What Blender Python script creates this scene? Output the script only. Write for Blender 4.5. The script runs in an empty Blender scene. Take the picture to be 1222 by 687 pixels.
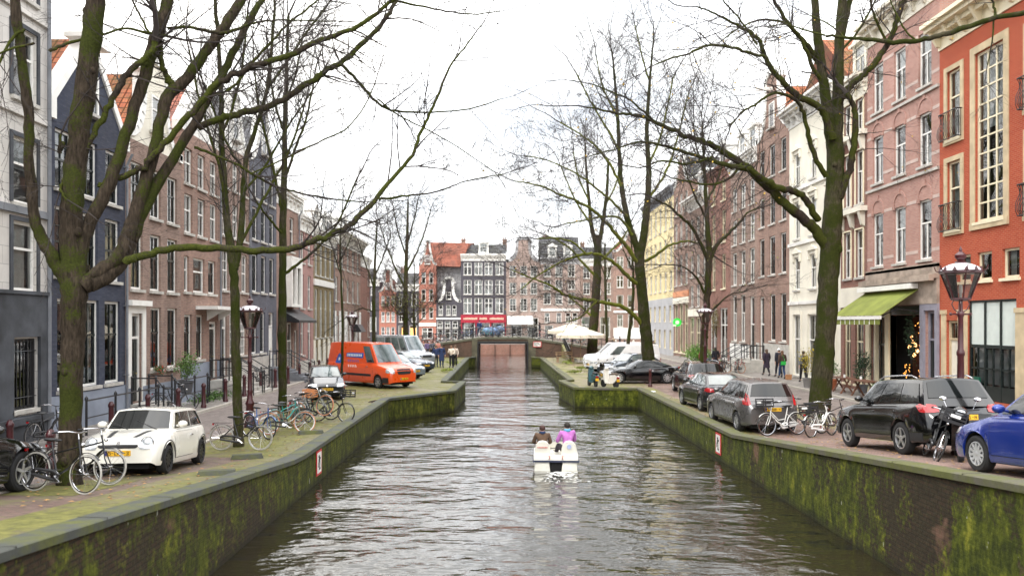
import bpy, math, random
from math import radians, pi, sin, cos, atan2, sqrt
from mathutils import Vector, Matrix, Quaternion
from mathutils.bvhtree import BVHTree
random.seed(7)
SC = bpy.context.scene
COL = SC.collection
F = 950.0; CZ = 4.4
def P(px, py, Y):
    return Vector(((px-600)*Y/F, Y, CZ+(385-py)*Y/F))
def lerp(a, b, t): return a+(b-a)*t

# ------------------------------------------------------------------ materials
_M = {}
def nn(nt, t, **kw):
    n = nt.nodes.new(t)
    for k, v in kw.items():
        if hasattr(n, k): setattr(n, k, v)
    return n
def newmat(name):
    m = bpy.data.materials.new(name); m.use_nodes = True
    nt = m.node_tree; b = nt.nodes['Principled BSDF']
    return m, nt, b
def setb(b, col=None, rough=None, metal=None, spec=None, coat=None):
    if col is not None: b.inputs['Base Color'].default_value = (*col, 1)
    if rough is not None: b.inputs['Roughness'].default_value = rough
    if metal is not None: b.inputs['Metallic'].default_value = metal
    if spec is not None: b.inputs['Specular IOR Level'].default_value = spec
    if coat is not None:
        b.inputs['Coat Weight'].default_value = coat; b.inputs['Coat Roughness'].default_value = 0.04
def ramp(nt, fac, stops, interp='LINEAR'):
    r = nn(nt, 'ShaderNodeValToRGB'); r.color_ramp.interpolation = interp
    el = r.color_ramp.elements
    while len(el) > 1: el.remove(el[0])
    el[0].position = stops[0][0]; el[0].color = (*stops[0][1], 1) if len(stops[0][1]) == 3 else stops[0][1]
    for p, c in stops[1:]:
        e = el.new(p); e.color = (*c, 1) if len(c) == 3 else c
    nt.links.new(fac, r.inputs[0]); return r.outputs[0]
def coords(nt, scale=(1,1,1), world=False):
    if world:
        g = nn(nt, 'ShaderNodeNewGeometry'); src = g.outputs['Position']
    else:
        g = nn(nt, 'ShaderNodeTexCoord'); src = g.outputs['Object']
    mp = nn(nt, 'ShaderNodeMapping'); mp.inputs['Scale'].default_value = scale
    nt.links.new(src, mp.inputs[0]); return mp.outputs[0]
def noise(nt, vec, scale, detail=4, rough=0.55):
    n = nn(nt, 'ShaderNodeTexNoise'); n.inputs['Scale'].default_value = scale
    n.inputs['Detail'].default_value = detail; n.inputs['Roughness'].default_value = rough
    nt.links.new(vec, n.inputs['Vector']); return n.outputs['Fac']
def mix(nt, fac, a, b, blend='MIX'):
    m = nn(nt, 'ShaderNodeMix'); m.data_type = 'RGBA'; m.blend_type = blend
    def put(sock, v):
        if isinstance(v, (tuple, list)): sock.default_value = (*v, 1) if len(v) == 3 else v
        else: nt.links.new(v, sock)
    if isinstance(fac, (int, float)): m.inputs[0].default_value = fac
    else: nt.links.new(fac, m.inputs[0])
    put(m.inputs[6], a); put(m.inputs[7], b); return m.outputs[2]
def math_(nt, op, a, b=None, clamp=False):
    m = nn(nt, 'ShaderNodeMath'); m.operation = op; m.use_clamp = clamp
    for i, v in enumerate((a, b)):
        if v is None: continue
        if isinstance(v, (int, float)): m.inputs[i].default_value = v
        else: nt.links.new(v, m.inputs[i])
    return m.outputs[0]
def bump(nt, b, h, strength=0.4, dist=0.02):
    n = nn(nt, 'ShaderNodeBump'); n.inputs['Strength'].default_value = strength; n.inputs['Distance'].default_value = dist
    nt.links.new(h, n.inputs['Height']); nt.links.new(n.outputs[0], b.inputs['Normal'])

def plain(name, col, rough=0.6, metal=0, spec=None, var=0.12, vs=3.0, coat=None, bmp=0):
    """painted / plain surface with slight mottling"""
    key = ('plain', name)
    if key in _M: return _M[key]
    m, nt, b = newmat(name); setb(b, col, rough, metal, spec, coat)
    if var > 0:
        v = coords(nt); n = noise(nt, v, vs, 5)
        d = tuple(c*(1-var*1.6) for c in col); l = tuple(min(1, c*(1+var)) for c in col)
        nt.links.new(ramp(nt, n, [(0.3, d), (0.7, l)]), b.inputs['Base Color'])
        if bmp: bump(nt, b, noise(nt, v, vs*6, 4), bmp, 0.01)
    _M[key] = m; return m
def brick(name, c1, c2, mortar, bw=0.22, rh=0.07, stain=0.35, rough=0.85, stain_col=(0.05,0.045,0.04), ms=0.01):
    key = ('brick', name)
    if key in _M: return _M[key]
    m, nt, b = newmat(name); setb(b, c1, rough, spec=0.12)
    tc = nn(nt, 'ShaderNodeTexCoord'); sp = nn(nt, 'ShaderNodeSeparateXYZ'); nt.links.new(tc.outputs['Object'], sp.inputs[0])
    u = math_(nt, 'ADD', sp.outputs[0], sp.outputs[1])
    cb = nn(nt, 'ShaderNodeCombineXYZ'); nt.links.new(u, cb.inputs[0]); nt.links.new(sp.outputs[2], cb.inputs[1])
    bt = nn(nt, 'ShaderNodeTexBrick'); nt.links.new(cb.outputs[0], bt.inputs['Vector'])
    bt.inputs['Scale'].default_value = 1; bt.inputs['Mortar Size'].default_value = ms
    bt.inputs['Brick Width'].default_value = bw; bt.inputs['Row Height'].default_value = rh
    bt.inputs['Color1'].default_value = (*c1, 1); bt.inputs['Color2'].default_value = (*c2, 1); bt.inputs['Mortar'].default_value = (*mortar, 1)
    n1 = noise(nt, tc.outputs['Object'], 0.6, 6, 0.65)
    f = ramp(nt, n1, [(0.35, (0,0,0)), (0.7, (1,1,1))])
    mp = nn(nt, 'ShaderNodeMapping'); mp.inputs['Scale'].default_value = (2.5, 2.5, .35); nt.links.new(tc.outputs['Object'], mp.inputs[0])
    n2 = noise(nt, mp.outputs[0], 1.5, 5, .6)
    f2 = ramp(nt, n2, [(0.45, (0,0,0)), (0.8, (1,1,1))])
    c = mix(nt, math_(nt, 'MULTIPLY', f, stain), bt.outputs['Color'], stain_col)
    c = mix(nt, math_(nt, 'MULTIPLY', f2, stain*.6), c, stain_col)
    nt.links.new(c, b.inputs['Base Color'])
    bump(nt, b, bt.outputs['Fac'], -0.35, 0.01)
    _M[key] = m; return m
def glow(name, col, s):
    key = ('glow', name)
    if key in _M: return _M[key]
    m, nt, b = newmat(name); setb(b, col, .4)
    b.inputs['Emission Color'].default_value = (*col, 1); b.inputs['Emission Strength'].default_value = s
    _M[key] = m; return m
def glassmat(name='window_glass', tint=(.75,.8,.82), refl=.16, rough=.02):
    key = ('glass', name)
    if key in _M: return _M[key]
    m = bpy.data.materials.new(name); m.use_nodes = True; nt = m.node_tree; nt.nodes.clear()
    out = nn(nt, 'ShaderNodeOutputMaterial'); tr = nn(nt, 'ShaderNodeBsdfTransparent'); gl = nn(nt, 'ShaderNodeBsdfGlossy')
    tr.inputs[0].default_value = (*tint, 1); gl.inputs['Roughness'].default_value = rough
    fr = nn(nt, 'ShaderNodeFresnel'); fr.inputs[0].default_value = 1.5
    mx = nn(nt, 'ShaderNodeMixShader'); a = math_(nt, 'ADD', fr.outputs[0], refl-.04, True)
    # slightly wavy old panes
    bp = nn(nt, 'ShaderNodeBump'); bp.inputs['Strength'].default_value = .12; bp.inputs['Distance'].default_value = .05
    v = coords(nt, world=True); nt.links.new(noise(nt, v, .9, 1), bp.inputs['Height']); nt.links.new(bp.outputs[0], gl.inputs['Normal'])
    nt.links.new(a, mx.inputs[0]); nt.links.new(tr.outputs[0], mx.inputs[1]); nt.links.new(gl.outputs[0], mx.inputs[2])
    nt.links.new(mx.outputs[0], out.inputs[0]); _M[key] = m; return m

# ------------------------------------------------------------------ mesh builder
class MB:
    def __init__(s): s.v = []; s.f = []; s.mi = []
    def add(s, vs, fs, mi=0):
        o = len(s.v); s.v.extend([tuple(v) for v in vs])
        for f in fs: s.f.append(tuple(o+i for i in f)); s.mi.append(mi)
        return s
    def box(s, x0, x1, y0, y1, z0, z1, mi=0, M=None):
        vs = [Vector((x, y, z)) for z in (z0, z1) for y in (y0, y1) for x in (x0, x1)]
        if M: vs = [M @ v for v in vs]
        return s.add(vs, [(0,2,3,1),(4,5,7,6),(0,1,5,4),(2,6,7,3),(0,4,6,2),(1,3,7,5)], mi)
    def quad(s, a, b, c, d, mi=0): return s.add([a, b, c, d], [(0,1,2,3)], mi)
    def tube(s, pts, rad, n=6, cap=True, mi=0, up=None):
        pts = [Vector(p) for p in pts]
        if not hasattr(rad, '__len__'): rad = [rad]*len(pts)
        if len(pts) < 2: return s
        t0 = (pts[1]-pts[0]).normalized()
        a = t0.orthogonal().normalized() if up is None else Vector(up)
        rings = []
        for i, p in enumerate(pts):
            if i == 0: t = t0
            elif i == len(pts)-1: t = (pts[i]-pts[i-1])
            else: t = (pts[i+1]-pts[i-1])
            if t.length < 1e-9: t = t0
            t = t.normalized(); a = a-t*a.dot(t)
            a = a.normalized() if a.length > 1e-6 else t.orthogonal().normalized()
            b = t.cross(a)
            rings.append([p+(a*cos(2*pi*k/n)+b*sin(2*pi*k/n))*rad[i] for k in range(n)])
        vs = [v for r in rings for v in r]; fs = []
        for i in range(len(pts)-1):
            for k in range(n):
                k2 = (k+1) % n; fs.append((i*n+k, i*n+k2, (i+1)*n+k2, (i+1)*n+k))
        if cap: fs.append(tuple(range(n-1, -1, -1))); fs.append(tuple((len(pts)-1)*n+k for k in range(n)))
        return s.add(vs, fs, mi)
    def lathe(s, prof, n=12, mi=0, c=(0,0,0), axis='z', sq=None, cap=True):
        vs = []; fs = []
        for r, z in prof:
            for k in range(n):
                a = 2*pi*k/n+(pi/n if sq else 0)
                if axis == 'z': vs.append((c[0]+r*cos(a), c[1]+r*sin(a), c[2]+z))
                elif axis == 'y': vs.append((c[0]+r*cos(a), c[1]+z, c[2]+r*sin(a)))
                else: vs.append((c[0]+z, c[1]+r*cos(a), c[2]+r*sin(a)))
        for i in range(len(prof)-1):
            for k in range(n):
                k2 = (k+1) % n; fs.append((i*n+k, i*n+k2, (i+1)*n+k2, (i+1)*n+k))
        if cap and prof[0] != prof[-1]: fs.append(tuple(range(n-1, -1, -1))); fs.append(tuple((len(prof)-1)*n+k for k in range(n)))
        return s.add(vs, fs, mi)
    def prism(s, poly, y0, y1, mi=0, plane='xz', M=None):
        n = len(poly)
        if plane == 'xz': vs = [(x, y0, z) for x, z in poly]+[(x, y1, z) for x, z in poly]
        elif plane == 'xy': vs = [(x, z, y0) for x, z in poly]+[(x, z, y1) for x, z in poly]
        else: vs = [(y0, x, z) for x, z in poly]+[(y1, x, z) for x, z in poly]
        if M: vs = [M @ Vector(v) for v in vs]
        fs = [tuple(range(n)), tuple(range(2*n-1, n-1, -1))]+[(i, n+i, n+(i+1) % n, (i+1) % n) for i in range(n)]
        return s.add(vs, fs, mi)
    def ell(s, c, r, n=10, m=6, mi=0, M=None):
        vs = []; fs = []
        for j in range(m+1):
            th = pi*j/m
            for k in range(n):
                a = 2*pi*k/n; v = Vector((c[0]+r[0]*sin(th)*cos(a), c[1]+r[1]*sin(th)*sin(a), c[2]+r[2]*cos(th)))
                vs.append(M @ v if M else v)
        for j in range(m):
            for k in range(n):
                k2 = (k+1) % n; fs.append((j*n+k, (j+1)*n+k, (j+1)*n+k2, j*n+k2))
        return s.add(vs, fs, mi)
    def mesh(s, name, mats, smooth=None):
        me = bpy.data.meshes.new(name); me.from_pydata(s.v, [], s.f)
        if not isinstance(mats, (list, tuple)): mats = [mats]
        for m in mats: me.materials.append(m)
        if len(mats) > 1: me.polygons.foreach_set('material_index', s.mi)
        if smooth:
            me.polygons.foreach_set('use_smooth', [True]*len(me.polygons))
            if smooth < 179: me.set_sharp_from_angle(angle=radians(smooth))
        me.validate(); me.update(); return me
    def build(s, name, mats, parent=None, smooth=None, loc=None, rz=None):
        o = bpy.data.objects.new(name, s.mesh(name, mats, smooth)); COL.objects.link(o)
        if parent: o.parent = parent
        if loc is not None: o.location = loc
        if rz is not None: o.rotation_euler.z = rz
        return o
def tag(o, label=None, cat=None, group=None, kind=None):
    for k, v in (('label', label), ('category', cat), ('group', group), ('kind', kind)):
        if v: o[k] = v
    return o
def thing(name, label, cat, loc=(0,0,0), rz=0, group=None):
    o = bpy.data.objects.new(name, None); o.empty_display_size = .2; COL.objects.link(o)
    o.location = loc; o.rotation_euler.z = rz
    return tag(o, label, cat, group)
def link(name, mesh, parent=None, loc=None, rot=None):
    o = bpy.data.objects.new(name, mesh); COL.objects.link(o)
    if parent: o.parent = parent
    if loc is not None: o.location = loc
    if rot is not None: o.rotation_euler = rot
    return o
_kids = {}
def copy_tree(o, parent=None):
    c = o.copy(); COL.objects.link(c); c.parent = parent
    for ch in [x for x in COL.objects if x.parent == o]: copy_tree(ch, c)
    return c
def struct(mb, name, mats, smooth=None):
    return tag(mb.build(name, mats, smooth=smooth), kind='structure')

# ------------------------------------------------------------------ levels
def zl(Y): return 1.05+min(1.7, max(0, 19.8-Y)*.0895)     # left quay coping height
def zr(Y): return 1.05+min(1.7, max(0, 24.1-Y)*.0895)
def gl(Y): return zl(Y)-.13
def gr(Y): return zr(Y)-.13
XL = -13.7; XR = 18.0

# ------------------------------------------------------------------ camera, world, light
cam = bpy.data.cameras.new('camera'); co = bpy.data.objects.new('camera', cam); COL.objects.link(co)
co.location = (0, 0, CZ); co.rotation_euler = (pi/2, 0, 0)
cam.lens = 36*F/1222; cam.sensor_width = 36; cam.shift_x = 11/1222; cam.shift_y = 41.5/1222
cam.clip_end = 2000; cam.clip_start = .1
cam.dof.use_dof = True; cam.dof.focus_distance = 21; cam.dof.aperture_fstop = 1.0
SC.camera = co
w = bpy.data.worlds.new('World'); SC.world = w; w.use_nodes = True
nt = w.node_tree; bg = nt.nodes['Background']
sky = nn(nt, 'ShaderNodeTexSky'); sky.sky_type = 'NISHITA'; sky.sun_disc = False
SUN_EL, SUN_AZ = radians(38), radians(200)
sky.sun_elevation = SUN_EL; sky.sun_rotation = SUN_AZ; sky.air_density = 1; sky.dust_density = 2
tc = nn(nt, 'ShaderNodeTexCoord')
mp = nn(nt, 'ShaderNodeMapping'); mp.inputs['Scale'].default_value = (1.3, 1.3, 3.4); mp.inputs['Location'].default_value = (3.3, .4, .6); nt.links.new(tc.outputs['Generated'], mp.inputs[0])
cl = noise(nt, mp.outputs[0], 2.6, 7, .58)
cf = ramp(nt, cl, [(0.28, (.6,.6,.6)), (0.45, (1,1,1))])
cn = ramp(nt, noise(nt, mp.outputs[0], 1.3, 5, .55), [(0.30, (6.0, 6.4, 7.1)), (0.40, (12, 12.4, 13.0)), (0.62, (16.8, 16.4, 15.8))])
sz = nn(nt, 'ShaderNodeSeparateXYZ'); nt.links.new(tc.outputs['Generated'], sz.inputs[0])
up = math_(nt, 'ADD', .8, math_(nt, 'MULTIPLY', math_(nt, 'MAXIMUM', sz.outputs[2], 0), .75))
cn = mix(nt, 1.0, cn, up, 'MULTIPLY')
skyc = mix(nt, cf, sky.outputs[0], cn)
nt.links.new(skyc, bg.inputs[0]); bg.inputs[1].default_value = .135
sd = bpy.data.lights.new('sun', 'SUN'); sd.energy = 1.2; sd.angle = radians(14); sd.color = (1, .96, .9)
so = bpy.data.objects.new('sun', sd); COL.objects.link(so)
# sun_rotation measured from +Y clockwise seen from above
sdir = Vector((sin(SUN_AZ)*cos(SUN_EL), cos(SUN_AZ)*cos(SUN_EL), sin(SUN_EL)))
so.rotation_euler = sdir.to_track_quat('Z', 'Y').to_euler()
SC.view_settings.view_transform = 'Standard'; SC.view_settings.look = 'None'; SC.view_settings.exposure = 0.45; SC.view_settings.gamma = 1
SC.cycles.use_denoising = True
SC.cycles.max_bounces = 6; SC.cycles.diffuse_bounces = 3; SC.cycles.glossy_bounces = 3; SC.cycles.transparent_max_bounces = 12
SC.cycles.caustics_reflective = False; SC.cycles.caustics_refractive = False
# ------------------------------------------------------------------ materials of the setting
def quaymat(name, seed, green=1.0):
    m, nt, b = newmat(name); setb(b, (.1,.1,.05), .9, spec=.25)
    g = nn(nt, 'ShaderNodeNewGeometry'); pos = g.outputs['Position']
    sp = nn(nt, 'ShaderNodeSeparateXYZ'); nt.links.new(pos, sp.inputs[0])
    u = math_(nt, 'ADD', sp.outputs[0], sp.outputs[1])
    cb = nn(nt, 'ShaderNodeCombineXYZ'); nt.links.new(u, cb.inputs[0]); nt.links.new(sp.outputs[2], cb.inputs[1]); cb.inputs[2].default_value = seed
    bt = nn(nt, 'ShaderNodeTexBrick'); nt.links.new(cb.outputs[0], bt.inputs['Vector']); bt.inputs['Scale'].default_value = 1
    bt.inputs['Mortar Size'].default_value = .012; bt.inputs['Brick Width'].default_value = .23; bt.inputs['Row Height'].default_value = .075
    bt.inputs['Color1'].default_value = (.035,.02,.013,1); bt.inputs['Color2'].default_value = (.06,.033,.021,1); bt.inputs['Mortar'].default_value = (.02,.016,.012,1)
    off = nn(nt, 'ShaderNodeVectorMath'); off.operation = 'ADD'; nt.links.new(cb.outputs[0], off.inputs[0]); off.inputs[1].default_value = (seed*7.3, seed*3.1, 0)
    mp = nn(nt, 'ShaderNodeMapping'); mp.inputs['Scale'].default_value = (1.1, .45, 1); nt.links.new(off.outputs[0], mp.inputs[0])
    n1 = noise(nt, mp.outputs[0], 1.1, 7, .68); n2 = noise(nt, off.outputs[0], .35, 3, .5); n3 = noise(nt, off.outputs[0], 9, 5, .7)
    n4 = noise(nt, mp.outputs[0], 3.4, 6, .7)
    far = math_(nt, 'MULTIPLY', math_(nt, 'SUBTRACT', sp.outputs[1], 14), .016, True)
    s = math_(nt, 'ADD', math_(nt, 'ADD', n1, math_(nt, 'MULTIPLY', math_(nt, 'SUBTRACT', n2, .5), .55)), far)
    s = math_(nt, 'ADD', s, math_(nt, 'MULTIPLY', math_(nt, 'SUBTRACT', n3, .5), .55))
    f = ramp(nt, s, [(0.45, (0,0,0)), (0.58, (1,1,1))])
    n4 = math_(nt, 'ADD', n4, math_(nt, 'MULTIPLY', math_(nt, 'SUBTRACT', n3, .5), .4))
    mossc = ramp(nt, n4, [(0.25, (.012,.015,.003)), (0.42, (.03,.038,.005)), (0.58, (.085,.1,.01)), (0.7, (.2,.2,.022)), (0.82, (.27,.25,.04))])
    dark = ramp(nt, n3, [(0.3, (.016,.014,.009)), (0.7, (.05,.045,.02))])
    base = mix(nt, ramp(nt, n1, [(0.3, (.85,.85,.85)), (.52, (.25,.25,.25))]), bt.outputs['Color'], dark)
    # reddish worn patches
    pf = ramp(nt, noise(nt, off.outputs[0], .55, 4, .6), [(0.62, (0,0,0)), (0.68, (.8,.8,.8))])
    base = mix(nt, pf, base, mix(nt, n3, (.16,.08,.05), (.3,.18,.13)))
    c = mix(nt, math_(nt, 'MULTIPLY', f, green), base, mossc)
    # wet dark band at the water
    wet = math_(nt, 'SUBTRACT', 1, math_(nt, 'MULTIPLY', sp.outputs[2], 4.5), True)
    c = mix(nt, math_(nt, 'MULTIPLY', wet, .8), c, (.014,.013,.007))
    wf = ramp(nt, noise(nt, mp.outputs[0], 6, 3, .5), [(0.735, (0,0,0)), (0.75, (1,1,1))])
    c = mix(nt, math_(nt, 'MULTIPLY', wf, .6), c, (.5,.5,.42))
    nt.links.new(c, b.inputs['Base Color'])
    h = math_(nt, 'ADD', math_(nt, 'MULTIPLY', bt.outputs['Fac'], -.5), n3)
    bump(nt, b, h, .6, .03)
    return m
def paving(name, c1, c2, mortar, bw, rh, moss=0.0, mosscol=((.06,.075,.015),(.16,.17,.04)), rot=0, wet=.75):
    m, nt, b = newmat(name); setb(b, c1, wet, spec=.35)
    g = nn(nt, 'ShaderNodeNewGeometry'); pos = g.outputs['Position']
    mp = nn(nt, 'ShaderNodeMapping'); mp.inputs['Rotation'].default_value = (0,0,rot); nt.links.new(pos, mp.inputs[0])
    bt = nn(nt, 'ShaderNodeTexBrick'); nt.links.new(mp.outputs[0], bt.inputs['Vector']); bt.inputs['Scale'].default_value = 1
    bt.inputs['Mortar Size'].default_value = .008; bt.inputs['Brick Width'].default_value = bw; bt.inputs['Row Height'].default_value = rh
    bt.inputs['Color1'].default_value = (*c1,1); bt.inputs['Color2'].default_value = (*c2,1); bt.inputs['Mortar'].default_value = (*mortar,1)
    n = noise(nt, pos, .7, 6, .65); n2 = noise(nt, pos, 6, 5, .7)
    c = mix(nt, ramp(nt, n, [(.35,(.0,.0,.0)),(.7,(.45,.45,.45))]), bt.outputs['Color'], mix(nt, n2, (.06,.05,.045), (.17,.15,.14)))
    if moss > 0:
        s = math_(nt, 'ADD', math_(nt, 'MULTIPLY', n, .6), math_(nt, 'MULTIPLY', n2, .4))
        f = ramp(nt, s, [(max(0,.62-moss*.4), (0,0,0)), (min(1,.78-moss*.4), (1,1,1))])
        c = mix(nt, f, c, ramp(nt, n2, [(.3, mosscol[0]), (.7, mosscol[1])]))
    nt.links.new(c, b.inputs['Base Color'])
    rr = ramp(nt, n, [(.35,(wet-.25,)*3),(.65,(wet+.1,)*3)]); nt.links.new(rr, b.inputs['Roughness'])
    bump(nt, b, math_(nt, 'ADD', math_(nt, 'MULTIPLY', bt.outputs['Fac'], -.6), n2), .5, .012)
    return m
M_parkL = paving('red_brick_paving', (.12,.075,.062), (.19,.12,.1), (.06,.055,.04), .2, .1, .35)
M_parkR = paving('red_clinker_paving', (.21,.13,.105), (.31,.2,.165), (.1,.08,.065), .2, .1, .15, rot=.785)
M_road = paving('brown_road_brick', (.19,.155,.14), (.27,.225,.205), (.12,.1,.09), .2, .1, .05, rot=1.571)
M_walk = paving('grey_pavement_tiles', (.23,.21,.19), (.31,.28,.26), (.13,.12,.1), .3, .3, .12)
M_moss = paving('mossy_cobbles', (.13,.1,.07), (.2,.155,.1), (.09,.08,.03), .2, .1, .66, ((.06,.065,.016),(.2,.19,.05)))
M_mossR = paving('mossy_setts', (.2,.15,.1), (.3,.23,.17), (.1,.09,.04), .2, .1, .5, ((.1,.11,.03),(.27,.26,.08)))
def stonemat(name, c, mossy=.3, sc=1.2):
    m, nt, b = newmat(name); setb(b, c, .7, spec=.35)
    g = nn(nt, 'ShaderNodeNewGeometry'); pos = g.outputs['Position']
    n = noise(nt, pos, sc, 6, .65); n2 = noise(nt, pos, 14, 5, .7)
    a = mix(nt, n2, tuple(x*.7 for x in c), tuple(x*1.3 for x in c))
    f = ramp(nt, n, [(.62-mossy*.35,(0,0,0)),(.82-mossy*.35,(.9,.9,.9))])
    c2 = mix(nt, f, a, mix(nt, n2, (.05,.055,.015), (.13,.14,.03)))
    nt.links.new(c2, b.inputs['Base Color']); bump(nt, b, n2, .4, .01); return m
M_copL = stonemat('coping_stone_dark', (.06,.064,.056), .5, 2.2); M_copR = stonemat('coping_stone_grey', (.1,.092,.07), .7, 2.2)
M_kerb = stonemat('kerb_stone', (.42,.39,.34), .1)
M_wallL = quaymat('mossy_quay_brick_left', 1.3, .85); M_wallR = quaymat('mossy_quay_brick_right', 4.1, 1.0)
# ------------------------------------------------------------------ quay walls, coping and paving
EL = [(-5.1,-8),(-5.1,35.5),(-2.4,39.6),(-2.15,45.8),(-3.3,46.2),(-3.3,77.4),(-2.75,78.2),(-2.75,80)]
ER = [(6.95,-8),(6.95,41.0),(3.75,41.4),(3.3,46.6),(3.9,47.2),(3.65,77.4),(2.85,78.2),(2.85,80)]
def dens(path, step=1.0):
    out = []
    for (a, b), (c, d) in zip(path, path[1:]):
        n = max(1, int(math.hypot(c-a, d-b)/step))
        for k in range(n): out.append((lerp(a, c, k/n), lerp(b, d, k/n)))
    out.append(path[-1]); return out
M_joint = plain('dark_joint', (.02,.02,.012), .95)
def quay(side, path, zf, mw, mc, name):
    pts = dens(path); sg = -1 if side == 'L' else 1
    mb = MB(); n = len(pts)
    vs = [(x, y, -1.2) for x, y in pts]+[(x, y, zf(y)-.09) for x, y in pts]
    fs = [(i, i+1, n+i+1, n+i) if sg < 0 else (i+1, i, n+i, n+i+1) for i in range(n-1)]
    mb.add(vs, fs)
    struct(mb, name+'_wall', mw)
    # coping slab: offset both ways
    def offs(d):
        o = []
        for i, (x, y) in enumerate(pts):
            a = pts[max(0, i-1)]; b = pts[min(n-1, i+1)]
            t = Vector((b[0]-a[0], b[1]-a[1])).normalized(); nrm = Vector((-t.y, t.x))*(1 if side == 'L' else -1)
            o.append((x+nrm.x*d, y+nrm.y*d))
        return o
    i0 = offs(-.05); i1 = offs(.36)
    c = MB()
    rows = [[(x, y, zf(y)-.12) for x, y in i0], [(x, y, zf(y)-.02) for x, y in i0], [(x+(i1[k][0]-x)*.06, y+(i1[k][1]-y)*.06, zf(y)) for k, (x, y) in enumerate(i0)],
            [(x, y, zf(y)) for x, y in i1], [(x, y, zf(y)-.3) for x, y in i1]]
    vs = [v for r in rows for v in r]; fs = []
    for r in range(4):
        for i in range(n-1):
            q = (r*n+i, r*n+i+1, (r+1)*n+i+1, (r+1)*n+i)
            fs.append(q if side == 'L' else q[::-1])
    c.add(vs, fs); struct(c, name+'_coping', mc, smooth=40)
    rj = random.Random(3); j = MB(); acc = 0
    for k in range(1, n-1):
        acc += math.hypot(pts[k][0]-pts[k-1][0], pts[k][1]-pts[k-1][1])
        if acc > 1.5:
            acc = 0; (x0, y0), (x1, y1) = i0[k], i1[k]; y0 += rj.uniform(-.1,.1); z = zf(y0)
            j.add([(x0*1.0005,y0,z-.1),(x0*1.0005,y0+.018,z-.1),(x0,y0,z+.003),(x0,y0+.018,z+.003),(x1,y1,z+.003),(x1,y1+.018,z+.003)], [(0,1,3,2),(2,3,5,4)])
    struct(j, name+'_coping_joint', M_joint)
quay('L', EL, zl, M_wallL, M_copL, 'left_quay'); quay('R', ER, zr, M_wallR, M_copR, 'right_quay')
def strip(name, mat, xa, xb, y0, y1, zf, dz=0, step=1.0):
    """xa, xb: numbers or functions of Y"""
    fa = xa if callable(xa) else (lambda y: xa); fb = xb if callable(xb) else (lambda y: xb)
    n = int((y1-y0)/step)+1; mb = MB(); vs = []; fs = []
    for i in range(n+1):
        y = y0+(y1-y0)*i/n; vs += [(fa(y), y, zf(y)+dz), (fb(y), y, zf(y)+dz)]
    for i in range(n): fs.append((2*i, 2*i+1, 2*i+3, 2*i+2) if fa(y0) < fb(y0) else (2*i+1, 2*i, 2*i+2, 2*i+3))
    mb.add(vs, fs); return struct(mb, name, mat)
def edge(path, y, d):
    for (a, b), (c, e) in zip(path, path[1:]):
        if b <= y <= e: return (lerp(a, c, (y-b)/(e-b)) if e > b else c)+d
    return path[-1][0]+d
# left, canal to houses
strip('left_mossy_verge', M_moss, lambda y: -6.75 if y < 20 else (-6.3 if y < 33 else -6.6), lambda y: edge(EL, y, -.34 if y < 34.6 or y > 41 else -.8), -8, 80, gl, .012, .5)
strip('left_parking_strip', M_parkL, -8.62, -6.1, -8, 80, gl, .0)
strip('left_parking_moss', M_moss, -8.5, -6.1, 30, 62, gl, .006)
strip('left_tree_verge', M_moss, -8.5, -6.1, 20.6, 29.5, gl, .005)
strip('left_tree_verge_near', M_moss, -8.5, -7.2, 13.4, 15.8, gl, .005)
strip('left_road', M_road, -11.55, -8.72, -8, 82, gl, -.004)
strip('left_pavement', M_walk, -22, -11.7, -8, 82, gl, .09)
def kerb(name, x0, x1, zf, dz, y1=80):
    n = 90; mb = MB()
    for i in range(n):
        a = -8+(y1+8)*i/n; b = -8+(y1+8)*(i+1)/n-.02
        vs = [(x, y, z) for y in (a, b) for x, z in ((x0, zf(y)-.2), (x1, zf(y)-.2), (x1, zf(y)+dz), (x0, zf(y)+dz))]
        mb.add(vs, [(0,1,2,3),(7,6,5,4),(0,4,5,1),(3,2,6,7),(1,5,6,2),(0,3,7,4)])
    return struct(mb, name, M_kerb)
kerb('left_pavement_kerb', -11.7, -11.55, gl, .1); kerb('left_parking_kerb', -8.74, -8.62, gl, .035)
# right
strip('right_mossy_verge', M_mossR, lambda y: edge(ER, y, .34 if y < 40 or y > 43 else .8), lambda y: 8.0 if y < 41 else 8.0, -8, 80, gr, .008, .5)
strip('right_parking_strip', M_parkR, 8.0, 12.2, -8, 80, gr, 0)
strip('right_road', M_road, 12.3, 15.45, -8, 82, gr, -.004)
strip('right_pavement', M_walk, 15.6, 27, -8, 82, gr, .09)
kerb('right_pavement_kerb', 15.45, 15.6, gr, .1); kerb('right_parking_kerb', 12.2, 12.3, gr, .03)
strip('right_tree_verge', M_mossR, 10.8, 12.2, 22, 33, gr, .006)
# mossy joints / fallen leaves
M_leaf = plain('fallen_leaf', (.34,.2,.07), .8, var=.4, vs=2)
def leaves(name, x0, x1, y0, y1, zf, n):
    mb = MB()
    for _ in range(n):
        x = random.uniform(x0, x1); y = random.uniform(y0, y1); z = zf(y)+.025; a = random.uniform(0, 6.28); r = random.uniform(.03, .06)
        vs = [(x+r*cos(a), y+r*sin(a), z), (x+r*.6*cos(a+1.6), y+r*.6*sin(a+1.6), z+.012), (x-r*cos(a), y-r*sin(a), z), (x+r*.6*cos(a-1.6), y+r*.6*sin(a-1.6), z+.008)]
        mb.add(vs, [(0,1,2,3)])
    return tag(mb.build(name, M_leaf), kind='stuff')
leaves('fallen_leaves_left', -9.5, -5.2, 12, 45, gl, 1100); leaves('fallen_leaves_right', 7.1, 13.5, 13, 60, gr, 1800)
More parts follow.
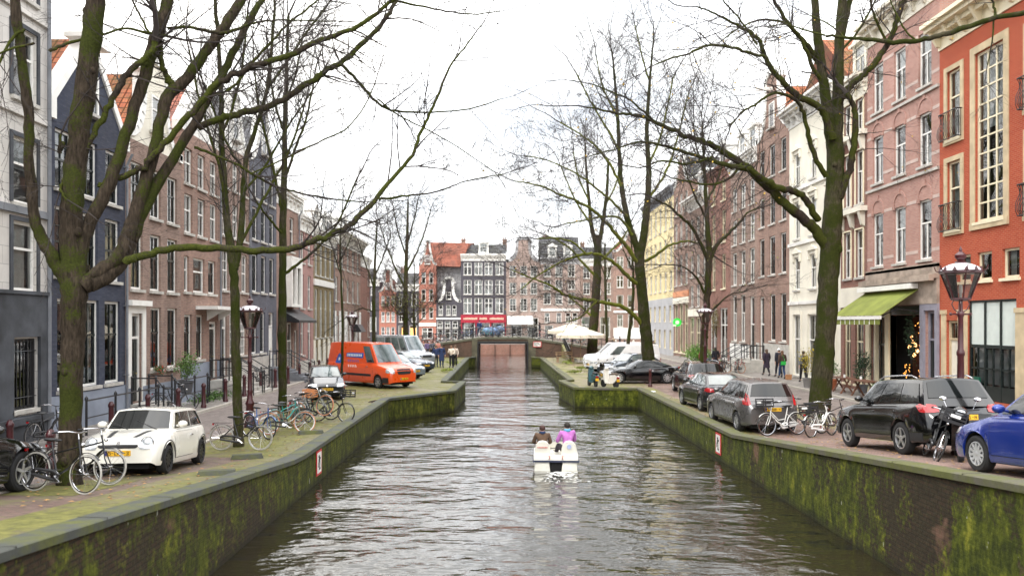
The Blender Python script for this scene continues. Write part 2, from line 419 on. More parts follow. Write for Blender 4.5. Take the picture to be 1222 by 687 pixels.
# far ground and cross canal
def rect(name, mat, x0, x1, y0, y1, z):
    mb = MB(); mb.quad((x0,y0,z),(x1,y0,z),(x1,y1,z),(x0,y1,z)); return struct(mb, name, mat)
rect('far_ground_left', M_walk, -500, -9, 82, 700, .9); rect('far_ground_right', M_walk, 9, 500, 82, 700, .9)
rect('far_street', M_walk, -9, 9, 111, 700, 1.12); rect('ground_behind_left_houses', M_walk, -500, -22, -60, 82, .9)
rect('ground_behind_right_houses', M_walk, 27, 500, -60, 82, .9)
mb = MB(); mb.quad((-9,111,-1),(9,111,-1),(9,111,1.4),(-9,111,1.4)); mb.quad((-9,90,-1),(-9,111,-1),(-9,111,1.2),(-9,90,1.2)); mb.quad((9,111,-1),(9,90,-1),(9,90,1.2),(9,111,1.2))
M_farq = brick('far_quay_brick', (.3,.13,.095), (.38,.18,.13), (.34,.26,.22), .24, .08, .4)
struct(mb, 'far_quay_wall', M_farq)
mb = MB(); [mb.box(x-.04, x+.04, 110.8, 110.99, -.5, 1.4) for x in (-3.2, -1.1, 1.0, 3.1)]; struct(mb, 'far_quay_timber', plain('dark_timber', (.07,.045,.035), .8, var=.3))
# water
m, nt, b = newmat('canal_water'); setb(b, (.024,.02,.01), .02, spec=.5); b.inputs['IOR'].default_value = 1.75
g = nn(nt, 'ShaderNodeNewGeometry'); pos = g.outputs['Position']
def wav(sc, rot, scale, det, ro=.5):
    a = nn(nt, 'ShaderNodeMapping'); a.inputs['Scale'].default_value = sc; a.inputs['Rotation'].default_value = (0,0,rot); nt.links.new(pos, a.inputs[0]); return noise(nt, a.outputs[0], scale, det, ro)
w1 = wav((.85, 1.35, 1), .35, 1.15, 2); w2 = wav((.8, 1.45, 1), -.3, 3.0, 3, .55); w3 = wav((.5, 1.0, 1), -.3, .35, 1); w4 = wav((1, 1.4, 1), .5, 9, 2)
h = math_(nt, 'ADD', math_(nt, 'ADD', math_(nt, 'MULTIPLY', w1, .55), math_(nt, 'MULTIPLY', w4, .018)), math_(nt, 'ADD', math_(nt, 'MULTIPLY', w2, .13), math_(nt, 'MULTIPLY', w3, 1.2)))
bump(nt, b, h, 1.0, .185); nl = b.inputs['Normal'].links[0].from_socket
b.inputs['Specular IOR Level'].default_value = 0
gs_ = nn(nt, 'ShaderNodeBsdfGlossy'); gs_.inputs['Roughness'].default_value = .025; nt.links.new(nl, gs_.inputs['Normal'])
fr_ = nn(nt, 'ShaderNodeFresnel'); fr_.inputs[0].default_value = 1.33; nt.links.new(nl, fr_.inputs['Normal'])
mx_ = nn(nt, 'ShaderNodeMixShader'); nt.links.new(math_(nt, 'MULTIPLY', fr_.outputs[0], 1.9, True), mx_.inputs[0]); nt.links.new(b.outputs[0], mx_.inputs[1]); nt.links.new(gs_.outputs[0], mx_.inputs[2])
nt.links.new(mx_.outputs[0], nt.nodes['Material Output'].inputs[0])
M_water = m
mb = MB(); mb.quad((-9,-30,0),(9,-30,0),(9,112,0),(-9,112,0)); struct(mb, 'canal_water', M_water)
# ------------------------------------------------------------------ house materials
B_brown = brick('brown_brick', (.23,.145,.115), (.34,.225,.18), (.33,.27,.235))
B_brown2 = brick('reddish_brown_brick', (.3,.18,.14), (.41,.26,.2), (.25,.2,.18))
B_pink = brick('pink_brick', (.4,.195,.155), (.49,.27,.215), (.42,.32,.29), stain=.2)
B_red = brick('orange_red_brick', (.37,.06,.03), (.44,.088,.042), (.42,.16,.1), stain=.08)
B_dkred = brick('dark_red_brick', (.25,.11,.085), (.33,.16,.12), (.22,.16,.14))
B_blue = brick('blue_painted_brick', (.05,.056,.077), (.078,.085,.107), (.05,.06,.1), stain=.3)
B_greyblue = brick('grey_blue_painted_brick', (.12,.125,.15), (.155,.16,.19), (.11,.115,.14))
B_rose = brick('rose_painted_brick', (.38,.22,.2), (.44,.26,.235), (.36,.22,.2), stain=.2)
B_olive = brick('olive_brown_brick', (.21,.16,.075), (.28,.22,.11), (.24,.2,.13))
B_redfar = brick('red_house_brick', (.38,.13,.09), (.45,.17,.12), (.45,.25,.2), stain=.15)
B_dark = brick('dark_brick', (.07,.065,.08), (.1,.095,.11), (.08,.075,.09))
B_taupe = brick('taupe_brick', (.34,.25,.215), (.42,.31,.27), (.34,.28,.25), stain=.2)
S_white = plain('white_painted_stucco', (.74,.73,.70), .7, var=.1, vs=.8)
S_cream = plain('cream_painted_stucco', (.76,.72,.61), .7, var=.08, vs=.8)
S_grey = plain('grey_painted_stucco', (.4,.4,.41), .7, var=.1, vs=.7)
S_yellow = plain('yellow_painted_stucco', (.66,.55,.3), .7, var=.1, vs=.7)
S_darkstone = plain('weathered_blue_stone', (.055,.06,.07), .8, var=.4, vs=1.2, bmp=.3)
S_bluegrey = plain('blue_grey_plinth', (.24,.27,.33), .7, var=.15, vs=1)
S_sand = plain('sandstone', (.55,.44,.28), .8, var=.15, vs=2, bmp=.2)
S_block = brick('pale_stone_blocks', (.64,.61,.57), (.7,.67,.63), (.42,.4,.38), 1.1, .5, .3)
T_white = plain('white_trim_paint', (.8,.79,.75), .45, var=.06, vs=3)
T_cream = plain('cream_trim_paint', (.78,.7,.5), .5, var=.06)
T_dark = plain('dark_green_black_paint', (.012,.018,.017), .25, var=.1)
T_black = plain('black_paint', (.012,.012,.014), .35, var=.15)
T_grey = plain('lavender_grey_paint', (.27,.26,.31), .5, var=.1)
T_lead = plain('lead_roofing', (.17,.18,.2), .6, var=.2, vs=1.5)
T_stone = plain('grey_window_sill_stone', (.46,.44,.4), .7, var=.15)
T_red = plain('bordeaux_shop_paint', (.33,.012,.03), .4, var=.1)
C_cloth = plain('curtain_cloth', (.72,.7,.64), .9, var=.1, vs=8)
C_blind = plain('blind_cloth', (.6,.62,.6), .9, var=.06, vs=8)
M_glass = glassmat('window_glass', refl=.14)
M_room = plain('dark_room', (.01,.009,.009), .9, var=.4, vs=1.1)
M_warm = glow('lit_room', (1, .5, .16), 2.2)
def tiles(name, c1, c2, dirt):
    m, nt, b = newmat(name); setb(b, c1, .8, spec=.25)
    tc = nn(nt, 'ShaderNodeTexCoord'); sp = nn(nt, 'ShaderNodeSeparateXYZ'); nt.links.new(tc.outputs['Object'], sp.inputs[0])
    cb = nn(nt, 'ShaderNodeCombineXYZ'); nt.links.new(sp.outputs[1], cb.inputs[0]); nt.links.new(math_(nt, 'MULTIPLY', sp.outputs[2], 1.25), cb.inputs[1])
    bt = nn(nt, 'ShaderNodeTexBrick'); nt.links.new(cb.outputs[0], bt.inputs['Vector']); bt.offset = 0
    bt.inputs['Brick Width'].default_value = .26; bt.inputs['Row Height'].default_value = .3; bt.inputs['Scale'].default_value = 1; bt.inputs['Mortar Size'].default_value = .025
    bt.inputs['Color1'].default_value = (*c1,1); bt.inputs['Color2'].default_value = (*c2,1); bt.inputs['Mortar'].default_value = (*[x*.3 for x in c1],1)
    n = noise(nt, tc.outputs['Object'], 1.1, 5, .6)
    c = mix(nt, ramp(nt, n, [(.42,(0,0,0)),(.68,(.85,.85,.85))]), bt.outputs['Color'], dirt)
    nt.links.new(c, b.inputs['Base Color'])
    wv = math_(nt, 'SINE', math_(nt, 'MULTIPLY', sp.outputs[1], 2*pi/.26))
    fr = math_(nt, 'FRACT', math_(nt, 'MULTIPLY', sp.outputs[2], 1.25/.3))
    bump(nt, b, math_(nt, 'ADD', wv, math_(nt, 'MULTIPLY', fr, -1.2)), .9, .04); return m
R_orange = tiles('orange_pantiles', (.38,.1,.045), (.46,.16,.07), (.1,.08,.025))
R_red = tiles('red_pantiles', (.36,.12,.08), (.42,.17,.12), (.2,.1,.08))
R_dark = tiles('dark_pantiles', (.1,.1,.11), (.15,.145,.15), (.07,.075,.06))

# ------------------------------------------------------------------ windows
_W = {}
def win_meshes(w, h, st, fm, var):
    key = (round(w,2), round(h,2), st, fm.name, var)
    dark = st.endswith('_dark'); st = st.replace('_dark', '')
    if key in _W: return _W[key]
    w, h = key[0], key[1]; t = .085 if w < 1.6 else .1
    of = fr = MB(); fr.box(0, t, 0, .1, 0, h).box(w-t, w, 0, .1, 0, h).box(t, w-t, 0, .1, 0, t).box(t, w-t, 0, .1, h-t, h)
    x0, x1, z0, z1 = t, w-t, t, h-t
    if dark:
        fr = MB(); q = .035; fr.box(x0+.002, x0+q, .02, .075, z0, z1).box(x1-q, x1-.002, .02, .075, z0, z1).box(x0+q, x1-q, .02, .075, z0+.002, z0+q).box(x0+q, x1-q, .02, .075, z1-q, z1-.002)
    def vb(x, a, c, s=.03, y0=.012): fr.box(x-s/2, x+s/2, y0, .07, a, c)
    def hb(z, s=.04, a=None, c=None, y0=.004): fr.box(x0 if a is None else a, x1 if c is None else c, y0, .08, z-s/2, z+s/2)
    if st == 'sash6':      # one bar each half + cross
        zm = lerp(z0, z1, .5); hb(zm, .07); vb((x0+x1)/2, z0, zm-.035); vb((x0+x1)/2, zm+.035, z1); hb(lerp(zm, z1, .5), .03, y0=.016)
    elif st == 'tallsash':
        zm = lerp(z0, z1, .6); hb(zm, .07); vb((x0+x1)/2, zm+.035, z1); vb((x0+x1)/2, z0, zm-.035, .03)
    elif st == 'tee':      # transom light above a single pane
        zm = lerp(z0, z1, .62); hb(zm, .07)
    elif st == 'tee2':     # transom above a pair of casements
        zm = lerp(z0, z1, .62); hb(zm, .07); vb((x0+x1)/2, z0, zm, .07)
    elif st == 'grid':     # many small panes
        zm = lerp(z0, z1, .5); hb(zm, .06)
        for k in (1, 2): vb(lerp(x0, x1, k/3), z0, z1, .028)
        for k in (1, 2, 4, 5): hb(lerp(z0, z1, k/6), .028, y0=.016)
    elif st == 'cross':
        zm = lerp(z0, z1, .48); hb(zm, .06); vb((x0+x1)/2, z0, z1, .05)
        for k in (.25, .75): hb(lerp(z0, z1, k), .026, y0=.016)
    elif st == 'double':   # far casement pair with transom
        zm = lerp(z0, z1, .68); hb(zm, .09); vb((x0+x1)/2, z0, z1, .12)
    elif st == 'biggrid':  # stair window 3 x n
        for k in (1, 2): vb(lerp(x0, x1, k/3), z0, z1, .07)
        n = int(h/.62)
        for k in range(1, n): hb(lerp(z0, z1, k/n), .06, y0=.014)
    elif st == 'single': pass
    fme = of.mesh('window', fm); sash = fr.mesh('sash', T_dark) if dark else None
    pane = MB(); pane.quad((x0-.01,.045,z0-.01),(x1+.01,.045,z0-.01),(x1+.01,.045,z1+.01),(x0-.01,.045,z1+.01))
    pme = pane.mesh('pane', M_glass)
    cur = None; W2 = x1-x0
    def drape(cb, a, c, za, zb, y=.2):
        n = max(3, int((c-a)/.07)); vs = []; 
        for k in range(n+1):
            x = lerp(a, c, k/n); yy = y+(.025 if k % 2 else -.025); vs += [(x, yy, za), (x, yy, zb)]
        cb.add(vs, [(2*k, 2*k+2, 2*k+3, 2*k+1) for k in range(n)])
    if var == 1:
        c = MB(); drape(c, x0, x0+W2*.27, z0, z1); drape(c, x1-W2*.27, x1, z0, z1); cur = ('curtain', c.mesh('curtain', C_cloth))
    elif var == 2:
        c = MB(); c.box(x0, x1, .16, .17, lerp(z0, z1, .55), z1); cur = ('blind', c.mesh('blind', C_blind))
    elif var == 3:
        c = MB(); drape(c, x0, x1, z0, z1); cur = ('curtain', c.mesh('curtain', C_cloth))
    elif var == 4:
        c = MB(); drape(c, x0, x0+W2*.4, z0, z1); cur = ('curtain', c.mesh('curtain', C_cloth))
    elif var == 5:
        c = MB(); drape(c, x0, x1, z0, lerp(z0, z1, .4)); cur = ('curtain', c.mesh('curtain', C_cloth))
    s = MB(); s.box(-.07, w+.07, -.19, .03, -.11, -.003); sme = s.mesh('sill', T_stone if fm is not T_cream else T_cream)
    _W[key] = (fme, pme, sme, cur, sash); return _W[key]
def put_window(root, x, z, w, h, st='sash6', fm=None, var=None, sill=True, y=.09, far=False):
    fm = fm or T_white
    if var is None: var = random.choice([0, 1, 1, 2, 3, 4, 5, 0])
    f, p, s, c, sa = win_meshes(w, h, st, fm, var)
    fo = link('window', f, root, (x, y, z)); link('pane', p, fo)
    if sill: link('sill', s, fo)
    if sa: link('sash', sa, fo)
    if c and not far: link(c[0], c[1], fo)
    elif c: link(c[0], c[1], fo)
    return fo
_D = {}
def put_door(root, x, z, w, h, dm=None, fm=None, y=.09, style='panel'):
    dm = dm or T_dark; fm = fm or T_white
    f = MB(); t = .1; hd = min(h-.15, 2.35) if h > 2.6 else h-t
    f.box(0, t, 0, .12, 0, h).box(w-t, w, 0, .12, 0, h).box(t, w-t, 0, .12, h-t, h)
    if h > 2.6: f.box(t, w-t, 0, .12, hd, hd+.09)
    fo = f.build('door_frame', fm, root, loc=(x, y, z))
    d = MB(); d.box(t, w-t, .05, .1, .02, hd)
    for a, b in ((.12, .42), (.5, .94)):
        for q in (0, 1):
            xa = t+.08+q*(w-2*t)/2; d.box(xa, xa+(w-2*t)/2-.14, .035, .052, hd*a, hd*b)
    do = d.build('door', dm, fo)
    k = MB(); k.lathe([(.012,0),(.03,.01),(.03,.03),(.01,.04)], 8, c=(w-t-.1, 0, 1.05), axis='y'); k.build('handle', plain('brass', (.6,.45,.15), .3, 1, var=0), fo)
    if h > 2.6:
        p = MB(); p.quad((t,.07,hd+.09),(w-t,.07,hd+.09),(w-t,.07,h-t),(t,.07,h-t)); p.build('pane', M_glass, fo)
    return fo
# ------------------------------------------------------------------ house builder
def wall_mesh(W, H, base, ops, depth, wm, notop=False):
    mb = MB()
    xs = sorted({0, W} | {o[0] for o in ops} | {o[1] for o in ops}); zs = sorted({base, H} | {o[2] for o in ops} | {o[3] for o in ops})
    for i in range(len(xs)-1):
        for j in range(len(zs)-1):
            cx = (xs[i]+xs[i+1])/2; cz = (zs[j]+zs[j+1])/2
            if any(o[0] < cx < o[1] and o[2] < cz < o[3] for o in ops): continue
            mb.quad((xs[i],0,zs[j]),(xs[i+1],0,zs[j]),(xs[i+1],0,zs[j+1]),(xs[i],0,zs[j+1]))
    r = .24
    for a, b, c, d in [o[:4] for o in ops]:
        mb.quad((a,0,c),(a,r,c),(a,r,d),(a,0,d)); mb.quad((b,r,c),(b,0,c),(b,0,d),(b,r,d))
        mb.quad((a,0,d),(a,r,d),(b,r,d),(b,0,d)); mb.quad((a,0,c),(b,0,c),(b,r,c),(a,r,c))
    mb.quad((0,depth,base),(0,0,base),(0,0,H),(0,depth,H)); mb.quad((W,0,base),(W,depth,base),(W,depth,H),(W,0,H))
    mb.quad((W,depth,base),(0,depth,base),(0,depth,H),(W,depth,H)); mb.quad((0,0,H),(W,0,H),(W,depth,H),(0,depth,H))
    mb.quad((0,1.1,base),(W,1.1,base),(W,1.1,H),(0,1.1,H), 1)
    return mb
def outline(kind, W, H, G):
    if kind == 'spout': pts = [(0,H),(0,H+.35),(W*.40,H+G*.93),(W*.40,H+G),(W*.6,H+G),(W*.6,H+G*.93),(W,H+.35),(W,H)]
    elif kind == 'neck':
        L = [(0,H),(0,H+.25),(W*.04,H+.3)]
        for k in range(7):
            t = k/6; L.append((W*(.06+.22*sin(t*pi/2)**1.0*1.0) if 1 else 0, H+.3+G*.48*(1-cos(t*pi/2))))
        L += [(W*.29,H+G*.82),(W*.27,H+G*.84)]
        L += [(W*(.5-.21*cos(t*pi/2/4)), H+G*(.86+.14*sin(t*pi/2/4))) for t in range(0, 5)]
        pts = L+[(W-x, z) for x, z in L[::-1][1:]]
    elif kind == 'bell':
        L = [(0,H),(0,H+.2)]
        for k in range(1, 13):
            t = k/12; x = .02+.36*(1-cos(t*pi/2))**.6 if t < .7 else .02+.36*(1-cos(t*pi/2))**.6
            L.append((W*min(.38, .02+.36*(t**.75)), H+.2+G*.84*(t**1.7)))
        L += [(W*.40,H+G*.95),(W*.5,H+G)]
        pts = L+[(W-x, z) for x, z in L[::-1][1:]]
    elif kind == 'step':
        n = 5; L = [(0,H)]
        for k in range(n):
            L.append((W*.42*k/n, H+G*(k+1)/(n+1))); L.append((W*.42*(k+1)/n, H+G*(k+1)/(n+1)))
        L.append((W*.42, H+G)); pts = L+[(W-x, z) for x, z in L[::-1]]
    return pts
def gable(root, kind, W, H, G, wm, tm, trim=.2):
    pts = outline(kind, W, H, G)
    g = MB(); g.prism(pts, 0.002, .33); g.build('gable', wm, root)
    t = MB()
    for (a, b), (c, d) in zip(pts[:-1], pts[1:]):
        v = Vector((c-a, d-b)); L = v.length
        if L < 1e-4: continue
        u = v/L; n = Vector((-u.y, u.x))  # outward
        if n.y < -.2: n = -n
        p = [(a-u.x*.03, b-u.y*.03), (c+u.x*.03, d+u.y*.03)]
        q = [(p[0][0]-n.x*trim*.75, p[0][1]-n.y*trim*.75), (p[1][0]-n.x*trim*.75, p[1][1]-n.y*trim*.75), (p[1][0]+n.x*.06, p[1][1]+n.y*.06), (p[0][0]+n.x*.06, p[0][1]+n.y*.06)]
        t.prism(q, -.07, .38)
    t.build('gable_coping', tm, root)
def roof_gabled(root, W, H, Hr, rm, depth, y0=.3, name='roof'):
    r = MB(); r.add([(-.05,y0,H),(W/2,y0,H+Hr),(W+.05,y0,H),(-.05,depth,H),(W/2,depth,H+Hr),(W+.05,depth,H)], [(0,3,4,1),(1,4,5,2),(0,1,2),(5,4,3)])
    ro = r.build(name, rm, root)
    return ro
def roof_eaves(root, W, H, Hr, rm, depth, dormers=(), tm=None, chim=(.15,)):
    r = MB(); y = .35; k = min(2.2, Hr*.9)
    r.add([(0,y,H),(W,y,H),(W,y+k,H+Hr),(0,y+k,H+Hr),(0,depth,H),(W,depth,H),(W,depth-k,H+Hr),(0,depth-k,H+Hr)],
          [(0,1,2,3),(3,2,6,7),(7,6,5,4),(0,3,7,4),(1,5,6,2)])
    ro = r.build('roof', rm, root)
    for cx, dw, dh in dormers:
        x = cx*W
        fo = put_window(root, x-dw/2, H+.35, dw, dh, 'tee2', tm or T_white, y=.32, sill=False)
        d = MB(); d.box(x-dw/2-.18, x-dw/2-.003, .3, 2.2, H+.1, H+dh+.4).box(x+dw/2+.003, x+dw/2+.18, .3, 2.2, H+.1, H+dh+.4)
        d.box(x-dw/2, x+dw/2, .42, .46, H+.1, H+dh+.4)
        d.box(x-dw/2-.3, x+dw/2+.3, .12, 2.3, H+dh+.4, H+dh+.55); d.prism([(x-dw/2-.25,H+dh+.55),(x,H+dh+1.0),(x+dw/2+.25,H+dh+.55)], .2, 2.2)
        d.build('dormer', tm or T_white, root)
    for c in chim: chimney(root, c*W, depth*.5, H+Hr*.6, ro)
def chimney(root, x, y, z, ro=None, h=1.6):
    c = MB(); c.box(x-.35, x+.35, y-.3, y+.3, z, z+h).box(x-.42, x+.42, y-.37, y+.37, z+h, z+h+.12)
    for k in (-.17, .17): c.lathe([(.1,0),(.08,.4)], 8, c=(x+k, y, z+h+.12))
    c.build('chimney', B_brown2, ro or root)
def cornice(root, W, H, tm, big=.45, brackets=True, name='cornice'):
    c = MB(); c.box(-.04, W+.04, -big*.45, .3, H-.42, H-.22).box(-.06, W+.06, -big*.8, .34, H-.22, H-.06).box(-.08, W+.08, -big, .36, H-.06, H+.1)
    c.box(-.01, W+.01, -.06, .2, H-.95, H-.42)
    if brackets:
        n = max(3, int(W/.9))
        for k in range(n+1):
            x = .12+(W-.24)*k/n; c.prism([(-.05,H-.85),(-big*.25,H-.8),(-big*.65,H-.23),(-.05,H-.23)], x-.07, x+.07, plane='yz')
    c.build(name, tm, root)
def house(name, label, cat, side, Y0, Y1, H, wm, rows, depth=9, base=.6, X=None, loc=None, rz=None, W=None, group=None, plinth=None, plinth_h=1.9, far=False):
    """rows: (z0, z1, [(xc, w, style or 'door' or 'hole', opts)])"""
    if side == 'L': W = Y1-Y0; loc = (XL if X is None else X, Y0, 0); rz = pi/2
    elif side == 'R': W = Y1-Y0; loc = (XR if X is None else X, Y1, 0); rz = -pi/2
    root = thing(name, label, cat, loc, rz, group)
    ops = []; todo = []
    for z0, z1, items in rows:
        for it in items:
            xc, w = it[0], it[1]; st = it[2] if len(it) > 2 else 'sash6'; op = it[3] if len(it) > 3 else {}
            a, b = xc-w/2, xc+w/2; zz0 = op.get('z0', z0); zz1 = op.get('z1', z1)
            a = max(.02, a); b = min(W-.02, b)
            ops.append((round(a,3), round(b,3), round(zz0,3), round(zz1,3))); todo.append((a, zz0, b-a, zz1-zz0, st, op))
    mb = wall_mesh(W, H, base, ops, depth, wm)
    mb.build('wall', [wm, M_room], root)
    for a, z, w, h, st, op in todo:
        if st == 'door': put_door(root, a, z, w, h, op.get('dm'), op.get('fm'))
        elif st == 'hole': pass
        else: put_window(root, a, z, w, h, st, op.get('fm', T_white), op.get('var'), op.get('sill', True), op.get('y', .09), far)
        if op.get('surround'):
            s = MB(); q = op.get('sw', .16); m_ = op['surround']
            s.box(a-q, a-.002, -.05, .1, z-.0, z+h+q).box(a+w+.002, a+w+q, -.05, .1, z, z+h+q).box(a-.002, a+w+.002, -.05, .1, z+h+.002, z+h+q)
            if op.get('full'): s.box(a-q, a+w+q, -.08, .1, z-q, z-.002)
            if op.get('pediment'): s.box(a-q-.1, a+w+q+.1, -.25, .1, z+h+q+.002, z+h+q+.2)
            s.build('surround', m_, root)
        if op.get('lintel'):
            s = MB(); s.box(a-.08, a+w+.08, -.03, .05, z+h+.002, z+h+.2); s.build('lintel', op['lintel'], root)
    if plinth:
        p = MB()
        cuts = sorted([o for o in ops if o[2] < plinth_h], key=lambda o: o[0]); x = 0
        for o in cuts:
            if o[0]-x > .05: p.box(x, o[0]-.003, -.06, .02, base, plinth_h)
            if o[2] > base+.1: p.box(o[0]-.003, o[1]+.003, -.06, .02, base, min(plinth_h, o[2]-.12))
            x = max(x, o[1]+.003)
        if W-x > .05: p.box(x, W, -.06, .02, base, plinth_h)
        p.build('plinth', plinth, root)
    return root, W
def even(W, n, w, st='sash6', m=None, op=None, side=.5):
    """n windows evenly across the width"""
    g = W/n; return [(g*(k+.5), w, st, op or {}) for k in range(n)]
def band(root, W, z, h, m, out=.05, name='string_course'):
    b = MB(); b.box(0, W, -out, .02, z, z+h); b.build(name, m, root)
def stoop(root, x, w, z_top, z0, n=5, m=None, rail=True, dirn=0):
    """steps up to a door; outward is -y"""
    m = m or T_stone
    s = MB(); d = .28; s.box(x-w/2, x+w/2, -1.0, -.065, z0, z_top)
    for k in range(n):
        zt = z_top-(k+1)*(z_top-z0)/(n+1); s.box(x-w/2, x+w/2, -1.0-(k+1)*d, -1.0-k*d-.003, z0-.1, zt)
    so = s.build('stoop', m, root)
    if rail:
        for sx in (-1, 1):
            r = MB(); xx = x+sx*(w/2-.05); yb = -1.0-n*d
            r.tube([(xx,-.1,z_top+.95),(xx,-1.0,z_top+.95),(xx,yb,z0+1.0)], .028, 6); r.tube([(xx,-.1,z_top+.5),(xx,-1.0,z_top+.5),(xx,yb,z0+.55)], .015, 5)
            for y_, zz, zb in ((-.12,z_top+.95,z_top),(-1.0,z_top+.95,z_top),(yb,z0+1.05,z0-.1)): r.lathe([(.035,zb),(.035,zz),(.055,zz+.03),(.0,zz+.1)], 8, c=(xx,y_,0))
            r.build('railing', T_black, so)
    return so
def railing_thing(label, pts, zf, h=1.0, group='iron railings in front of the houses', cat='railing'):
    o = thing('iron_railing', label, cat, (pts[0][0], pts[0][1], zf(pts[0][1])), 0, group)
    a = MB(); b = o.location
    P3 = [Vector((x, y, zf(y)+.09))-b for x, y in pts]
    for hh, r in ((h, .025), (h*.5, .018)): a.tube([p+Vector((0,0,hh)) for p in P3], r, 6)
    a.build('rail', T_black, o)
    for p in P3:
        c = MB(); c.lathe([(.04,-.1),(.035,h),(.055,h+.02),(.05,h+.09),(.005,h+.15)], 8, c=tuple(p)); c.build('post', T_black, o)
    return o

# ================================================================== LEFT ROW
# L1 tall pale stone corner building with dark stone base
Wc = 12
rows = []
def l1row(z0, z1, var=None): return (z0, z1, [(11.1-3.0*k, 1.35, 'tee', {'surround': S_darkstone, 'sw': .14}) for k in range(4)])
cols1 = [22.55, 20.3, 17.5, 14.6]
h1, W1 = house('stone_house', 'pale stone house with dark blue stone ground floor at left edge', 'house', 'L', 10, 23.7, 22, S_block,
    [(1.95, 3.95, [(y-10, 1.25, 'single', {'var': 0, 'fm': T_black}) for y in cols1]),
     (5.3, 7.25, [(y-10, 1.15, 'tee', {'surround': S_darkstone, 'sw': .12, 'var': 3}) for y in cols1]),
     (7.75, 9.6, [(y-10, 1.15, 'tee', {'surround': S_darkstone, 'sw': .12, 'var': 2}) for y in cols1]),
     (10.7, 12.7, [(y-10, 1.15, 'tee', {'surround': S_darkstone, 'sw': .12, 'var': 1}) for y in cols1]),
     (13.6, 15.6, [(y-10, 1.15, 'tee', {'surround': S_darkstone, 'sw': .12}) for y in cols1]),
     (16.6, 18.6, [(y-10, 1.15, 'tee', {'surround': S_darkstone, 'sw': .12}) for y in cols1])], X=-13.55)
b_ = MB()
ops_ = sorted((y-10-.625, y-10+.625) for y in cols1); x_ = 0
for a_, c_ in ops_:
    b_.box(x_, a_-.003, -.1, .02, .6, 5.2); b_.box(a_-.003, c_+.003, -.1, .02, .6, 1.78); b_.box(a_-.003, c_+.003, -.1, .02, 4.0, 5.2); x_ = c_+.003
b_.box(x_, W1, -.1, .02, .6, 5.2); b_.box(-.0, W1, -.2, .0, 1.55, 1.75); b_.box(0, W1, -.16, .02, 5.2, 5.3)
b_.build('stone_base', S_darkstone, h1)
for y in cols1:
    g_ = MB()
    for k in range(7): g_.tube([(y-10-.5+k*1.0/6, .02, 2.0), (y-10-.5+k*1.0/6, .02, 3.9)], .013, 5)
    for z in (2.3, 3.6): g_.tube([(y-10-.6, .02, z), (y-10+.6, .02, z)], .012, 5)
    g_.build('window_grille', T_black, h1)
band(h1, W1, 7.45, .2, T_lead, .12); band(h1, W1, 10.2, .14, S_block, .1); band(h1, W1, 13.1, .14, S_block, .1)
d_ = MB(); d_.tube([(W1-.12, -.12, .8), (W1-.12, -.12, 21)], .06, 8); d_.build('drainpipe', T_lead, h1)
# L2 blue spout-gable house
h2, W2 = house('blue_house', 'dark blue brick house with orange tiled roof and white gable trim', 'house', 'L', 23.9, 28.9, 10.7, B_blue,
    [(2.3, 5.15, [(1.15, 1.15, 'tallsash_dark', {'var': 4}), (2.55, 1.1, 'tallsash_dark', {'var': 1}), (4.05, 1.1, 'tallsash_dark', {'var': 1})]),
     (5.85, 8.0, [(.95, 1.05, 'sash6_dark', {'var': 4}), (2.5, 1.05, 'sash6_dark'), (4.05, 1.05, 'sash6_dark')]),
     (8.55, 10.4, [(.95, 1.0, 'sash6_dark'), (2.5, 1.0, 'sash6_dark'), (4.05, 1.0, 'sash6_dark')])], plinth=S_bluegrey, plinth_h=2.15)
gable(h2, 'spout', W2, 10.7, 2.9, B_blue, T_white, .26); roof_gabled(h2, W2, 10.7, 3.1, R_orange, 9)
put_window(h2, W2/2-.5, 11.3, 1.0, 1.35, 'tee', y=-.06)
t_ = MB(); t_.box(W2/2-.85, W2/2+.85, -.3, .4, 13.6, 13.75).prism([(W2/2-.8,13.75),(W2/2-.35,14.2),(W2/2,14.45),(W2/2+.35,14.2),(W2/2+.8,13.75)], -.2, .3)
t_.box(-.25, .35, -.12, .3, 10.6, 11.25); t_.box(W2-.35, W2+.1, -.12, .3, 10.6, 11.25); t_.build('gable_crown', T_white, h2)
# L3 brown house with white door surround
h3, W3 = house('brown_house', 'brown brick house with white door surround and cream neck gable', 'house', 'L', 28.9, 33.9, 11.2, B_brown,
    [(1.45, 4.75, [(.85, .9, 'door', {'surround': T_white, 'sw': .28, 'pediment': 1})]),
     (2.55, 5.0, [(2.55, .98, 'tallsash_dark', {'var': 1}), (4.1, .98, 'tallsash_dark', {'var': 4})]),
     (5.65, 7.85, [(.9, .98, 'tallsash_dark'), (2.5, .98, 'tallsash_dark'), (4.1, .98, 'tallsash_dark')]),
     (8.5, 10.4, [(.9, .98, 'tallsash_dark'), (2.5, .98, 'tallsash_dark', {'var': 0}), (4.1, .98, 'tallsash_dark')])], plinth=S_bluegrey, plinth_h=2.0)
gable(h3, 'neck', W3, 11.2, 3.6, S_cream, T_white, .3); roof_gabled(h3, W3, 11.2, 3.0, R_orange, 9)
put_window(h3, W3/2-.45, 11.9, .9, 1.4, 'tee', y=-.06)
stoop(h3, .95, 1.5, 1.42, 1.0, 1, rail=True)
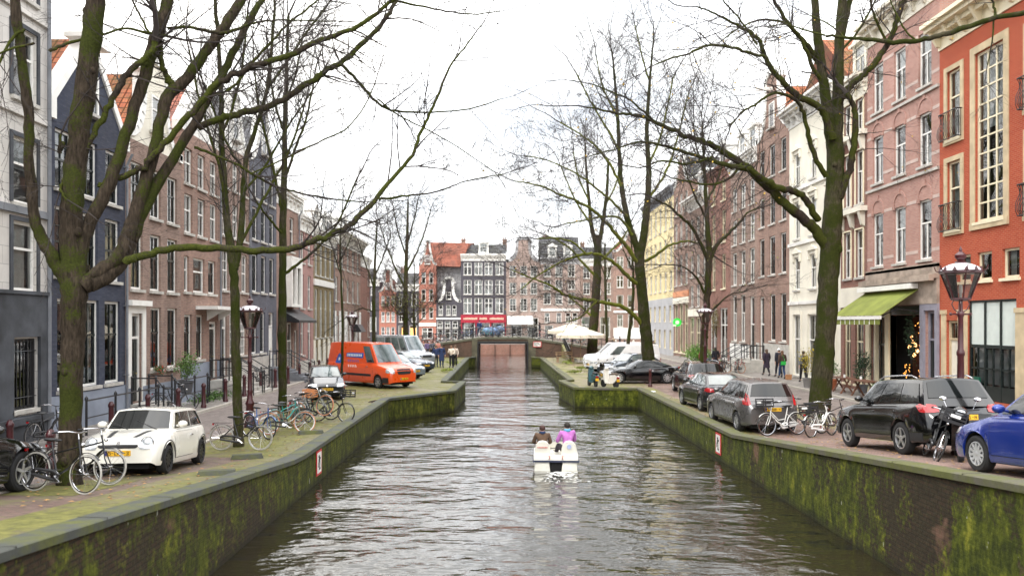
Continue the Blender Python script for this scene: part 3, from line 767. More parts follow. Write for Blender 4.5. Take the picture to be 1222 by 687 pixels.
# L4 brown with entrance canopy
h4, W4 = house('canopied_brown_house', 'brown brick house with a flat white canopy over its black door', 'house', 'L', 33.9, 38.5, 12.7, B_brown2,
    [(2.75, 4.75, [(.75, .85, 'tee2_dark'), (2.1, .85, 'tee2_dark')]), (1.75, 4.45, [(3.75, 1.0, 'door')]),
     (5.75, 7.3, [(.6, .55, 'tee'), (2.0, 1.35, 'tee', {'var': 0}), (3.6, .95, 'tee2_dark')]),
     (8.3, 10.0, [(.8, .9, 'tallsash'), (2.3, .9, 'tallsash'), (3.8, .9, 'tallsash')]),
     (10.45, 12.0, [(.8, .9, 'tallsash'), (2.3, .9, 'tallsash'), (3.8, .9, 'tallsash')])], plinth=S_bluegrey, plinth_h=2.6)
gable(h4, 'spout', W4, 12.7, 2.6, S_white, T_white, .25); roof_gabled(h4, W4, 12.7, 2.6, R_red, 9)
c_ = MB(); c_.box(1.6, W4, -1.0, -.005, 5.0, 5.15); c_.prism([(-.02,4.5),(-.8,4.98),(-.02,4.98)], 2.9, 3.0, plane='yz'); c_.prism([(-.02,4.5),(-.8,4.98),(-.02,4.98)], 4.4, 4.5, plane='yz'); c_.build('door_canopy', T_white, h4)
stoop(h4, 3.75, 1.5, 1.72, 1.0, 4, rail=True)
# L5
h5, W5 = house('plain_brown_house', 'brown brick house with small-paned white windows beside the grey-blue house', 'house', 'L', 38.5, 43, 13.2, B_brown,
    [(2.7, 5.2, [(1.9, .95, 'grid', {'var': 5}), (3.5, .95, 'grid')]), (1.75, 5.2, [(.6, .9, 'door', {'fm': T_white})]),
     (6.0, 8.0, [(.85, .9, 'sash6'), (2.3, .9, 'sash6'), (3.7, .9, 'sash6')]),
     (8.7, 10.4, [(.85, .9, 'sash6'), (2.3, .9, 'sash6'), (3.7, .9, 'sash6')]),
     (11.1, 12.6, [(.85, .85, 'sash6'), (2.3, .85, 'sash6'), (3.7, .85, 'sash6')])], plinth=T_stone, plinth_h=2.4)
gable(h5, 'bell', W5, 13.2, 3.0, S_white, T_white, .3); roof_gabled(h5, W5, 13.2, 2.8, R_dark, 9); put_window(h5, W5/2-.45, 13.7, .9, 1.4, 'tee', y=-.06)
stoop(h5, .8, 1.4, 1.72, 1.0, 4)
# L6 grey-blue
h6, W6 = house('grey_blue_house', 'grey-blue painted brick house with white bell gable, in the left row', 'house', 'L', 43, 48.2, 13.4, B_greyblue,
    [(2.7, 5.0, [(.9, .95, 'tallsash_dark'), (2.4, .95, 'tallsash_dark')]), (1.8, 5.0, [(4.1, 1.0, 'door', {'dm': T_white})]),
     (6.1, 8.2, [(1.0, .95, 'tallsash_dark'), (2.6, .95, 'tallsash_dark'), (4.2, .95, 'tallsash_dark')]),
     (9.0, 10.8, [(1.0, .95, 'tallsash_dark'), (2.6, .95, 'tallsash_dark'), (4.2, .95, 'tallsash_dark')]),
     (11.3, 12.8, [(1.0, .9, 'tallsash_dark'), (2.6, .9, 'tallsash_dark'), (4.2, .9, 'tallsash_dark')])], plinth=T_stone, plinth_h=2.5)
gable(h6, 'bell', W6, 13.4, 3.4, B_greyblue, T_white, .45); roof_gabled(h6, W6, 13.4, 2.8, R_dark, 9); put_window(h6, W6/2-.45, 14.0, .9, 1.4, 'tee', y=-.06)
stoop(h6, 4.1, 1.5, 1.78, 1.0, 5, m=T_lead)
# L7 white with bay and black awning box
h7, W7 = house('bay_window_house', 'narrow brick house with white bay windows above a black shop canopy', 'house', 'L', 48.2, 53.3, 12.6, B_brown2,
    [(1.4, 4.4, [(1.2, 1.3, 'tee2'), (3.0, 1.3, 'tee2')]), (1.3, 3.9, [(4.5, .8, 'door')]),
     (5.6, 8.2, [(2.5, 2.2, 'double')]), (9.0, 11.2, [(1.3, 1.0, 'tee'), (3.5, 1.0, 'tee')])])
bb = MB(); bb.box(1.2, 3.9, -.6, -.005, 5.4, 5.58).box(1.2, 1.3, -.6, -.005, 5.58, 8.4).box(3.8, 3.9, -.6, -.005, 5.58, 8.4).box(1.3, 3.8, -.6, -.45, 7.9, 8.4).box(1.3, 1.5, -.6, -.45, 5.58, 7.9).box(2.45, 2.65, -.6, -.45, 5.58, 7.9).box(3.6, 3.8, -.6, -.45, 5.58, 7.9).box(1.2, 3.9, -.62, -.005, 8.4, 8.55)
bb.build('bay', T_white, h7)
cc = MB(); cc.prism([(-.02,5.3),(-1.3,4.55),(-1.3,4.4),(-.02,4.5)], .3, 4.8, plane='yz'); cc.build('canopy', T_black, h7)
cornice(h7, W7, 12.6, T_white); roof_eaves(h7, W7, 12.6, 2.2, R_dark, 9, [(.5, 1.1, 1.1)])
# L8 rose
h8, W8 = house('rose_house', 'rose painted house with paired dark windows left of the cream-based house', 'house', 'L', 53.3, 57.6, 11.6, B_rose,
    [(2.2, 4.6, [(1.1, .9, 'tee')]), (1.4, 4.6, [(3.1, .95, 'door')]), (5.4, 7.7, [(1.1, .95, 'tallsash', {'var': 0}), (3.1, .95, 'tallsash', {'var': 0})]),
     (8.5, 10.6, [(1.1, .95, 'tallsash', {'var': 0}), (3.1, .95, 'tallsash', {'var': 0})])], plinth=T_stone, plinth_h=1.8)
cornice(h8, W8, 11.6, T_white); roof_eaves(h8, W8, 11.6, 2.4, R_red, 9, [(.5, 1.0, 1.0)], chim=(.9,))
# L9 olive with cream base
h9, W9 = house('olive_house', 'olive brown brick house with a tall cream ground floor, in the left row', 'house', 'L', 57.6, 64.4, 11.2, B_olive,
    [(3.3, 6.9, [(.9, .95, 'tallsash'), (2.5, .95, 'tallsash'), (4.1, .95, 'tallsash'), (5.8, .95, 'tallsash')]),
     (1.5, 2.6, [(.9, .9, 'tee2'), (2.5, .9, 'tee2'), (5.8, .9, 'tee2')]), (1.3, 2.9, [(4.1, .9, 'door')]),
     (7.9, 10.2, [(.9, .95, 'tallsash'), (2.5, .95, 'tallsash'), (4.1, .95, 'tallsash'), (5.8, .95, 'tallsash')])], plinth=S_cream, plinth_h=3.15)
cornice(h9, W9, 11.2, T_white, .5); band(h9, W9, 7.15, .45, T_white, .12); roof_eaves(h9, W9, 11.2, 2.4, R_dark, 9, [(.3, 1.2, 1.1), (.72, 1.2, 1.1)])
# L10
h10, W10 = house('white_corniced_house', 'wide rosy brick house with heavy white cornice at the far left', 'house', 'L', 64.4, 76.6, 11.8, B_brown2,
    [(2.2, 5.0, [(1.5+2.3*k, 1.2, 'tallsash') for k in (0, 1, 2, 4)]), (1.4, 4.9, [(8.3, 1.3, 'door')]),
     (6.2, 8.2, even(12.2, 5, 1.15, 'tallsash')), (9.0, 11.0, even(12.2, 5, 1.15, 'tallsash'))], plinth=S_white, plinth_h=5.4)
cornice(h10, W10, 11.9, T_white, .9); roof_eaves(h10, W10, 11.9, 2.2, R_dark, 9, [(.5, 1.8, 1.2)], chim=(.1, .85))
aw = MB(); aw.prism([(-.02,4.3),(-.6,4.25),(-1.0,3.6),(-.9,3.55),(-.02,3.6)], 7.2, 9.6, plane='yz'); aw.build('door_awning', T_black, h10)
# L11 red brick, its flank faces the bridge; front faces the canal
h11, W11 = house('red_corner_house', 'dark red brick corner house with a few small white windows by the bridge', 'house', 'L', 76.6, 82, 10.8, B_dkred,
    [(3.0, 4.6, [(4.6, .8, 'tee')]), (5.6, 7.0, [(4.6, .8, 'tee')]), (8.2, 9.6, [(4.6, .8, 'tee')])])
cornice(h11, W11, 10.8, T_white, .3, False); roof_eaves(h11, W11, 10.8, 2.4, R_dark, 9, chim=())

for r_, w_, h_ in ((h2, W2, 10.6), (h4, W4, 12.6), (h5, W5, 13.1), (h7, W7, 12), (h9, W9, 10.6)):
    d_ = MB(); d_.tube([(w_-.08, -.1, .9), (w_-.08, -.1, h_-.5), (w_-.08, -.3, h_-.1)], .045, 7); [d_.box(w_-.14, w_-.02, -.15, .0, z, z+.04) for z in (2.5, 5, 7.5, 10)]; d_.build('drainpipe', T_lead, r_)
# ================================================================== RIGHT ROW (x runs from the far end to the near end)
def rx(Y1, Y): return Y1-Y
# R1 orange-red house
Y1 = 32.8
def rY(px): return 17100/(px-600)
fw = {'surround': S_sand, 'sw': .2, 'full': 1, 'fm': T_cream}
r1, RW1 = house('orange_red_house', 'orange-red brick house with tall stair window and wavy iron balconies', 'house', 'R', 18.5, 32.8, 16.3, B_red,
    [(11.75, 14.5, [(1.05, .95, 'tee', {**fw, 'var': 4}), (6.0, .95, 'tee', fw), (9.2, .95, 'tee', fw)]),
     (8.1, 10.85, [(1.05, .95, 'tee', fw), (6.0, .95, 'tee', fw), (9.2, .95, 'tee', fw)]),
     (8.2, 14.6, [(3.35, 1.75, 'biggrid', {**fw, 'sw': .28, 'var': 2})]),
     (6.0, 7.05, [(1.75, .85, 'single', {'fm': T_cream}), (3.05, .9, 'single', {'fm': T_cream}), (4.6, .95, 'single', {'fm': T_cream}), (6.6, .95, 'single', {'fm': T_cream}), (9.0, .95, 'single', {'fm': T_cream})]),
     (1.35, 4.5, [(.95, .85, 'door', {'dm': S_cream, 'fm': S_sand})]),
     (1.5, 5.25, [(3.45, 2.9, 'hole', {}), (9.0, 2.9, 'hole', {})]),
     (1.5, 4.6, [(6.3, 1.0, 'door', {'fm': S_sand})])], depth=10)
for gx in (2.0, 7.55):   # black folding doors with white upper lights
    f_ = MB(); z0, z1 = 1.5, 5.25; n = 3; ww = 2.9
    f_.box(gx, gx+ww, .06, .14, z1-.08, z1).box(gx, gx+ww, .06, .14, 3.45, 3.58).box(gx, gx+ww, .06, .14, z0, z0+.55)
    for k in range(n+1): f_.box(gx+k*(ww-.08)/n, gx+k*(ww-.08)/n+.08, .05, .15, z0, z1)
    for k in range(n): f_.box(gx+(k+.5)*(ww-.08)/n, gx+(k+.5)*(ww-.08)/n+.05, .07, .13, z0+.5, 3.5)
    f_.box(gx, gx+ww, .07, .13, 2.65, 2.72)
    fo = f_.build('folding_door', T_dark, r1)
    for k in range(n):
        p_ = MB(); xa = gx+k*(ww-.08)/n+.08; p_.box(xa, xa+(ww-.08)/n-.08, .1, .12, 3.58, z1-.08); p_.build('upper_panel', plain('frosted_panel', (.62,.68,.64), .4, var=.05), fo)
    p_ = MB(); p_.quad((gx,.11,z0+.5),(gx+ww,.11,z0+.5),(gx+ww,.11,3.5),(gx,.11,3.5)); p_.build('pane', M_glass, fo)
    p_ = MB(); p_.box(gx+.1, gx+ww-.1, .3, .31, z0+.6, 3.4); p_.build('blind', C_blind, fo)
    gb = MB(); gb.box(gx+.28, gx+.72, -.02, .06, z0+.5, z0+.85); gb.build('letter_box', plain('green_box', (.01,.09,.055), .4), fo)
for xa, xb in ((.2, .5), (1.4, 1.98), (4.92, 5.75), (6.85, 7.5), (10.5, 11.2)): q_ = MB(); q_.box(xa, xb, -.06, .05, 1.0, 4.75); q_.box(xa-.04, xb+.04, -.09, .05, 4.75, 4.92); q_.build('stone_pier', S_sand, r1)
cornice(r1, RW1, 16.5, T_cream, .8); roof_eaves(r1, RW1, 16.5, 3, R_dark, 10, [(.2, 1.4, 1.6), (.6, 1.4, 1.6)], tm=T_cream)
for bx_ in (1.05, 6.0, 9.2):
    for bz in (8.1, 11.75):
        g_ = MB(); wv = .62
        g_.tube([(bx_-wv, .0, bz+1.05), (bx_-wv, -.28, bz+1.05), (bx_+wv, -.28, bz+1.05), (bx_+wv, 0, bz+1.05)], .025, 6)
        g_.tube([(bx_-wv, .0, bz-.02), (bx_-wv, -.28, bz-.02), (bx_+wv, -.28, bz-.02), (bx_+wv, 0, bz-.02)], .022, 6)
        for k in range(13):
            x = bx_-wv+2*wv*k/12; g_.tube([(x+.03*sin(t*1.5+k), -.28-.07*sin(t/7*2*pi)-.03*(t == 1), bz+1.05*t/7) for t in range(8)], .012, 4)
        for sx in (-1, 1):
            for k in (1, 2): g_.tube([(bx_+sx*wv, -.28*k/3, bz), (bx_+sx*wv, -.28*k/3, bz+1.05)], .012, 4)
        g_.build('balcony', T_black, r1)
# R2 pink brick
r2, RW2 = house('pink_house', 'pink brick house with white stone bands above the green awning', 'house', 'R', 32.8, 39.3, 18.6, B_pink,
    [(z0, z1, [(1.1, 1.05, 'tee2', {'var': v}), (3.2, 1.05, 'tee2'), (5.35, 1.05, 'tee2')]) for z0, z1, v in ((7.1, 9.65, 1), (11.1, 13.35, 0), (14.5, 16.8, 4))]
    + [(1.35, 4.75, [(1.2, 1.5, 'tallsash_dark', {'var': 0}), (3.75, 2.7, 'hole')]), (1.3, 4.9, [(5.85, .8, 'door', {'fm': T_grey, 'dm': T_dark})])], depth=9)
for z in (7.1, 9.3, 11.1, 13.0, 14.5, 16.4):
    for a_, c_ in ((0, .55), (1.65, 2.65), (3.75, 4.8), (5.9, RW2)): b_ = MB(); b_.box(a_, c_, -.012, .02, z+.3, z+.44); b_.build('white_stone_band', plain('pale_band_stone', (.52,.4,.35), .7, var=.1), r2)
for z in (6.95, 10.95, 14.35): band(r2, RW2, z-.22, .12, T_stone, .1)
for z in (9.66, 13.36):
    for x in (1.1, 3.2, 5.35):
        a_ = MB(); n = 12; pts = [(x+.62*cos(pi*k/n), z+.08+.62*sin(pi*k/n)) for k in range(n+1)]; inn = [(x+.5*cos(pi*k/n), z+.08+.5*sin(pi*k/n)) for k in range(n+1)][::-1]
        for k in range(n): a_.prism([pts[k], pts[k+1], inn[n-k-1], inn[n-k]], -.035, .02)
        a_.box(x-.09, x+.09, -.06, .02, z+.56, z+.85); a_.box(x-.62, x-.44, -.05, .02, z-.1, z+.08); a_.box(x+.44, x+.62, -.05, .02, z-.1, z+.08)
        a_.build('window_arch', B_pink, r2)
cornice(r2, RW2, 18.8, S_cream, .7); roof_eaves(r2, RW2, 18.8, 2.5, R_dark, 9, [(.5, 1.5, 1.5)])
b_ = MB(); b_.box(0, RW2, -.25, .02, 6.25, 6.45).box(0, RW2, -.1, .02, 6.45, 6.9).box(0, RW2, -.45, -.25, 6.15, 6.4).box(0, RW2, -.12, .02, 5.2, 6.24)
b_.build('shop_cornice', plain('weathered_shop_fascia', (.36,.29,.235), .8, var=.35, vs=1.5), r2)
b_ = MB(); b_.box(5.1, 5.4, -.1, .05, 1.0, 5.2).box(6.28, RW2, -.1, .05, 1.0, 5.2).box(5.4, 6.28, -.1, .05, 4.92, 5.2); b_.build('shop_door_surround', T_grey, r2)
b_ = MB(); b_.box(0, .42, -.1, .05, 1.0, 5.2).box(1.98, 2.2, -.1, .05, 1.0, 5.2).box(2.2, 2.35, -.1, .05, 1, 5.2).box(.9, 1.0, -.08, .1, 1.0, 5.0); b_.build('shop_pilaster', T_cream, r2)
# lit interior behind the awning: warm wood room with lamps
b_ = MB(); b_.box(0, .42, -.02, .04, 1.0, 5.15).box(2.0, 2.38, -.02, .04, 1.0, 5.15); b_.box(2.385, 2.4, .0, .25, 1.36, 4.74).box(5.085, 5.098, .0, .25, 1.36, 4.74); b_.box(2.38,5.1,-.03,.03,4.76,5.15); b_.build('dark_cladding', T_dark, r2)
b_ = MB(); b_.box(2.4, 5.1, 1.0, 1.05, 1.2, 4.7); b_.build('panelled_room_wall', plain('warm_wood', (.07,.024,.012), .6, var=.4, vs=1.5), r2)
lampm = glow('warm_bulb', (1, .5, .18), 4.5)
for k, (x, z) in enumerate(((3.25, 3.75), (3.4, 3.55), (3.1, 3.3), (3.6, 3.4), (3.75, 3.15), (3.5, 2.95))):
    l_ = MB(); l_.ell((x, .5, z), (.075,.075,.09), 8, 6); l_.build('pendant_bulb', lampm, r2)
fl = MB(); rr = random.Random(4)
for k in range(70): 
    x = 4.45+rr.gauss(0, .16); z = rr.uniform(1.6, 4.5); fl.ell((x, .25+rr.random()*.2, z), (.022,.022,.022), 5, 3)
for k in range(30): fl.ell((3.1+rr.gauss(0,.15), .35, rr.uniform(1.6, 2.6)), (.02,.02,.02), 5, 3)
fl.build('fairy_lights', glow('fairy_light', (1, .42, .08), 2.5), r2)
# R3 narrow dark brick with stone consoles
r3, RW3 = house('narrow_house', 'narrow brown brick house with big stone consoles left of the pink house', 'house', 'R', 39.3, 42.4, 16.6, B_dkred,
    [(z0, z1, [(.85, .85, 'tee2', {'surround': T_cream, 'sw': .08}), (2.25, .85, 'tee2', {'surround': T_cream, 'sw': .08})]) for z0, z1 in ((6.7, 9.1), (10.4, 13.1), (13.8, 15.7))]
    + [(1.3, 4.9, [(.8, .8, 'tallsash', {'fm': T_cream}), (2.2, .9, 'tallsash', {'fm': T_cream})])])
for z in (9.5, 13.3):
    band(r3, RW3, z+.45, .25, S_cream, .35, 'balcony_ledge'); c_ = MB()
    for x in (.35, 1.55, 2.75): c_.prism([(-.01,z-.3),(-.15,z-.2),(-.32,z+.44),(-.01,z+.44)], x-.12, x+.12, plane='yz')
    c_.build('console', S_cream, r3)
band(r3, RW3, 5.2, 1.0, S_cream, .12, 'shop_frieze'); cornice(r3, RW3, 16.7, S_cream, .6); roof_eaves(r3, RW3, 16.7, 2.6, R_dark, 9, [(.5, 1.2, 1.6)], tm=S_cream, chim=())
# R4 cream house
r4, RW4 = house('cream_house', 'cream stucco house with ornate window heads behind the big mossy tree', 'house', 'R', 42.4, 50, 17.2, S_cream,
    [(z0, z1, [(1.3, .95, 'tee2', {'lintel': S_cream}), (3.8, .95, 'tee2', {'lintel': S_cream}), (6.3, .95, 'tee2', {'lintel': S_cream})]) for z0, z1 in ((6.4, 8.4), (9.5, 11.8), (12.8, 14.7))]
    + [(1.2, 4.9, [(1.3, 1.2, 'tallsash', {'surround': S_cream}), (3.8, 1.5, 'tallsash', {'surround': S_cream, 'var': 0}), (6.3, 1.2, 'tallsash', {'surround': S_cream})])])
for z in (5.5, 9.1, 12.4): band(r4, RW4, z, .2, S_white, .12)
for z in (8.4, 11.8, 14.7):
    for x in (1.3, 3.8, 6.3): c_ = MB(); c_.prism([(x-.7,z+.22),(x+.7,z+.22),(x+.5,z+.36),(x,z+.55),(x-.5,z+.36)], -.14, .03); c_.box(x-.66, x-.5, -.1, .02, z-.3, z+.2); c_.box(x+.5, x+.66, -.1, .02, z-.3, z+.2); c_.build('window_head', S_cream, r4)
cornice(r4, RW4, 17.4, S_white, .8); roof_gabled(r4, RW4, 17.4, 3.4, R_orange, 10, .5)
# R5 brown neck gable
r5, RW5 = house('neck_gable_house', 'brown brick house with white scrolled neck gable above its hoist beam', 'house', 'R', 50, 56.4, 17.0, B_brown2,
    [(z0, z1, [(1.1, 1.05, 'tallsash_dark', {'var': v}), (3.2, 1.15, 'tallsash_dark', {'var': 0}), (5.3, 1.05, 'tallsash_dark')]) for z0, z1, v in ((7.6, 10.2, 0), (11.0, 13.0, 1), (14.2, 16.3, 2))]
    + [(3.2, 6.3, [(3.3, 1.05, 'tallsash_dark', {'var': 2}), (5.3, 1.05, 'tallsash_dark', {'var': 2})]), (1.9, 6.2, [(1.1, 1.0, 'door')])], plinth=T_stone, plinth_h=3.0)
gable(r5, 'neck', RW5, 17.0, 4.4, B_brown2, T_white, .42); roof_gabled(r5, RW5, 17.0, 3.2, R_orange, 9)
put_window(r5, RW5/2-.5, 17.4, 1.0, 1.7, 'tee', y=-.06)
s_ = MB(); s_.box(RW5/2-.12, RW5/2+.12, -1.1, .1, 19.9, 20.1); s_.build('hoist_beam', T_white, r5); stoop(r5, 1.1, 1.6, 1.85, 1.0, 5)
# R6
r6, RW6 = house('white_windowed_house', 'brown house with three white windows per floor and a stoop with railings', 'house', 'R', 56.4, 62.9, 16.8, B_brown,
    [(z0, z1, even(6.5, 3, 1.15, 'tee2')) for z0, z1 in ((7.3, 9.8), (10.4, 12.3), (13.0, 14.8))]
    + [(3.0, 6.5, [(1.1, 1.15, 'tee2'), (3.2, 1.15, 'tee2')]), (1.9, 6.3, [(5.4, 1.1, 'door')])], plinth=S_white, plinth_h=2.8)
cornice(r6, RW6, 16.8, T_white, .5); roof_eaves(r6, RW6, 16.8, 2.6, R_dark, 9, [(.3, 1.2, 1.5), (.7, 1.2, 1.5)]); stoop(r6, 5.4, 1.7, 1.85, 1.0, 5)
# R7
r7, RW7 = house('ivy_house', 'dark brown house with tall narrow windows and a climber on its ground floor', 'house', 'R', 62.9, 69.8, 17.2, B_dkred,
    [(z0, z1, [(1.8, 1.15, 'tallsash', {'fm': T_cream, 'var': 0}), (4.9, 1.15, 'tallsash', {'fm': T_cream, 'var': 0})]) for z0, z1 in ((7.2, 10.0), (11.0, 13.6), (14.4, 16.3))]
    + [(1.4, 5.6, [(1.8, 2.2, 'double', {'fm': T_white}), (4.9, 2.2, 'double', {'fm': T_white})])])
cornice(r7, RW7, 17.2, B_dkred, .4); roof_eaves(r7, RW7, 17.2, 2.4, R_dark, 9, [(.5, 1.4, 1.4)])
# R8
r8, RW8 = house('cream_based_house', 'taupe brick house with wide white frieze and cream shop floor', 'house', 'R', 69.8, 77, 15.6, B_brown,
    [(z0, z1, even(7.2, 3, 1.2, 'tallsash')) for z0, z1 in ((5.9, 7.9), (8.7, 10.7), (11.9, 14.2))] + [(1.4, 4.9, even(7.2, 3, 1.7, 'tallsash', op={'fm': T_cream}))], plinth=S_cream, plinth_h=1.3)
band(r8, RW8, 5.0, .7, S_cream, .1, 'frieze'); cornice(r8, RW8, 15.9, S_white, .9); roof_eaves(r8, RW8, 15.9, 3, R_dark, 9, [(.5, 2.2, 1.8)])
# R9
r9, RW9 = house('orange_banded_house', 'tall brown house with orange band over its cream ground floor', 'house', 'R', 77, 83.8, 18.3, B_brown2,
    [(z0, z1, even(6.8, 3, 1.15, 'tallsash')) for z0, z1 in ((8.2, 11.2), (12.1, 14.6), (15.4, 17.4))] + [(1.4, 6.3, even(6.8, 3, 1.6, 'tallsash', op={'fm': T_cream}))])
band(r9, RW9, 7.0, .6, plain('orange_sign_band', (.6,.25,.12), .6), .1, 'orange_band'); band(r9, RW9, 6.35, .6, S_cream, .12, 'frieze')
gable(r9, 'bell', RW9, 18.3, 3, B_brown2, T_white, .4); roof_gabled(r9, RW9, 18.3, 2.8, R_dark, 9)
# R10
r10, RW10 = house('yellow_house', 'yellow stucco building with grey lower floors at the far right', 'house', 'R', 83.8, 101, 18.8, S_yellow,
    [(z0, z1, even(17.2, 6, 1.25, 'tallsash')) for z0, z1 in ((7.9, 10.0), (11.0, 13.6), (14.6, 17.4))] + [(4.5, 6.2, even(17.2, 6, 1.1, 'tee2')), (1.6, 3.6, even(17.2, 6, 1.1, 'tee2'))])
b_ = MB()
xs = sorted((x-w/2, x+w/2) for x, w, *_ in even(17.2, 6, 1.1)); x = 0
for a_, c_ in xs:
    b_.box(x, a_-.003, -.07, .02, .6, 7.1); b_.box(a_-.003, c_+.003, -.07, .02, 3.62, 4.38); b_.box(a_-.003, c_+.003, -.07, .02, .6, 1.47); b_.box(a_-.003, c_+.003, -.07, .02, 6.25, 7.1); x = c_+.003
b_.box(x, RW10, -.07, .02, .6, 7.1); b_.build('grey_lower_wall', S_grey, r10)
cornice(r10, RW10, 18.8, T_lead, .6); roof_eaves(r10, RW10, 18.8, 2.4, R_dark, 9)

# ================================================================== FAR ROW across the bridge (faces the camera)
FY = 125.0
def fx(px): return (px-600)*FY/F
def fz(py): return CZ+(385-py)*FY/F
def fhouse(name, label, p0, p1, ytop, wm, wins, **kw):
    x0, x1 = fx(p0), fx(p1); W = x1-x0
    rows = []
    for ya, yb, cs, wpx, st in wins: rows.append((fz(yb), fz(ya), [((c-p0)*FY/F, wpx*FY/F, st, {}) for c in cs]))
    return house(name, label, 'house', 'F', 0, 0, fz(ytop), wm, rows, loc=(x0, kw.pop('Y', FY), 0), rz=0, W=W, depth=8, far=True, **kw)
f1, w_ = fhouse('dark_narrow_house', 'narrow dark house with white shopfront left of the red neck-gable house', 438, 452.5, 336, B_dark,
    [(343, 352, (445,), 5, 'tee2'), (360, 370, (445,), 5, 'tee2'), (378, 395, (445,), 8, 'tee2')]); cornice(f1, w_, fz(334), T_white, .4)
f2, w_ = fhouse('small_red_house', 'small red neck-gable house with three windows per floor, far left', 452.5, 473, 348, B_redfar,
    [(353, 364, (457, 463, 469), 4, 'tee2'), (372, 384, (457, 463, 469), 4, 'tee2'), (390, 404, (457, 463, 469), 4.5, 'tee')])
gable(f2, 'neck', w_, fz(348), 3.6, B_redfar, T_white, .35); roof_gabled(f2, w_, fz(348), 2.2, R_red, 8); put_window(f2, w_/2-.35, fz(345), .7, 1.0, 'tee', y=-.06)
f3, w_ = fhouse('lit_shop_house', 'dark house with white cornice above a warmly lit shop', 473, 500, 344, B_dark,
    [(351, 365, (479, 494), 6, 'tee2'), (372, 384, (479, 494), 6, 'tee2'), (388, 404, (480, 493), 9, 'single')])
cornice(f3, w_, fz(340), T_white, .5); roof_eaves(f3, w_, fz(340), 2, R_dark, 8)
for c in (480, 493):
    g_ = MB(); g_.box((c-473)*FY/F-.5, (c-473)*FY/F+.5, .5, .55, 1.9, 3.6); g_.build('lit_display', M_warm, f3)
f4, w_ = fhouse('tall_red_house', 'tall red brick house with white bell gable and long red roof', 500, 520.5, 316, B_redfar,
    [(325, 338, (505.5, 514.5), 5, 'tee'), (345, 359, (505.5, 514.5), 5, 'tee'), (367, 380, (505.5, 514.5), 5, 'tee'), (391, 404, (510,), 13, 'double')])
gable(f4, 'bell', w_, fz(316), 3.9, B_redfar, T_white, .3); put_window(f4, w_/2-.45, fz(315), .9, 1.4, 'tee', y=-.06)
r_ = MB(); r_.add([(0,.4,fz(316)),(w_/2,.4,fz(289)),(w_*2.9,.4,fz(290)),(w_*2.4,.4,fz(318)),(0,8,fz(316)),(w_/2,4,fz(286)),(w_*3.2,4,fz(287)),(w_*2.4,8,fz(318))], [(0,3,2,1),(1,2,6,5),(5,6,7,4),(0,1,5,4),(3,7,6,2)]); r_.build('roof', R_red, f4)
g_ = MB(); g_.box(w_, w_*2.42, 2.0, 2.3, .8, fz(318)); g_.build('grey_flank_wall', S_grey, f4)
band(f4, w_, fz(389), .5, T_white, .1, 'shop_fascia')
f5, w_ = fhouse('dark_bell_gable_house', 'small black house with white scrolled gable and white ground floor', 520.5, 550, 360, B_dark,
    [(364, 376, (526, 535, 542), 5, 'tee2'), (383, 391, (525, 534, 543), 6.5, 'tee2'), (392.5, 404, (525, 534, 543), 6.5, 'tee')])
gable(f5, 'neck', w_, fz(360), 3.9, B_dark, T_white, .5); put_window(f5, w_/2-.4, fz(357), .8, 1.1, 'tee', y=-.06); band(f5, w_, fz(381), .25, T_white, .12)
f6, w_ = fhouse('four_bay_dark_house', 'dark grey house with four white windows per floor over a bordeaux shop', 550, 604, 309, B_dark,
    [(313, 328, (558, 571, 583, 596), 9.5, 'double'), (334, 351, (558, 571, 583, 596), 9.5, 'double'), (355.5, 374, (558, 571, 583, 596), 9.5, 'double'), (384, 403, (560, 578, 595), 13, 'tee2')], plinth=None)
cornice(f6, w_, fz(304), T_white, .7); roof_eaves(f6, w_, fz(304), 1.8, R_dark, 8, [(.5, 1.2, 1.5)], chim=(.03, .97))
b_ = MB(); b_.box(0, w_, -.25, -.002, fz(385), fz(375.5)); 
for c in (0, .33, .66, 1): b_.box(c*(w_-.2), c*(w_-.2)+.2, -.15, -.002, .8, fz(385))
b_.build('shop_front', T_red, f6)
for k, (a_, c_) in enumerate(((.06, .36), (.42, .58), (.64, .94))):
    b_ = MB(); r9_ = random.Random(k)
    x = a_*w_
    while x < c_*w_:
        b_.box(x, x+.09, -.262, -.252, fz(382)+.1, fz(378.5)-.1*r9_.random()); x += .17
    b_.build('shop_lettering', T_cream, f6)
f7, w_ = fhouse('ornate_gable_house', 'taupe house with ornate grey gable above a white shop awning', 604, 645, 312, B_taupe,
    [(317, 330, (612, 625, 637), 8, 'cross'), (337, 351, (612, 625, 637), 8, 'cross'), (356, 371, (612, 625, 637), 8, 'cross'), (379, 403, (616, 636), 13, 'tee2')])
gable(f7, 'neck', w_, fz(312), 3.8, B_taupe, S_grey, .5); roof_gabled(f7, w_, fz(312), 2.5, R_dark, 8)
b_ = MB(); b_.prism([(-.01,fz(377)),(-1.3,fz(384)),(-1.3,fz(387)),(-.01,fz(380))], .2, w_*.78, plane='yz'); b_.build('awning', plain('white_canvas', (.8,.79,.76), .8, var=.05), f7)
f8, w_ = fhouse('mansard_house', 'taupe house with tall grey mansard roof behind the parasols', 645, 692, 310, B_taupe,
    [(316, 330, (653, 667, 682), 8.5, 'cross'), (334, 345, (653, 667, 682), 8.5, 'cross'), (349, 363, (653, 667, 682), 8.5, 'cross'), (373, 385, (653, 667, 678, 686), 6, 'tee2'), (388, 402, (655, 680), 10, 'tee')])
cornice(f8, w_, fz(308), S_grey, .6); roof_eaves(f8, w_, fz(308), 3.6, R_dark, 8, [(.3, 1.0, 1.4), (.7, 1.0, 1.4)])
band(f8, w_, fz(371), .4, T_white, .15); 
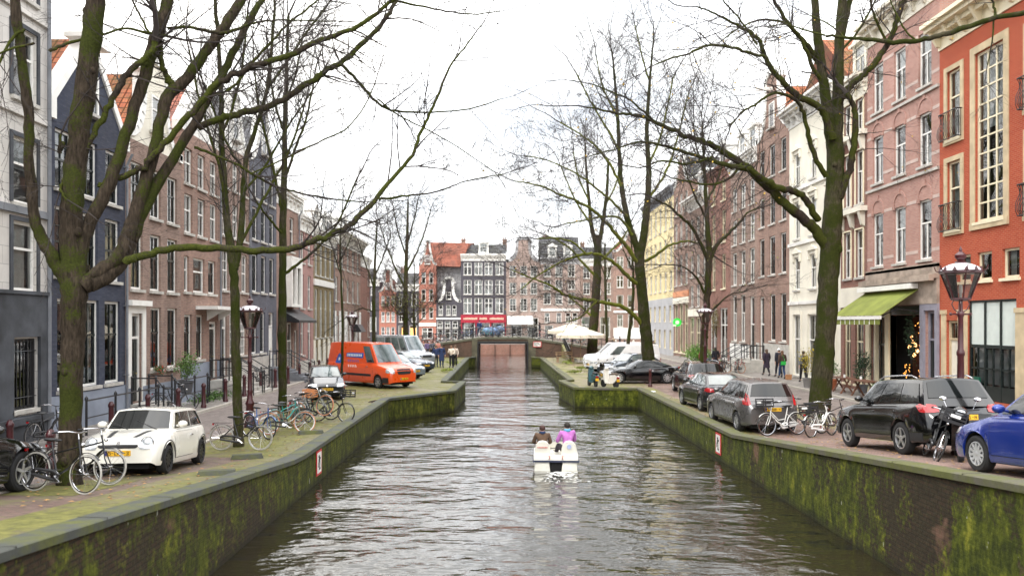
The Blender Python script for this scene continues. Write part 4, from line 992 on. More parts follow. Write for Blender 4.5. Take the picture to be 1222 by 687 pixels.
f9, w_ = fhouse('plain_taupe_house', 'taupe brick house right of the mansard roof, behind the mossy trunks', 692, 732, 312, B_brown,
    [(318, 332, (700, 713, 725), 8, 'cross'), (337, 351, (700, 713, 725), 8, 'cross'), (356, 370, (700, 713, 725), 8, 'cross'), (378, 402, (700, 722), 12, 'tee2')])
cornice(f9, w_, fz(310), T_white, .5); roof_eaves(f9, w_, fz(310), 2.2, R_dark, 8)
f10, w_ = fhouse('brown_and_white_house', 'brown house with white trim and red tiles left of the yellow building', 732, 775, 300, B_brown2,
    [(306, 319, (740, 753, 766), 8, 'double'), (329, 343, (740, 753, 766), 8, 'double'), (352, 367, (740, 753, 766), 8, 'single'), (375, 390, (740, 753, 766), 7, 'tee2')])
gable(f10, 'bell', w_, fz(300), 3.5, B_brown2, T_white, .4); roof_gabled(f10, w_, fz(300), 3.5, R_red, 8); band(f10, w_, fz(373), .3, T_white, .15); band(f10, w_, fz(404), 1.7, S_white, .1)
f11, w_ = fhouse('far_end_house', 'brown house mostly hidden behind the yellow building', 775, 815, 305, B_brown, [(315, 330, (783, 797), 8, 'cross'), (340, 355, (783, 797), 8, 'cross')])
cornice(f11, w_, fz(303), T_white, .5)
f0, w_ = fhouse('green_roofed_house', 'distant house with grey-green roof above the small red gable', 400, 438, 340, B_brown, [(350, 362, (420, 430), 6, 'cross')], Y=128)
roof_eaves(f0, w_, fz(340), 3, R_dark, 8)
# ------------------------------------------------------------------ trees
def barkmat(name, moss, base=(.06,.045,.03), mc=((.016,.02,.004),(.048,.056,.01))):
    m, nt, b = newmat(name); setb(b, base, .95, spec=.15)
    g = nn(nt, 'ShaderNodeNewGeometry'); pos = g.outputs['Position']
    mp = nn(nt, 'ShaderNodeMapping'); mp.inputs['Scale'].default_value = (1, 1, .22); nt.links.new(pos, mp.inputs[0])
    n1 = noise(nt, mp.outputs[0], 22, 6, .7); n2 = noise(nt, pos, 1.3, 5, .6); n3 = noise(nt, pos, 30, 4, .7)
    bark = ramp(nt, n1, [(.3, tuple(x*.3 for x in base)), (.5, base), (.72, tuple(x*2.1 for x in base))])
    f = ramp(nt, math_(nt, 'ADD', n2, math_(nt, 'MULTIPLY', math_(nt, 'SUBTRACT', n3, .5), .5)), [(.66-moss*.33, (0,0,0)), (.71-moss*.3, (1,1,1))])
    c = mix(nt, f, bark, ramp(nt, n3, [(.3, mc[0]), (.7, mc[1])]))
    nt.links.new(c, b.inputs['Base Color']); bump(nt, b, n1, .9, .03); return m
K_brown = barkmat('brown_elm_bark', .5, (.036,.027,.019)); K_moss = barkmat('mossy_bark', .62, (.04,.035,.02), ((.012,.016,.003),(.04,.048,.007)))
K_dark = barkmat('dark_mossy_bark', .6, (.04,.03,.02)); K_limb = barkmat('limb_bark', .7, (.03,.023,.017), ((.016,.02,.004),(.065,.075,.011)))
K_limbf = barkmat('bright_mossy_limb_bark', .95, (.07,.055,.035), ((.05,.06,.01),(.2,.22,.03)))
K_twig = plain('twig_bark', (.03,.022,.019), .9, var=.3, vs=2)
K_leafy = plain('yellow_autumn_leaf', (.55,.36,.05), .7, var=.35, vs=3); K_green = plain('yellow_green_leaf', (.3,.32,.05), .7, var=.35, vs=3)
def crom(pts, sub=4):
    out = []; n = len(pts)
    for i in range(n-1):
        p0 = pts[max(0,i-1)]; p1 = pts[i]; p2 = pts[i+1]; p3 = pts[min(n-1,i+2)]
        for k in range(sub):
            t = k/sub; out.append(tuple(.5*((2*b)+(-a+c)*t+(2*a-5*b+4*c-d)*t*t+(-a+3*b-3*c+d)*t**3) for a, b, c, d in zip(p0, p1, p2, p3)))
    out.append(tuple(pts[-1])); return out
def smooth_path(pp, jit, rnd):
    """pp: list of (x,y,z,r)"""
    c = crom(pp, 5); o = []
    for i, q in enumerate(c):
        j = min(q[3]*.28, jit)
        o.append((Vector(q[:3])+Vector((rnd.gauss(0,j), rnd.gauss(0,j), rnd.gauss(0,j))), max(.0012, q[3]*(1+rnd.gauss(0,.022)))))
    return o
mr_ = [.0025]
def grow(mb, p, d, r, L, lvl, rnd, upc, stats, leaf=None, spread=.9, kidn=(5, 4, 3)):
    n = max(3, int(L/.28)); pts = [p.copy()]; rs = [r]; seg = L/n
    d = d.normalized()
    for i in range(n):
        d = (d+Vector((rnd.gauss(0,.13), rnd.gauss(0,.13), rnd.gauss(0,.11)+upc*seg*.28))).normalized()
        p = p+d*seg; pts.append(p.copy()); rs.append(max(mr_[0]*.8, r*(1-.75*(i+1)/n)))
    mb.tube(pts, rs, 5 if r > .03 else (4 if r > .012 else 3), cap=False); stats[0] += n
    if lvl > 0:
        k = kidn[min(lvl-1, len(kidn)-1)]; k = rnd.randint(max(1, k-1), k+1)
        for q in range(k):
            t = rnd.uniform(.2, .97); i = min(n-1, int(t*n)); base = pts[i]; dd = (pts[i+1]-pts[i]).normalized()
            ax = dd.orthogonal().normalized(); ax.rotate(Quaternion(dd, rnd.uniform(0, 2*pi)))
            nd = (dd*cos(rnd.uniform(.45,.95)*spread)+ax*sin(rnd.uniform(.55,1.0)*spread)).normalized()
            grow(mb, base, nd, max(mr_[0], rs[i]*.66), L*rnd.uniform(.38,.68), lvl-1, rnd, upc, stats, leaf, spread, kidn)
    if leaf is not None and rnd.random() < leaf[1]:
        q = pts[rnd.randint(1, n)]; leaf[0].append(q)
def tree(name, label, group, base, trunk, limbs, seed, mt=None, ml=None, twig_len=1.6, twig_n=1.0, lvl=2, upc=.25, leaf=None, minr=.004, leafmat=None, hang=0, kn=(5,4,3)):
    """trunk/limbs: (px, py, Y, rpx) traced points"""
    rnd = random.Random(seed); root = thing(name, label, 'tree', base, 0, group); B = Vector(base); mr_[0] = max(.0022, base[1]*.00011); minr = max(minr, base[1]*.00018)
    tk = MB(); tw = MB(); lm = MB(); stats = [0]; lf = ([], leaf) if leaf else None
    def conv(l): return [(*(P(x, y, Y)-B), r*Y/F*.85*(1-.12*min(1, abs(x-600)/560))) for x, y, Y, r in l]
    for t in trunk:
        sp = smooth_path(conv(t), .009, rnd); tk.tube([q[0] for q in sp], [q[1] for q in sp], 16)
    for t in trunk:      # shoots from the upper stems
        sp = smooth_path(conv(t), .0, rnd); n_ = len(sp); thin = [k for k in range(n_) if sp[k][1] < sp[0][1]*.62]
        if not thin or seed in (11, 27): continue
        for _ in range(int(len(thin)*(.5 if seed == 21 else 1.9)*twig_n)+2):
            k = rnd.choice(thin); k = min(k, n_-2); p, r = sp[k]; dd = (sp[k+1][0]-p).normalized(); ax = dd.orthogonal().normalized(); ax.rotate(Quaternion(dd, rnd.uniform(0, 2*pi)))
            grow(tw, p, (dd*.7+ax*.75).normalized(), min(max(minr, r*.4), .014+base[1]*.0001), twig_len*rnd.uniform(.6,1.5), lvl, rnd, upc, stats, lf, .9, kn)
        dd = (sp[-1][0]-sp[-2][0]).normalized()
        for _ in range(3 if sp[-1][1] < sp[0][1]*.4 else 0): grow(tw, sp[-1][0], (dd+Vector((rnd.gauss(0,.25), rnd.gauss(0,.25), 0))).normalized(), max(minr, min(sp[-1][1]*.8, .03)), twig_len*1.4, lvl, rnd, upc, stats, lf, .9, kn)
    for L in limbs:
        sp = smooth_path(conv(L), .02, rnd); lm.tube([q[0] for q in sp], [q[1] for q in sp], 9)
        tot = sum((sp[i+1][0]-sp[i][0]).length for i in range(len(sp)-1)); nt_ = max(2, int(tot*4.2*twig_n))
        for _ in range(nt_):
            t = rnd.uniform(.22, 1.0)**.75; i = min(len(sp)-2, int(t*(len(sp)-1)))
            p, r = sp[i]
            dd = (sp[i+1][0]-p).normalized(); ax = dd.orthogonal().normalized(); ax.rotate(Quaternion(dd, rnd.uniform(0, 2*pi)))
            nd = dd*.6+ax*.8+Vector((0,0,.25-hang*rnd.random())); l = twig_len*rnd.uniform(.5,1.3)
            grow(tw, p, nd, min(max(minr, r*.55), .02), l, lvl, rnd, upc, stats, lf, .9, kn)
        # continue the tip
        dd = (sp[-1][0]-sp[-2][0]).normalized(); grow(tw, sp[-1][0], dd, max(minr, sp[-1][1]), twig_len*1.2, lvl, rnd, upc, stats, lf, .9, kn)
    from mathutils import noise as mn
    for M_, amp in ((tk, .012), (lm, .006)):
        M_.v = [tuple(Vector(v)+mn.noise_vector(Vector(v)*2.3)*amp*1.6+mn.noise_vector(Vector((v[0]*9, v[1]*9, v[2]*3)))*amp) for v in M_.v]
    for t in trunk:      # knots and old pruning scars
        sp = smooth_path(conv(t), 0, rnd)
        for _ in range(max(2, len(sp)//7)):
            p, r = rnd.choice(sp); a = rnd.uniform(0, 6.28); d = Vector((cos(a), sin(a), rnd.uniform(-.1,.4))); k = r*rnd.uniform(.25,.42)
            tk.ell(tuple(p+d*r*.82), (k, k, k*1.25), 9, 6)
    tk.build('trunk', mt or K_brown, root, smooth=60)
    if lm.v: lm.build('limbs', ml or K_limb, root, smooth=60)['kind'] = 'stuff'
    if tw.v: tw.build('twigs', K_twig, root)['kind'] = 'stuff'
    if lf and lf[0]:
        l = MB()
        for q in lf[0]:
            s = rnd.uniform(.025, .05); a = Vector((rnd.gauss(0,1), rnd.gauss(0,1), rnd.gauss(0,1))).normalized(); b_ = a.orthogonal().normalized(); c_ = a.cross(b_)
            q = q+Vector((0,0,-.03)); l.add([q-b_*s, q+c_*s*.7, q+b_*s, q-c_*s*.7], [(0,1,2,3)])
        l.build('leaves', leafmat or K_leafy, root)['kind'] = 'stuff'
    return root
def D(pts, Y0, Y1=None, k=1.0):
    """attach depths: linear from Y0 to Y1 along the list of (px,py,r)"""
    Y1 = Y0 if Y1 is None else Y1; n = len(pts)-1
    return [(x, y, lerp(Y0, Y1, (i/n)**k), r) for i, (x, y, r) in enumerate(pts)]
# ---- big left tree
gb = (-8.25, 15.0, gl(15))
tree('elm_tree', 'large brown-barked bare elm with many thick limbs beside the white hatchback', 'bare trees along the canal', gb,
 [D([(82,596,22),(82,572,19.5),(83,540,17.5),(84,480,16.5),(86,420,17),(88,370,18.5),(90,335,20),(92,318,17)], 15),
  D([(90,345,20),(86,310,18),(85,270,17),(88,220,16.5),(94,165,16),(101,110,15.5),(108,55,15),(114,5,14.5),(119,-40,13),(128,-95,11)], 15),
  D([(86,345,13),(72,322,11),(58,300,9.5),(46,275,8.5),(38,235,8),(35,185,7.5),(33,130,7.5),(27,75,7.5),(21,30,8),(15,-20,7)], 15, 14.2),
  D([(92,330,12),(100,285,10),(118,245,9.5),(136,205,9.5),(153,150,9),(167,110,9),(181,62,9.5),(192,30,9),(204,-10,8)], 15, 15.8),
  D([(100,340,15),(122,324,12.5),(143,305,11),(155,275,10.5),(168,232,9.5),(185,175,8.5),(199,117,9),(222,95,8),(243,66,7.5),(262,38,7.5),(287,2,7),(300,-25,6)], 15, 16.4),
  D([(108,338,13),(135,325,10.5),(152,298,10),(176,240,9),(206,190,8),(232,148,7),(256,104,6.2),(275,70,5.5),(292,36,5),(312,0,4.2),(325,-30,3.5)], 15, 17.2)],
 [D([(150,312,6.5),(175,303,5.8),(215,297,5.5),(260,296,5.2),(305,299,5.2),(345,297,5),(380,285,4.6),(415,270,4.2),(442,245,3.6),(467,215,3),(491,186,2.6),(503,157,2.3),(516,129,2),(537,80,1.5),(558,52,1.1),(575,30,.8)], 15, 17.8),
  D([(452,238,2),(480,234,1.5),(508,231,1.2),(535,224,1),(560,215,.9),(600,208,.7)], 17, 16.6),
  D([(237,151,5.5),(260,142,5.2),(282,137,5),(305,131,4.8),(330,124,4.6),(371,98,4.4),(392,83,4.2),(410,73,4),(430,55,3.6),(450,36,3.2),(466,15,3),(474,-5,2.6)], 16, 17.8),
  D([(408,76,2.4),(425,95,2.2),(442,115,2.1),(460,129,1.8),(480,133,1.5),(515,134,1.2),(560,130,1),(598,118,.7)], 17.4, 18.4),
  D([(450,118,1.2),(480,140,1),(520,160,.9),(560,185,.7),(590,205,.6)], 17.6, 18.4),
  D([(118,222,5),(138,213,5),(165,203,5),(192,178,5),(215,150,5),(240,122,5),(262,98,4.8),(300,80,4.6),(335,70,4.3),(378,52,4),(405,40,3.5),(430,30,3.2),(455,12,2.8),(475,-4,2.4)], 15.3, 16),
  D([(232,176,2.4),(258,186,2),(285,197,1.9),(323,220,1.7),(350,228,1.5),(378,235,1.3),(430,241,.9)], 16, 17),
  D([(298,208,1.1),(330,194,1.2),(360,180,1.2),(390,165,1.1),(415,152,1),(440,118,.9),(455,75,.7)], 16, 17),
  D([(60,61,2.6),(79,53,2.4),(117,42,2),(151,35,1.8),(180,41,2.6),(200,44,2.2)], 14.6, 15.6),
  D([(40,52,2),(20,56,1.8),(0,64,1.6),(-20,70,1.4)], 14.3, 13.9),
  D([(28,35,2.6),(12,50,2.2),(-8,90,1.8)], 14.3, 14),
  D([(98,190,4),(112,160,4.5),(128,132,4.8),(146,98,4.8),(160,80,4.8),(178,66,5),(186,50,5)], 15, 15.4),
  D([(208,110,6.5),(203,98,5),(197,88,4.2),(192,68,4.4),(190,50,4.8),(190,30,4),(184,0,3.6)], 15.8, 15.6),
  D([(200,34,2.4),(225,32,2.3),(250,38,2.6),(276,38,2.4),(300,28,1.6),(330,24,1.3),(365,25,1),(420,26,.8)], 15.8, 16.5),
  D([(240,112,2.3),(262,113,2),(282,100,2),(300,75,2),(322,52,1.8),(345,28,1.6),(370,8,1.4),(392,-10,1.2)], 16, 17),
  D([(178,40,1.8),(168,20,1.6),(158,0,1.5),(150,-20,1.3)], 15.3, 15.2),
  D([(474,2,1.8),(505,8,1.4),(540,15,1.1),(570,17,.9),(598,14,.7)], 17.8, 18.4),
  D([(84,200,3.6),(76,215,3),(72,226,2.2),(80,238,1.2)], 15, 14.7), D([(76,170,3),(70,182,2.6),(73,160,1.5)], 14.9, 14.7)],
 11, twig_len=1.7, twig_n=.68, lvl=3, upc=.12, hang=.5, kn=(4,3,3))
# ---- second left tree
tree('elm_tree', 'slender twin-stemmed mossy tree left of the bicycle cluster', 'bare trees along the canal', (-7.4, 22.4, gl(22.4)),
 [D([(285,537,9),(284,520,7.5),(283,470,6.8),(281,400,6.5),(280,340,6.5),(277,310,6.5),(272,270,5.4),(268,220,4.6),(265,170,4.2),(264,110,3.6),(260,50,3),(256,-20,2.4)], 22.4),
  D([(281,322,5),(287,280,4.6),(290,230,4),(294,190,3.8),(306,150,3.2),(318,110,2.7),(324,60,2.3),(328,0,1.8)], 22.4, 23)],
 [D([(268,240,2.6),(262,200,2.3),(250,160,2),(236,110,1.7),(226,60,1.4)], 22.4, 21.6), D([(283,300,2.4),(302,262,2.2),(322,225,2),(345,180,1.7),(362,130,1.4)], 22.4, 23),
  D([(265,160,2.2),(280,120,2),(290,70,1.7),(296,10,1.4)], 22.4, 23), D([(293,205,2.2),(276,180,1.9),(258,140,1.6),(240,90,1.2)], 22.6, 22),
  D([(318,108,2),(338,80,1.8),(362,45,1.5),(395,0,1.2)], 23, 24), D([(290,230,2),(315,200,1.8),(345,150,1.4),(372,110,1.1)], 22.6, 23.4)],
 12, K_moss, K_limb, 2.0, .7, 3, .3, kn=(3,3,3))
tree('elm_tree', 'slender straight mossy tree directly behind the bicycle cluster', 'bare trees along the canal', (-8.3, 30, gl(30)),
 [D([(337,492,7.5),(337,470,6.2),(337,400,6),(337,330,5.6),(338,270,5),(339,220,4.4),(340,150,3.6),(342,90,2.8),(344,20,2)], 30)],
 [D([(337,250,2.4),(328,210,2.2),(318,165,1.9),(308,120,1.5),(302,70,1.2)], 30, 29), D([(339,215,2.2),(352,180,2),(366,140,1.7),(376,90,1.3)], 30, 31),
  D([(336,330,2.4),(360,312,2.1),(385,290,1.8),(405,262,1.5),(425,215,1.2)], 30, 31), D([(340,160,1.9),(330,130,1.7),(322,90,1.4),(318,40,1.1)], 30, 29.5),
  D([(341,120,1.7),(352,90,1.4),(360,50,1.1)], 30, 31), D([(338,280,2),(322,262,1.7),(306,240,1.4)], 30, 29)],
 13, K_moss, K_limb, 2.2, .7, 3, .35, kn=(3,3,3))
tree('young_elm_tree', 'thin young tree in front of the orange van', 'bare trees along the canal', (-7.7, 38.2, gl(38)),
 [D([(408,476,2.2),(408,440,1.9),(409,400,1.8),(408,350,1.6),(406,310,1.3),(407,270,.9),(410,230,.6)], 38.2)],
 [D([(407,330,.9),(398,300,.8),(388,270,.6)], 38.2, 37.5), D([(407,310,.9),(418,285,.7),(428,255,.5)], 38.2, 39)],
 14, K_moss, K_moss, 1.1, .8, 1, .3)
tree('young_elm_tree', 'thin mossy tree with a few yellow leaves, left of the lit shop', 'bare trees along the canal', (-10.0, 61, gl(61)),
 [D([(446,438,3),(446,400,2.8),(446,360,2.6),(447,330,2.2),(448,300,1.5),(450,265,1)], 61)],
 [D([(447,345,1.2),(438,320,1),(430,295,.7)], 61), D([(447,330,1.2),(458,305,1),(466,280,.7)], 61), D([(446,372,1),(430,368,.9),(415,378,.7)], 61, 60)],
 15, K_moss, K_moss, 2.4, .7, 2, .2, leaf=.12, leafmat=K_green)
tree('lime_tree', 'bare tree with yellow-green leaves low on its trunk, in front of the lit shop', 'bare trees along the canal', (-9.0, 74, gl(74)),
 [D([(484,432,4.5),(484,400,4),(484,370,3.4),(484,345,3.2),(485,310,2.6),(486,280,2),(487,240,1.2)], 74)],
 [D([(484,345,1.6),(472,320,1.3),(460,290,1),(452,262,.7)], 74), D([(485,325,1.6),(498,300,1.3),(508,272,1),(514,250,.7)], 74, 76), D([(485,305,1.4),(476,280,1.1),(470,252,.8)], 74), D([(486,290,1.3),(494,262,1),(499,240,.7)], 74)],
 16, K_dark, K_dark, 3.0, .8, 3, .3, kn=(3,3,2))
tree('low_leafy_shoots', 'tuft of yellow-green leafy shoots on the trunk before the lit shop', None, (-9.0, 73.3, gl(74)),
 [D([(484,392,1),(484,372,.8)], 73.3)], [D([(484,385,.8),(474,372,.6),(466,362,.4)], 73.3), D([(484,385,.8),(494,375,.6),(502,370,.4)], 73.3), D([(484,378,.7),(480,362,.5)], 73.3)],
 17, K_moss, K_moss, 1.6, 2.5, 2, .0, leaf=.9, leafmat=K_green)['category'] = 'shoots'
# ---- big right tree
tree('elm_tree', 'large dark green mossy tree with spreading limbs beside the white bicycles', 'bare trees along the canal', (11.75, 29.3, gr(29)),
 [D([(976,500,17.5),(978,485,16),(981,450,15.5),(985,400,15),(988,350,15),(990,310,15),(992,280,15),(995,240,13.5),(997,200,13),(996,160,12)], 29.3),
  D([(994,180,9),(988,140,8),(984,107,7.5),(979,70,6.8),(974,30,6),(972,-20,5),(970,-70,4)], 29.3, 28.8),
  D([(997,180,10),(999,140,9),(1000,95,8),(1002,47,7.2),(1005,0,6.5),(1010,-50,5)], 29.3, 29.6),
  D([(1002,60,4),(1008,30,4.4),(1014,0,4),(1018,-40,3.4)], 29.5, 30)],
 [D([(986,296,9),(975,276,8),(960,263,7.5),(944,249,7),(925,232,6.6),(905,213,6.2),(885,196,5.6),(858,178,4.6),(838,169,4),(818,162,3.5),(795,152,3.1),(775,142,2.8),(755,137,2.2),(735,135,1.7),(700,128,1.2)], 29.3, 26.5),
  D([(976,262,5),(962,238,5),(948,229,5),(930,224,5),(912,214,4.8),(889,201,4),(862,196,3.4),(834,187,2.8),(810,180,2.3),(785,172,1.9),(760,170,1.4),(735,178,1),(705,186,.8)], 29, 25.5),
  D([(993,165,6),(984,138,5.2),(972,124,5),(958,118,4.8),(944,108,4.5),(934,97,4.2),(922,84,3.8),(914,70,3.6),(908,52,3),(897,40,2.6),(885,33,2.2),(868,24,1.8),(850,15,1.4),(830,8,1)], 29, 26.5),
  D([(976,76,3.6),(968,60,3.5),(956,47,3.3),(942,30,3),(928,8,2.6),(918,-14,2.2)], 29.2, 28),
  D([(980,100,3),(970,80,3),(958,52,2.6),(948,36,2.2),(930,26,1.8),(905,24,1.4),(880,35,1.1),(860,50,.8)], 29.1, 27.2),
  D([(986,212,4.2),(975,192,3.8),(966,166,3.6),(960,140,3.2),(955,125,2.9),(940,114,2.4),(922,112,2.1),(900,126,1.8),(885,134,1.5),(872,150,1.2)], 29, 26.8),
  D([(914,68,2.2),(890,62,2.1),(870,56,2),(845,55,1.8),(822,64,1.5),(800,70,1.3),(780,78,1)], 26.8, 25.5),
  D([(1001,126,5.6),(1012,106,5.2),(1026,93,5),(1040,80,4.8),(1054,62,4.5),(1064,42,4.2),(1072,20,4),(1080,-4,3.6),(1088,-30,3)], 29.3, 28.2),
  D([(1002,235,6),(1012,208,5.2),(1018,180,5),(1021,150,4.6),(1019,128,4),(1012,112,3.4)], 29.1, 28.6),
  D([(1060,55,2.2),(1048,30,2),(1040,8,1.8),(1036,-20,1.5)], 28.6, 28), D([(1005,60,2),(1022,40,1.8),(1040,10,1.5),(1050,-12,1.2)], 29.4, 29.8),
  D([(904,54,1.5),(880,20,1.3),(862,0,1.1),(850,-20,.9)], 27, 26), D([(885,196,2.4),(868,214,1.9),(848,220,1.6),(826,218,1.3),(800,212,1)], 27.6, 25.8),
  D([(850,188,2),(820,196,1.6),(790,192,1.3),(765,200,1),(740,196,.8)], 26.5, 25), D([(780,144,1.6),(752,120,1.3),(735,112,1.1),(705,100,.8)], 26.5, 25)],
 21, K_moss, K_limb, 2.6, .7, 3, .05, leaf=.03, hang=.5, kn=(4,3,3))
# ---- tree behind the coupe
tree('elm_tree', 'tall mossy elm rising from between the dark coupe and the white vans', 'bare trees along the canal', (8.8, 48, gr(48)),
 [D([(778,452,11),(774,430,9.5),(771,400,8.5),(768,370,8),(765,335,7.5),(763,310,7.5),(762,290,7)], 48),
  D([(762,300,5),(754,278,4.6),(746,248,4),(741,215,3.6),(739,180,3),(737,140,2.4),(734,100,1.8),(730,60,1.2)], 48, 47.4),
  D([(765,300,6),(770,268,5.2),(773,235,4.6),(774,200,4),(772,165,3.3),(773,130,2.6),(776,90,1.9),(780,45,1.2)], 48, 48.8)],
 [D([(763,318,3.2),(752,300,3),(738,283,2.8),(722,264,2.5),(706,250,2.2),(688,240,1.9),(668,232,1.5),(645,222,1.2),(615,216,.8)], 48, 44),
  D([(766,388,3),(757,376,3.2),(742,366,3),(728,362,2.8),(712,359,2.6),(694,357,2.2),(676,352,1.8),(655,340,1.4),(630,330,1),(610,322,.7)], 48, 44),
  D([(762,340,3),(748,328,2.8),(733,314,2.5),(716,304,2.2),(698,303,1.9),(680,308,1.6),(660,318,1.3),(640,330,1),(622,345,.7)], 48, 43),
  D([(741,222,2),(728,196,1.8),(712,176,1.5),(692,160,1.2),(668,146,.9)], 47.6, 46), D([(739,180,1.8),(722,150,1.5),(704,120,1.2),(688,88,.9)], 47.5, 46),
  D([(748,258,2),(730,240,1.8),(708,222,1.5),(684,205,1.2),(655,192,.9),(628,186,.7)], 47.5, 44.5), D([(773,240,2.2),(790,214,1.9),(802,186,1.6),(812,150,1.2),(822,110,.9)], 48.4, 50),
  D([(774,196,1.9),(788,164,1.6),(796,130,1.3),(804,90,1)], 48.5, 49.5), D([(737,140,1.5),(720,106,1.2),(712,70,.9)], 47.4, 46.6), D([(776,100,1.3),(766,66,1.1),(758,30,.8)], 48.8, 48),
  D([(770,312,2.4),(786,302,2.1),(800,292,1.8),(820,288,1.4),(838,292,1)], 48, 46), D([(754,280,2),(742,262,1.8),(725,258,1.5),(700,262,1.2),(672,268,.9)], 47.8, 45),
  D([(712,359,1.6),(700,372,1.3),(690,380,1),(676,384,.8)], 45.5, 44.6), D([(700,303,1.5),(684,290,1.3),(664,284,1),(640,285,.8)], 45, 43.5)],
 22, K_moss, K_limbf, 3.0, .62, 3, .3, leaf=.01, kn=(4,3,3))
tree('elm_tree', 'stout mossy elm behind the cream parasols', 'bare trees along the canal', (8.3, 72, gr(72)),
 [D([(706,436,9),(707,410,7.5),(709,380,6.6),(712,340,6),(713,310,5.4),(714,280,4.6)], 72),
  D([(713,300,3.4),(706,270,3),(703,240,2.4),(700,205,1.8),(698,170,1.2)], 72, 71), D([(714,295,3.4),(720,262,2.9),(724,230,2.3),(726,190,1.6)], 72, 73)],
 [D([(712,330,2),(698,316,1.8),(684,300,1.5),(668,288,1.2),(650,280,.8)], 72, 70), D([(713,315,2),(728,300,1.8),(742,286,1.4),(752,268,1)], 72, 74),
  D([(706,268,1.7),(692,248,1.4),(680,225,1.1),(670,200,.8)], 71.5, 70), D([(703,240,1.5),(690,210,1.2),(684,180,.9)], 71.5, 70), D([(722,245,1.5),(734,222,1.2),(742,195,.9)], 72.5, 74), D([(709,380,1.6),(694,366,1.3),(676,352,1),(660,345,.7)], 72, 70)],
 23, K_dark, K_limbf, 3.4, .6, 3, .3, kn=(4,3,2))
tree('young_elm_tree', 'thin leaning mossy tree in front of the white vans', 'bare trees along the canal', (9.0, 57, gr(57)),
 [D([(746,436,3.2),(749,414,2.8),(752,390,2.5),(755,365,2.2),(756,335,1.8),(755,310,1.3),(752,280,.9)], 57)],
 [D([(756,340,1),(764,318,.8),(770,296,.6)], 57), D([(755,322,1),(745,300,.8),(738,280,.6)], 57)],
 24, K_dark, K_dark, 1.6, .8, 1, .3)
tree('young_elm_tree', 'thin straight mossy tree just right of the cream parasols', 'bare trees along the canal', (9.2, 70, gr(70)),
 [D([(724,432,2.2),(724,400,2),(723,360,1.9),(722,320,1.6),(722,290,1.1)], 70)], [D([(723,340,.9),(730,315,.7)], 70), D([(722,330,.9),(714,306,.7)], 70)],
 25, K_moss, K_moss, 1.6, .8, 1, .3)
tree('young_elm_tree', 'dark slim tree beside the old lamp post, right of the dark estate car', 'bare trees along the canal', (10.75, 43, gr(43)),
 [D([(837,462,8),(838,440,6.2),(840,410,5.4),(843,370,5),(845,335,4.7),(846,300,4.3),(844,265,3.4),(842,230,2.8),(840,190,2.1),(838,150,1.4)], 43)],
 [D([(846,312,3),(836,290,2.7),(826,272,2.4),(812,258,2),(798,246,1.6),(782,238,1.2)], 43, 41.5), D([(847,312,3),(856,292,2.6),(868,280,2.3),(880,268,1.9),(892,254,1.4),(905,248,1)], 43, 44),
  D([(844,262,1.9),(832,240,1.6),(822,215,1.3),(815,190,.9)], 43, 42), D([(843,240,1.8),(856,216,1.5),(864,190,1.1)], 43, 44), D([(840,205,1.5),(832,180,1.2),(828,150,.9)], 43, 42.4), D([(841,350,2),(832,332,1.6),(818,320,1.2),(806,316,.9)], 43, 42), D([(850,370,1.4),(870,352,1.1),(888,348,.8)], 43, 43)],
 26, K_dark, K_dark, 2.6, .85, 3, .25, kn=(3,3,3), leaf=.05, leafmat=K_green)
# tree standing right of the frame, its boughs reach in at the top
tree('elm_tree', 'mossy bough reaching in from the tree outside the right edge', 'bare trees along the canal', (12.3, 15, gr(15)),
 [D([(1379,560,24),(1380,450,22),(1384,300,20),(1390,150,17),(1395,20,14)], 15),
  D([(1390,110,9),(1340,60,7),(1290,28,5.6),(1250,16,4.8),(1222,16,4.4),(1190,22,4.2),(1150,34,4.1),(1120,43,4),(1092,49,3.8),(1060,50,3.4),(1030,47,2.9),(1008,45,2.4),(985,43,1.8)], 15, 16.8)],
 [D([(1188,22,2.2),(1186,8,1.8),(1180,-10,1.4)], 15.8), D([(1186,24,1.4),(1184,50,1.1),(1178,78,.8)], 15.8), D([(1094,49,1.6),(1080,36,1.3),(1068,14,1.1),(1060,-8,.9)], 16.2), D([(985,43,1.5),(960,36,1.2),(940,30,.9),(915,32,.7)], 16.8, 17), D([(1010,46,1.4),(990,30,1.1),(965,18,.8)], 16.8, 17.2)],
 27, K_moss, K_limb, .8, .4, 2, .0, hang=.6)
# a few more bare crowns far off
def auto_tree(label, x, Y, H, r, seed, zf, group='bare trees along the canal', name='elm_tree', **kw):
    rnd = random.Random(seed); px = 600+x*F/Y; zb = zf(Y); f_ = F/Y
    def q(dx, z, rr): return (600+(x+dx)*f_, 385-(z-CZ)*f_, rr*f_)
    tr = [D([q(0, zb, r*1.3), q(.05, zb+.5, r), q(.1, zb+H*.2, r*.9), q(0, zb+H*.45, r*.7), q(.1, zb+H*.75, r*.4), q(.0, zb+H*.95, r*.15)], Y)]
    lm = []
    for k in range(9):
        t = rnd.uniform(.25, .75); s = rnd.choice((-1, 1)); L = H*rnd.uniform(.2, .34); z = zb+H*t; yo = rnd.uniform(-2, 2)
        lm.append(D([q(0, z, r*.35), q(s*L*.35, z+L*.35, r*.28), q(s*L*.7, z+L*.8, r*.18), q(s*L, z+L*1.1, r*.08)], Y, Y+yo))
    return tree(name, label, group, (x, Y, zb), tr, lm, seed, K_dark, K_dark, kw.get('tl', 2.2), kw.get('tn', .9), 2, .3)
#auto_tree('bare tree on the far square in front of the mansard-roofed house', 11.5, 100, 13, .22, 31, lambda y: 1.0)
auto_tree('bare tree standing by the white-windowed left row, behind the silver van', -9.4, 84, 11, .16, 32, lambda y: 1.0)
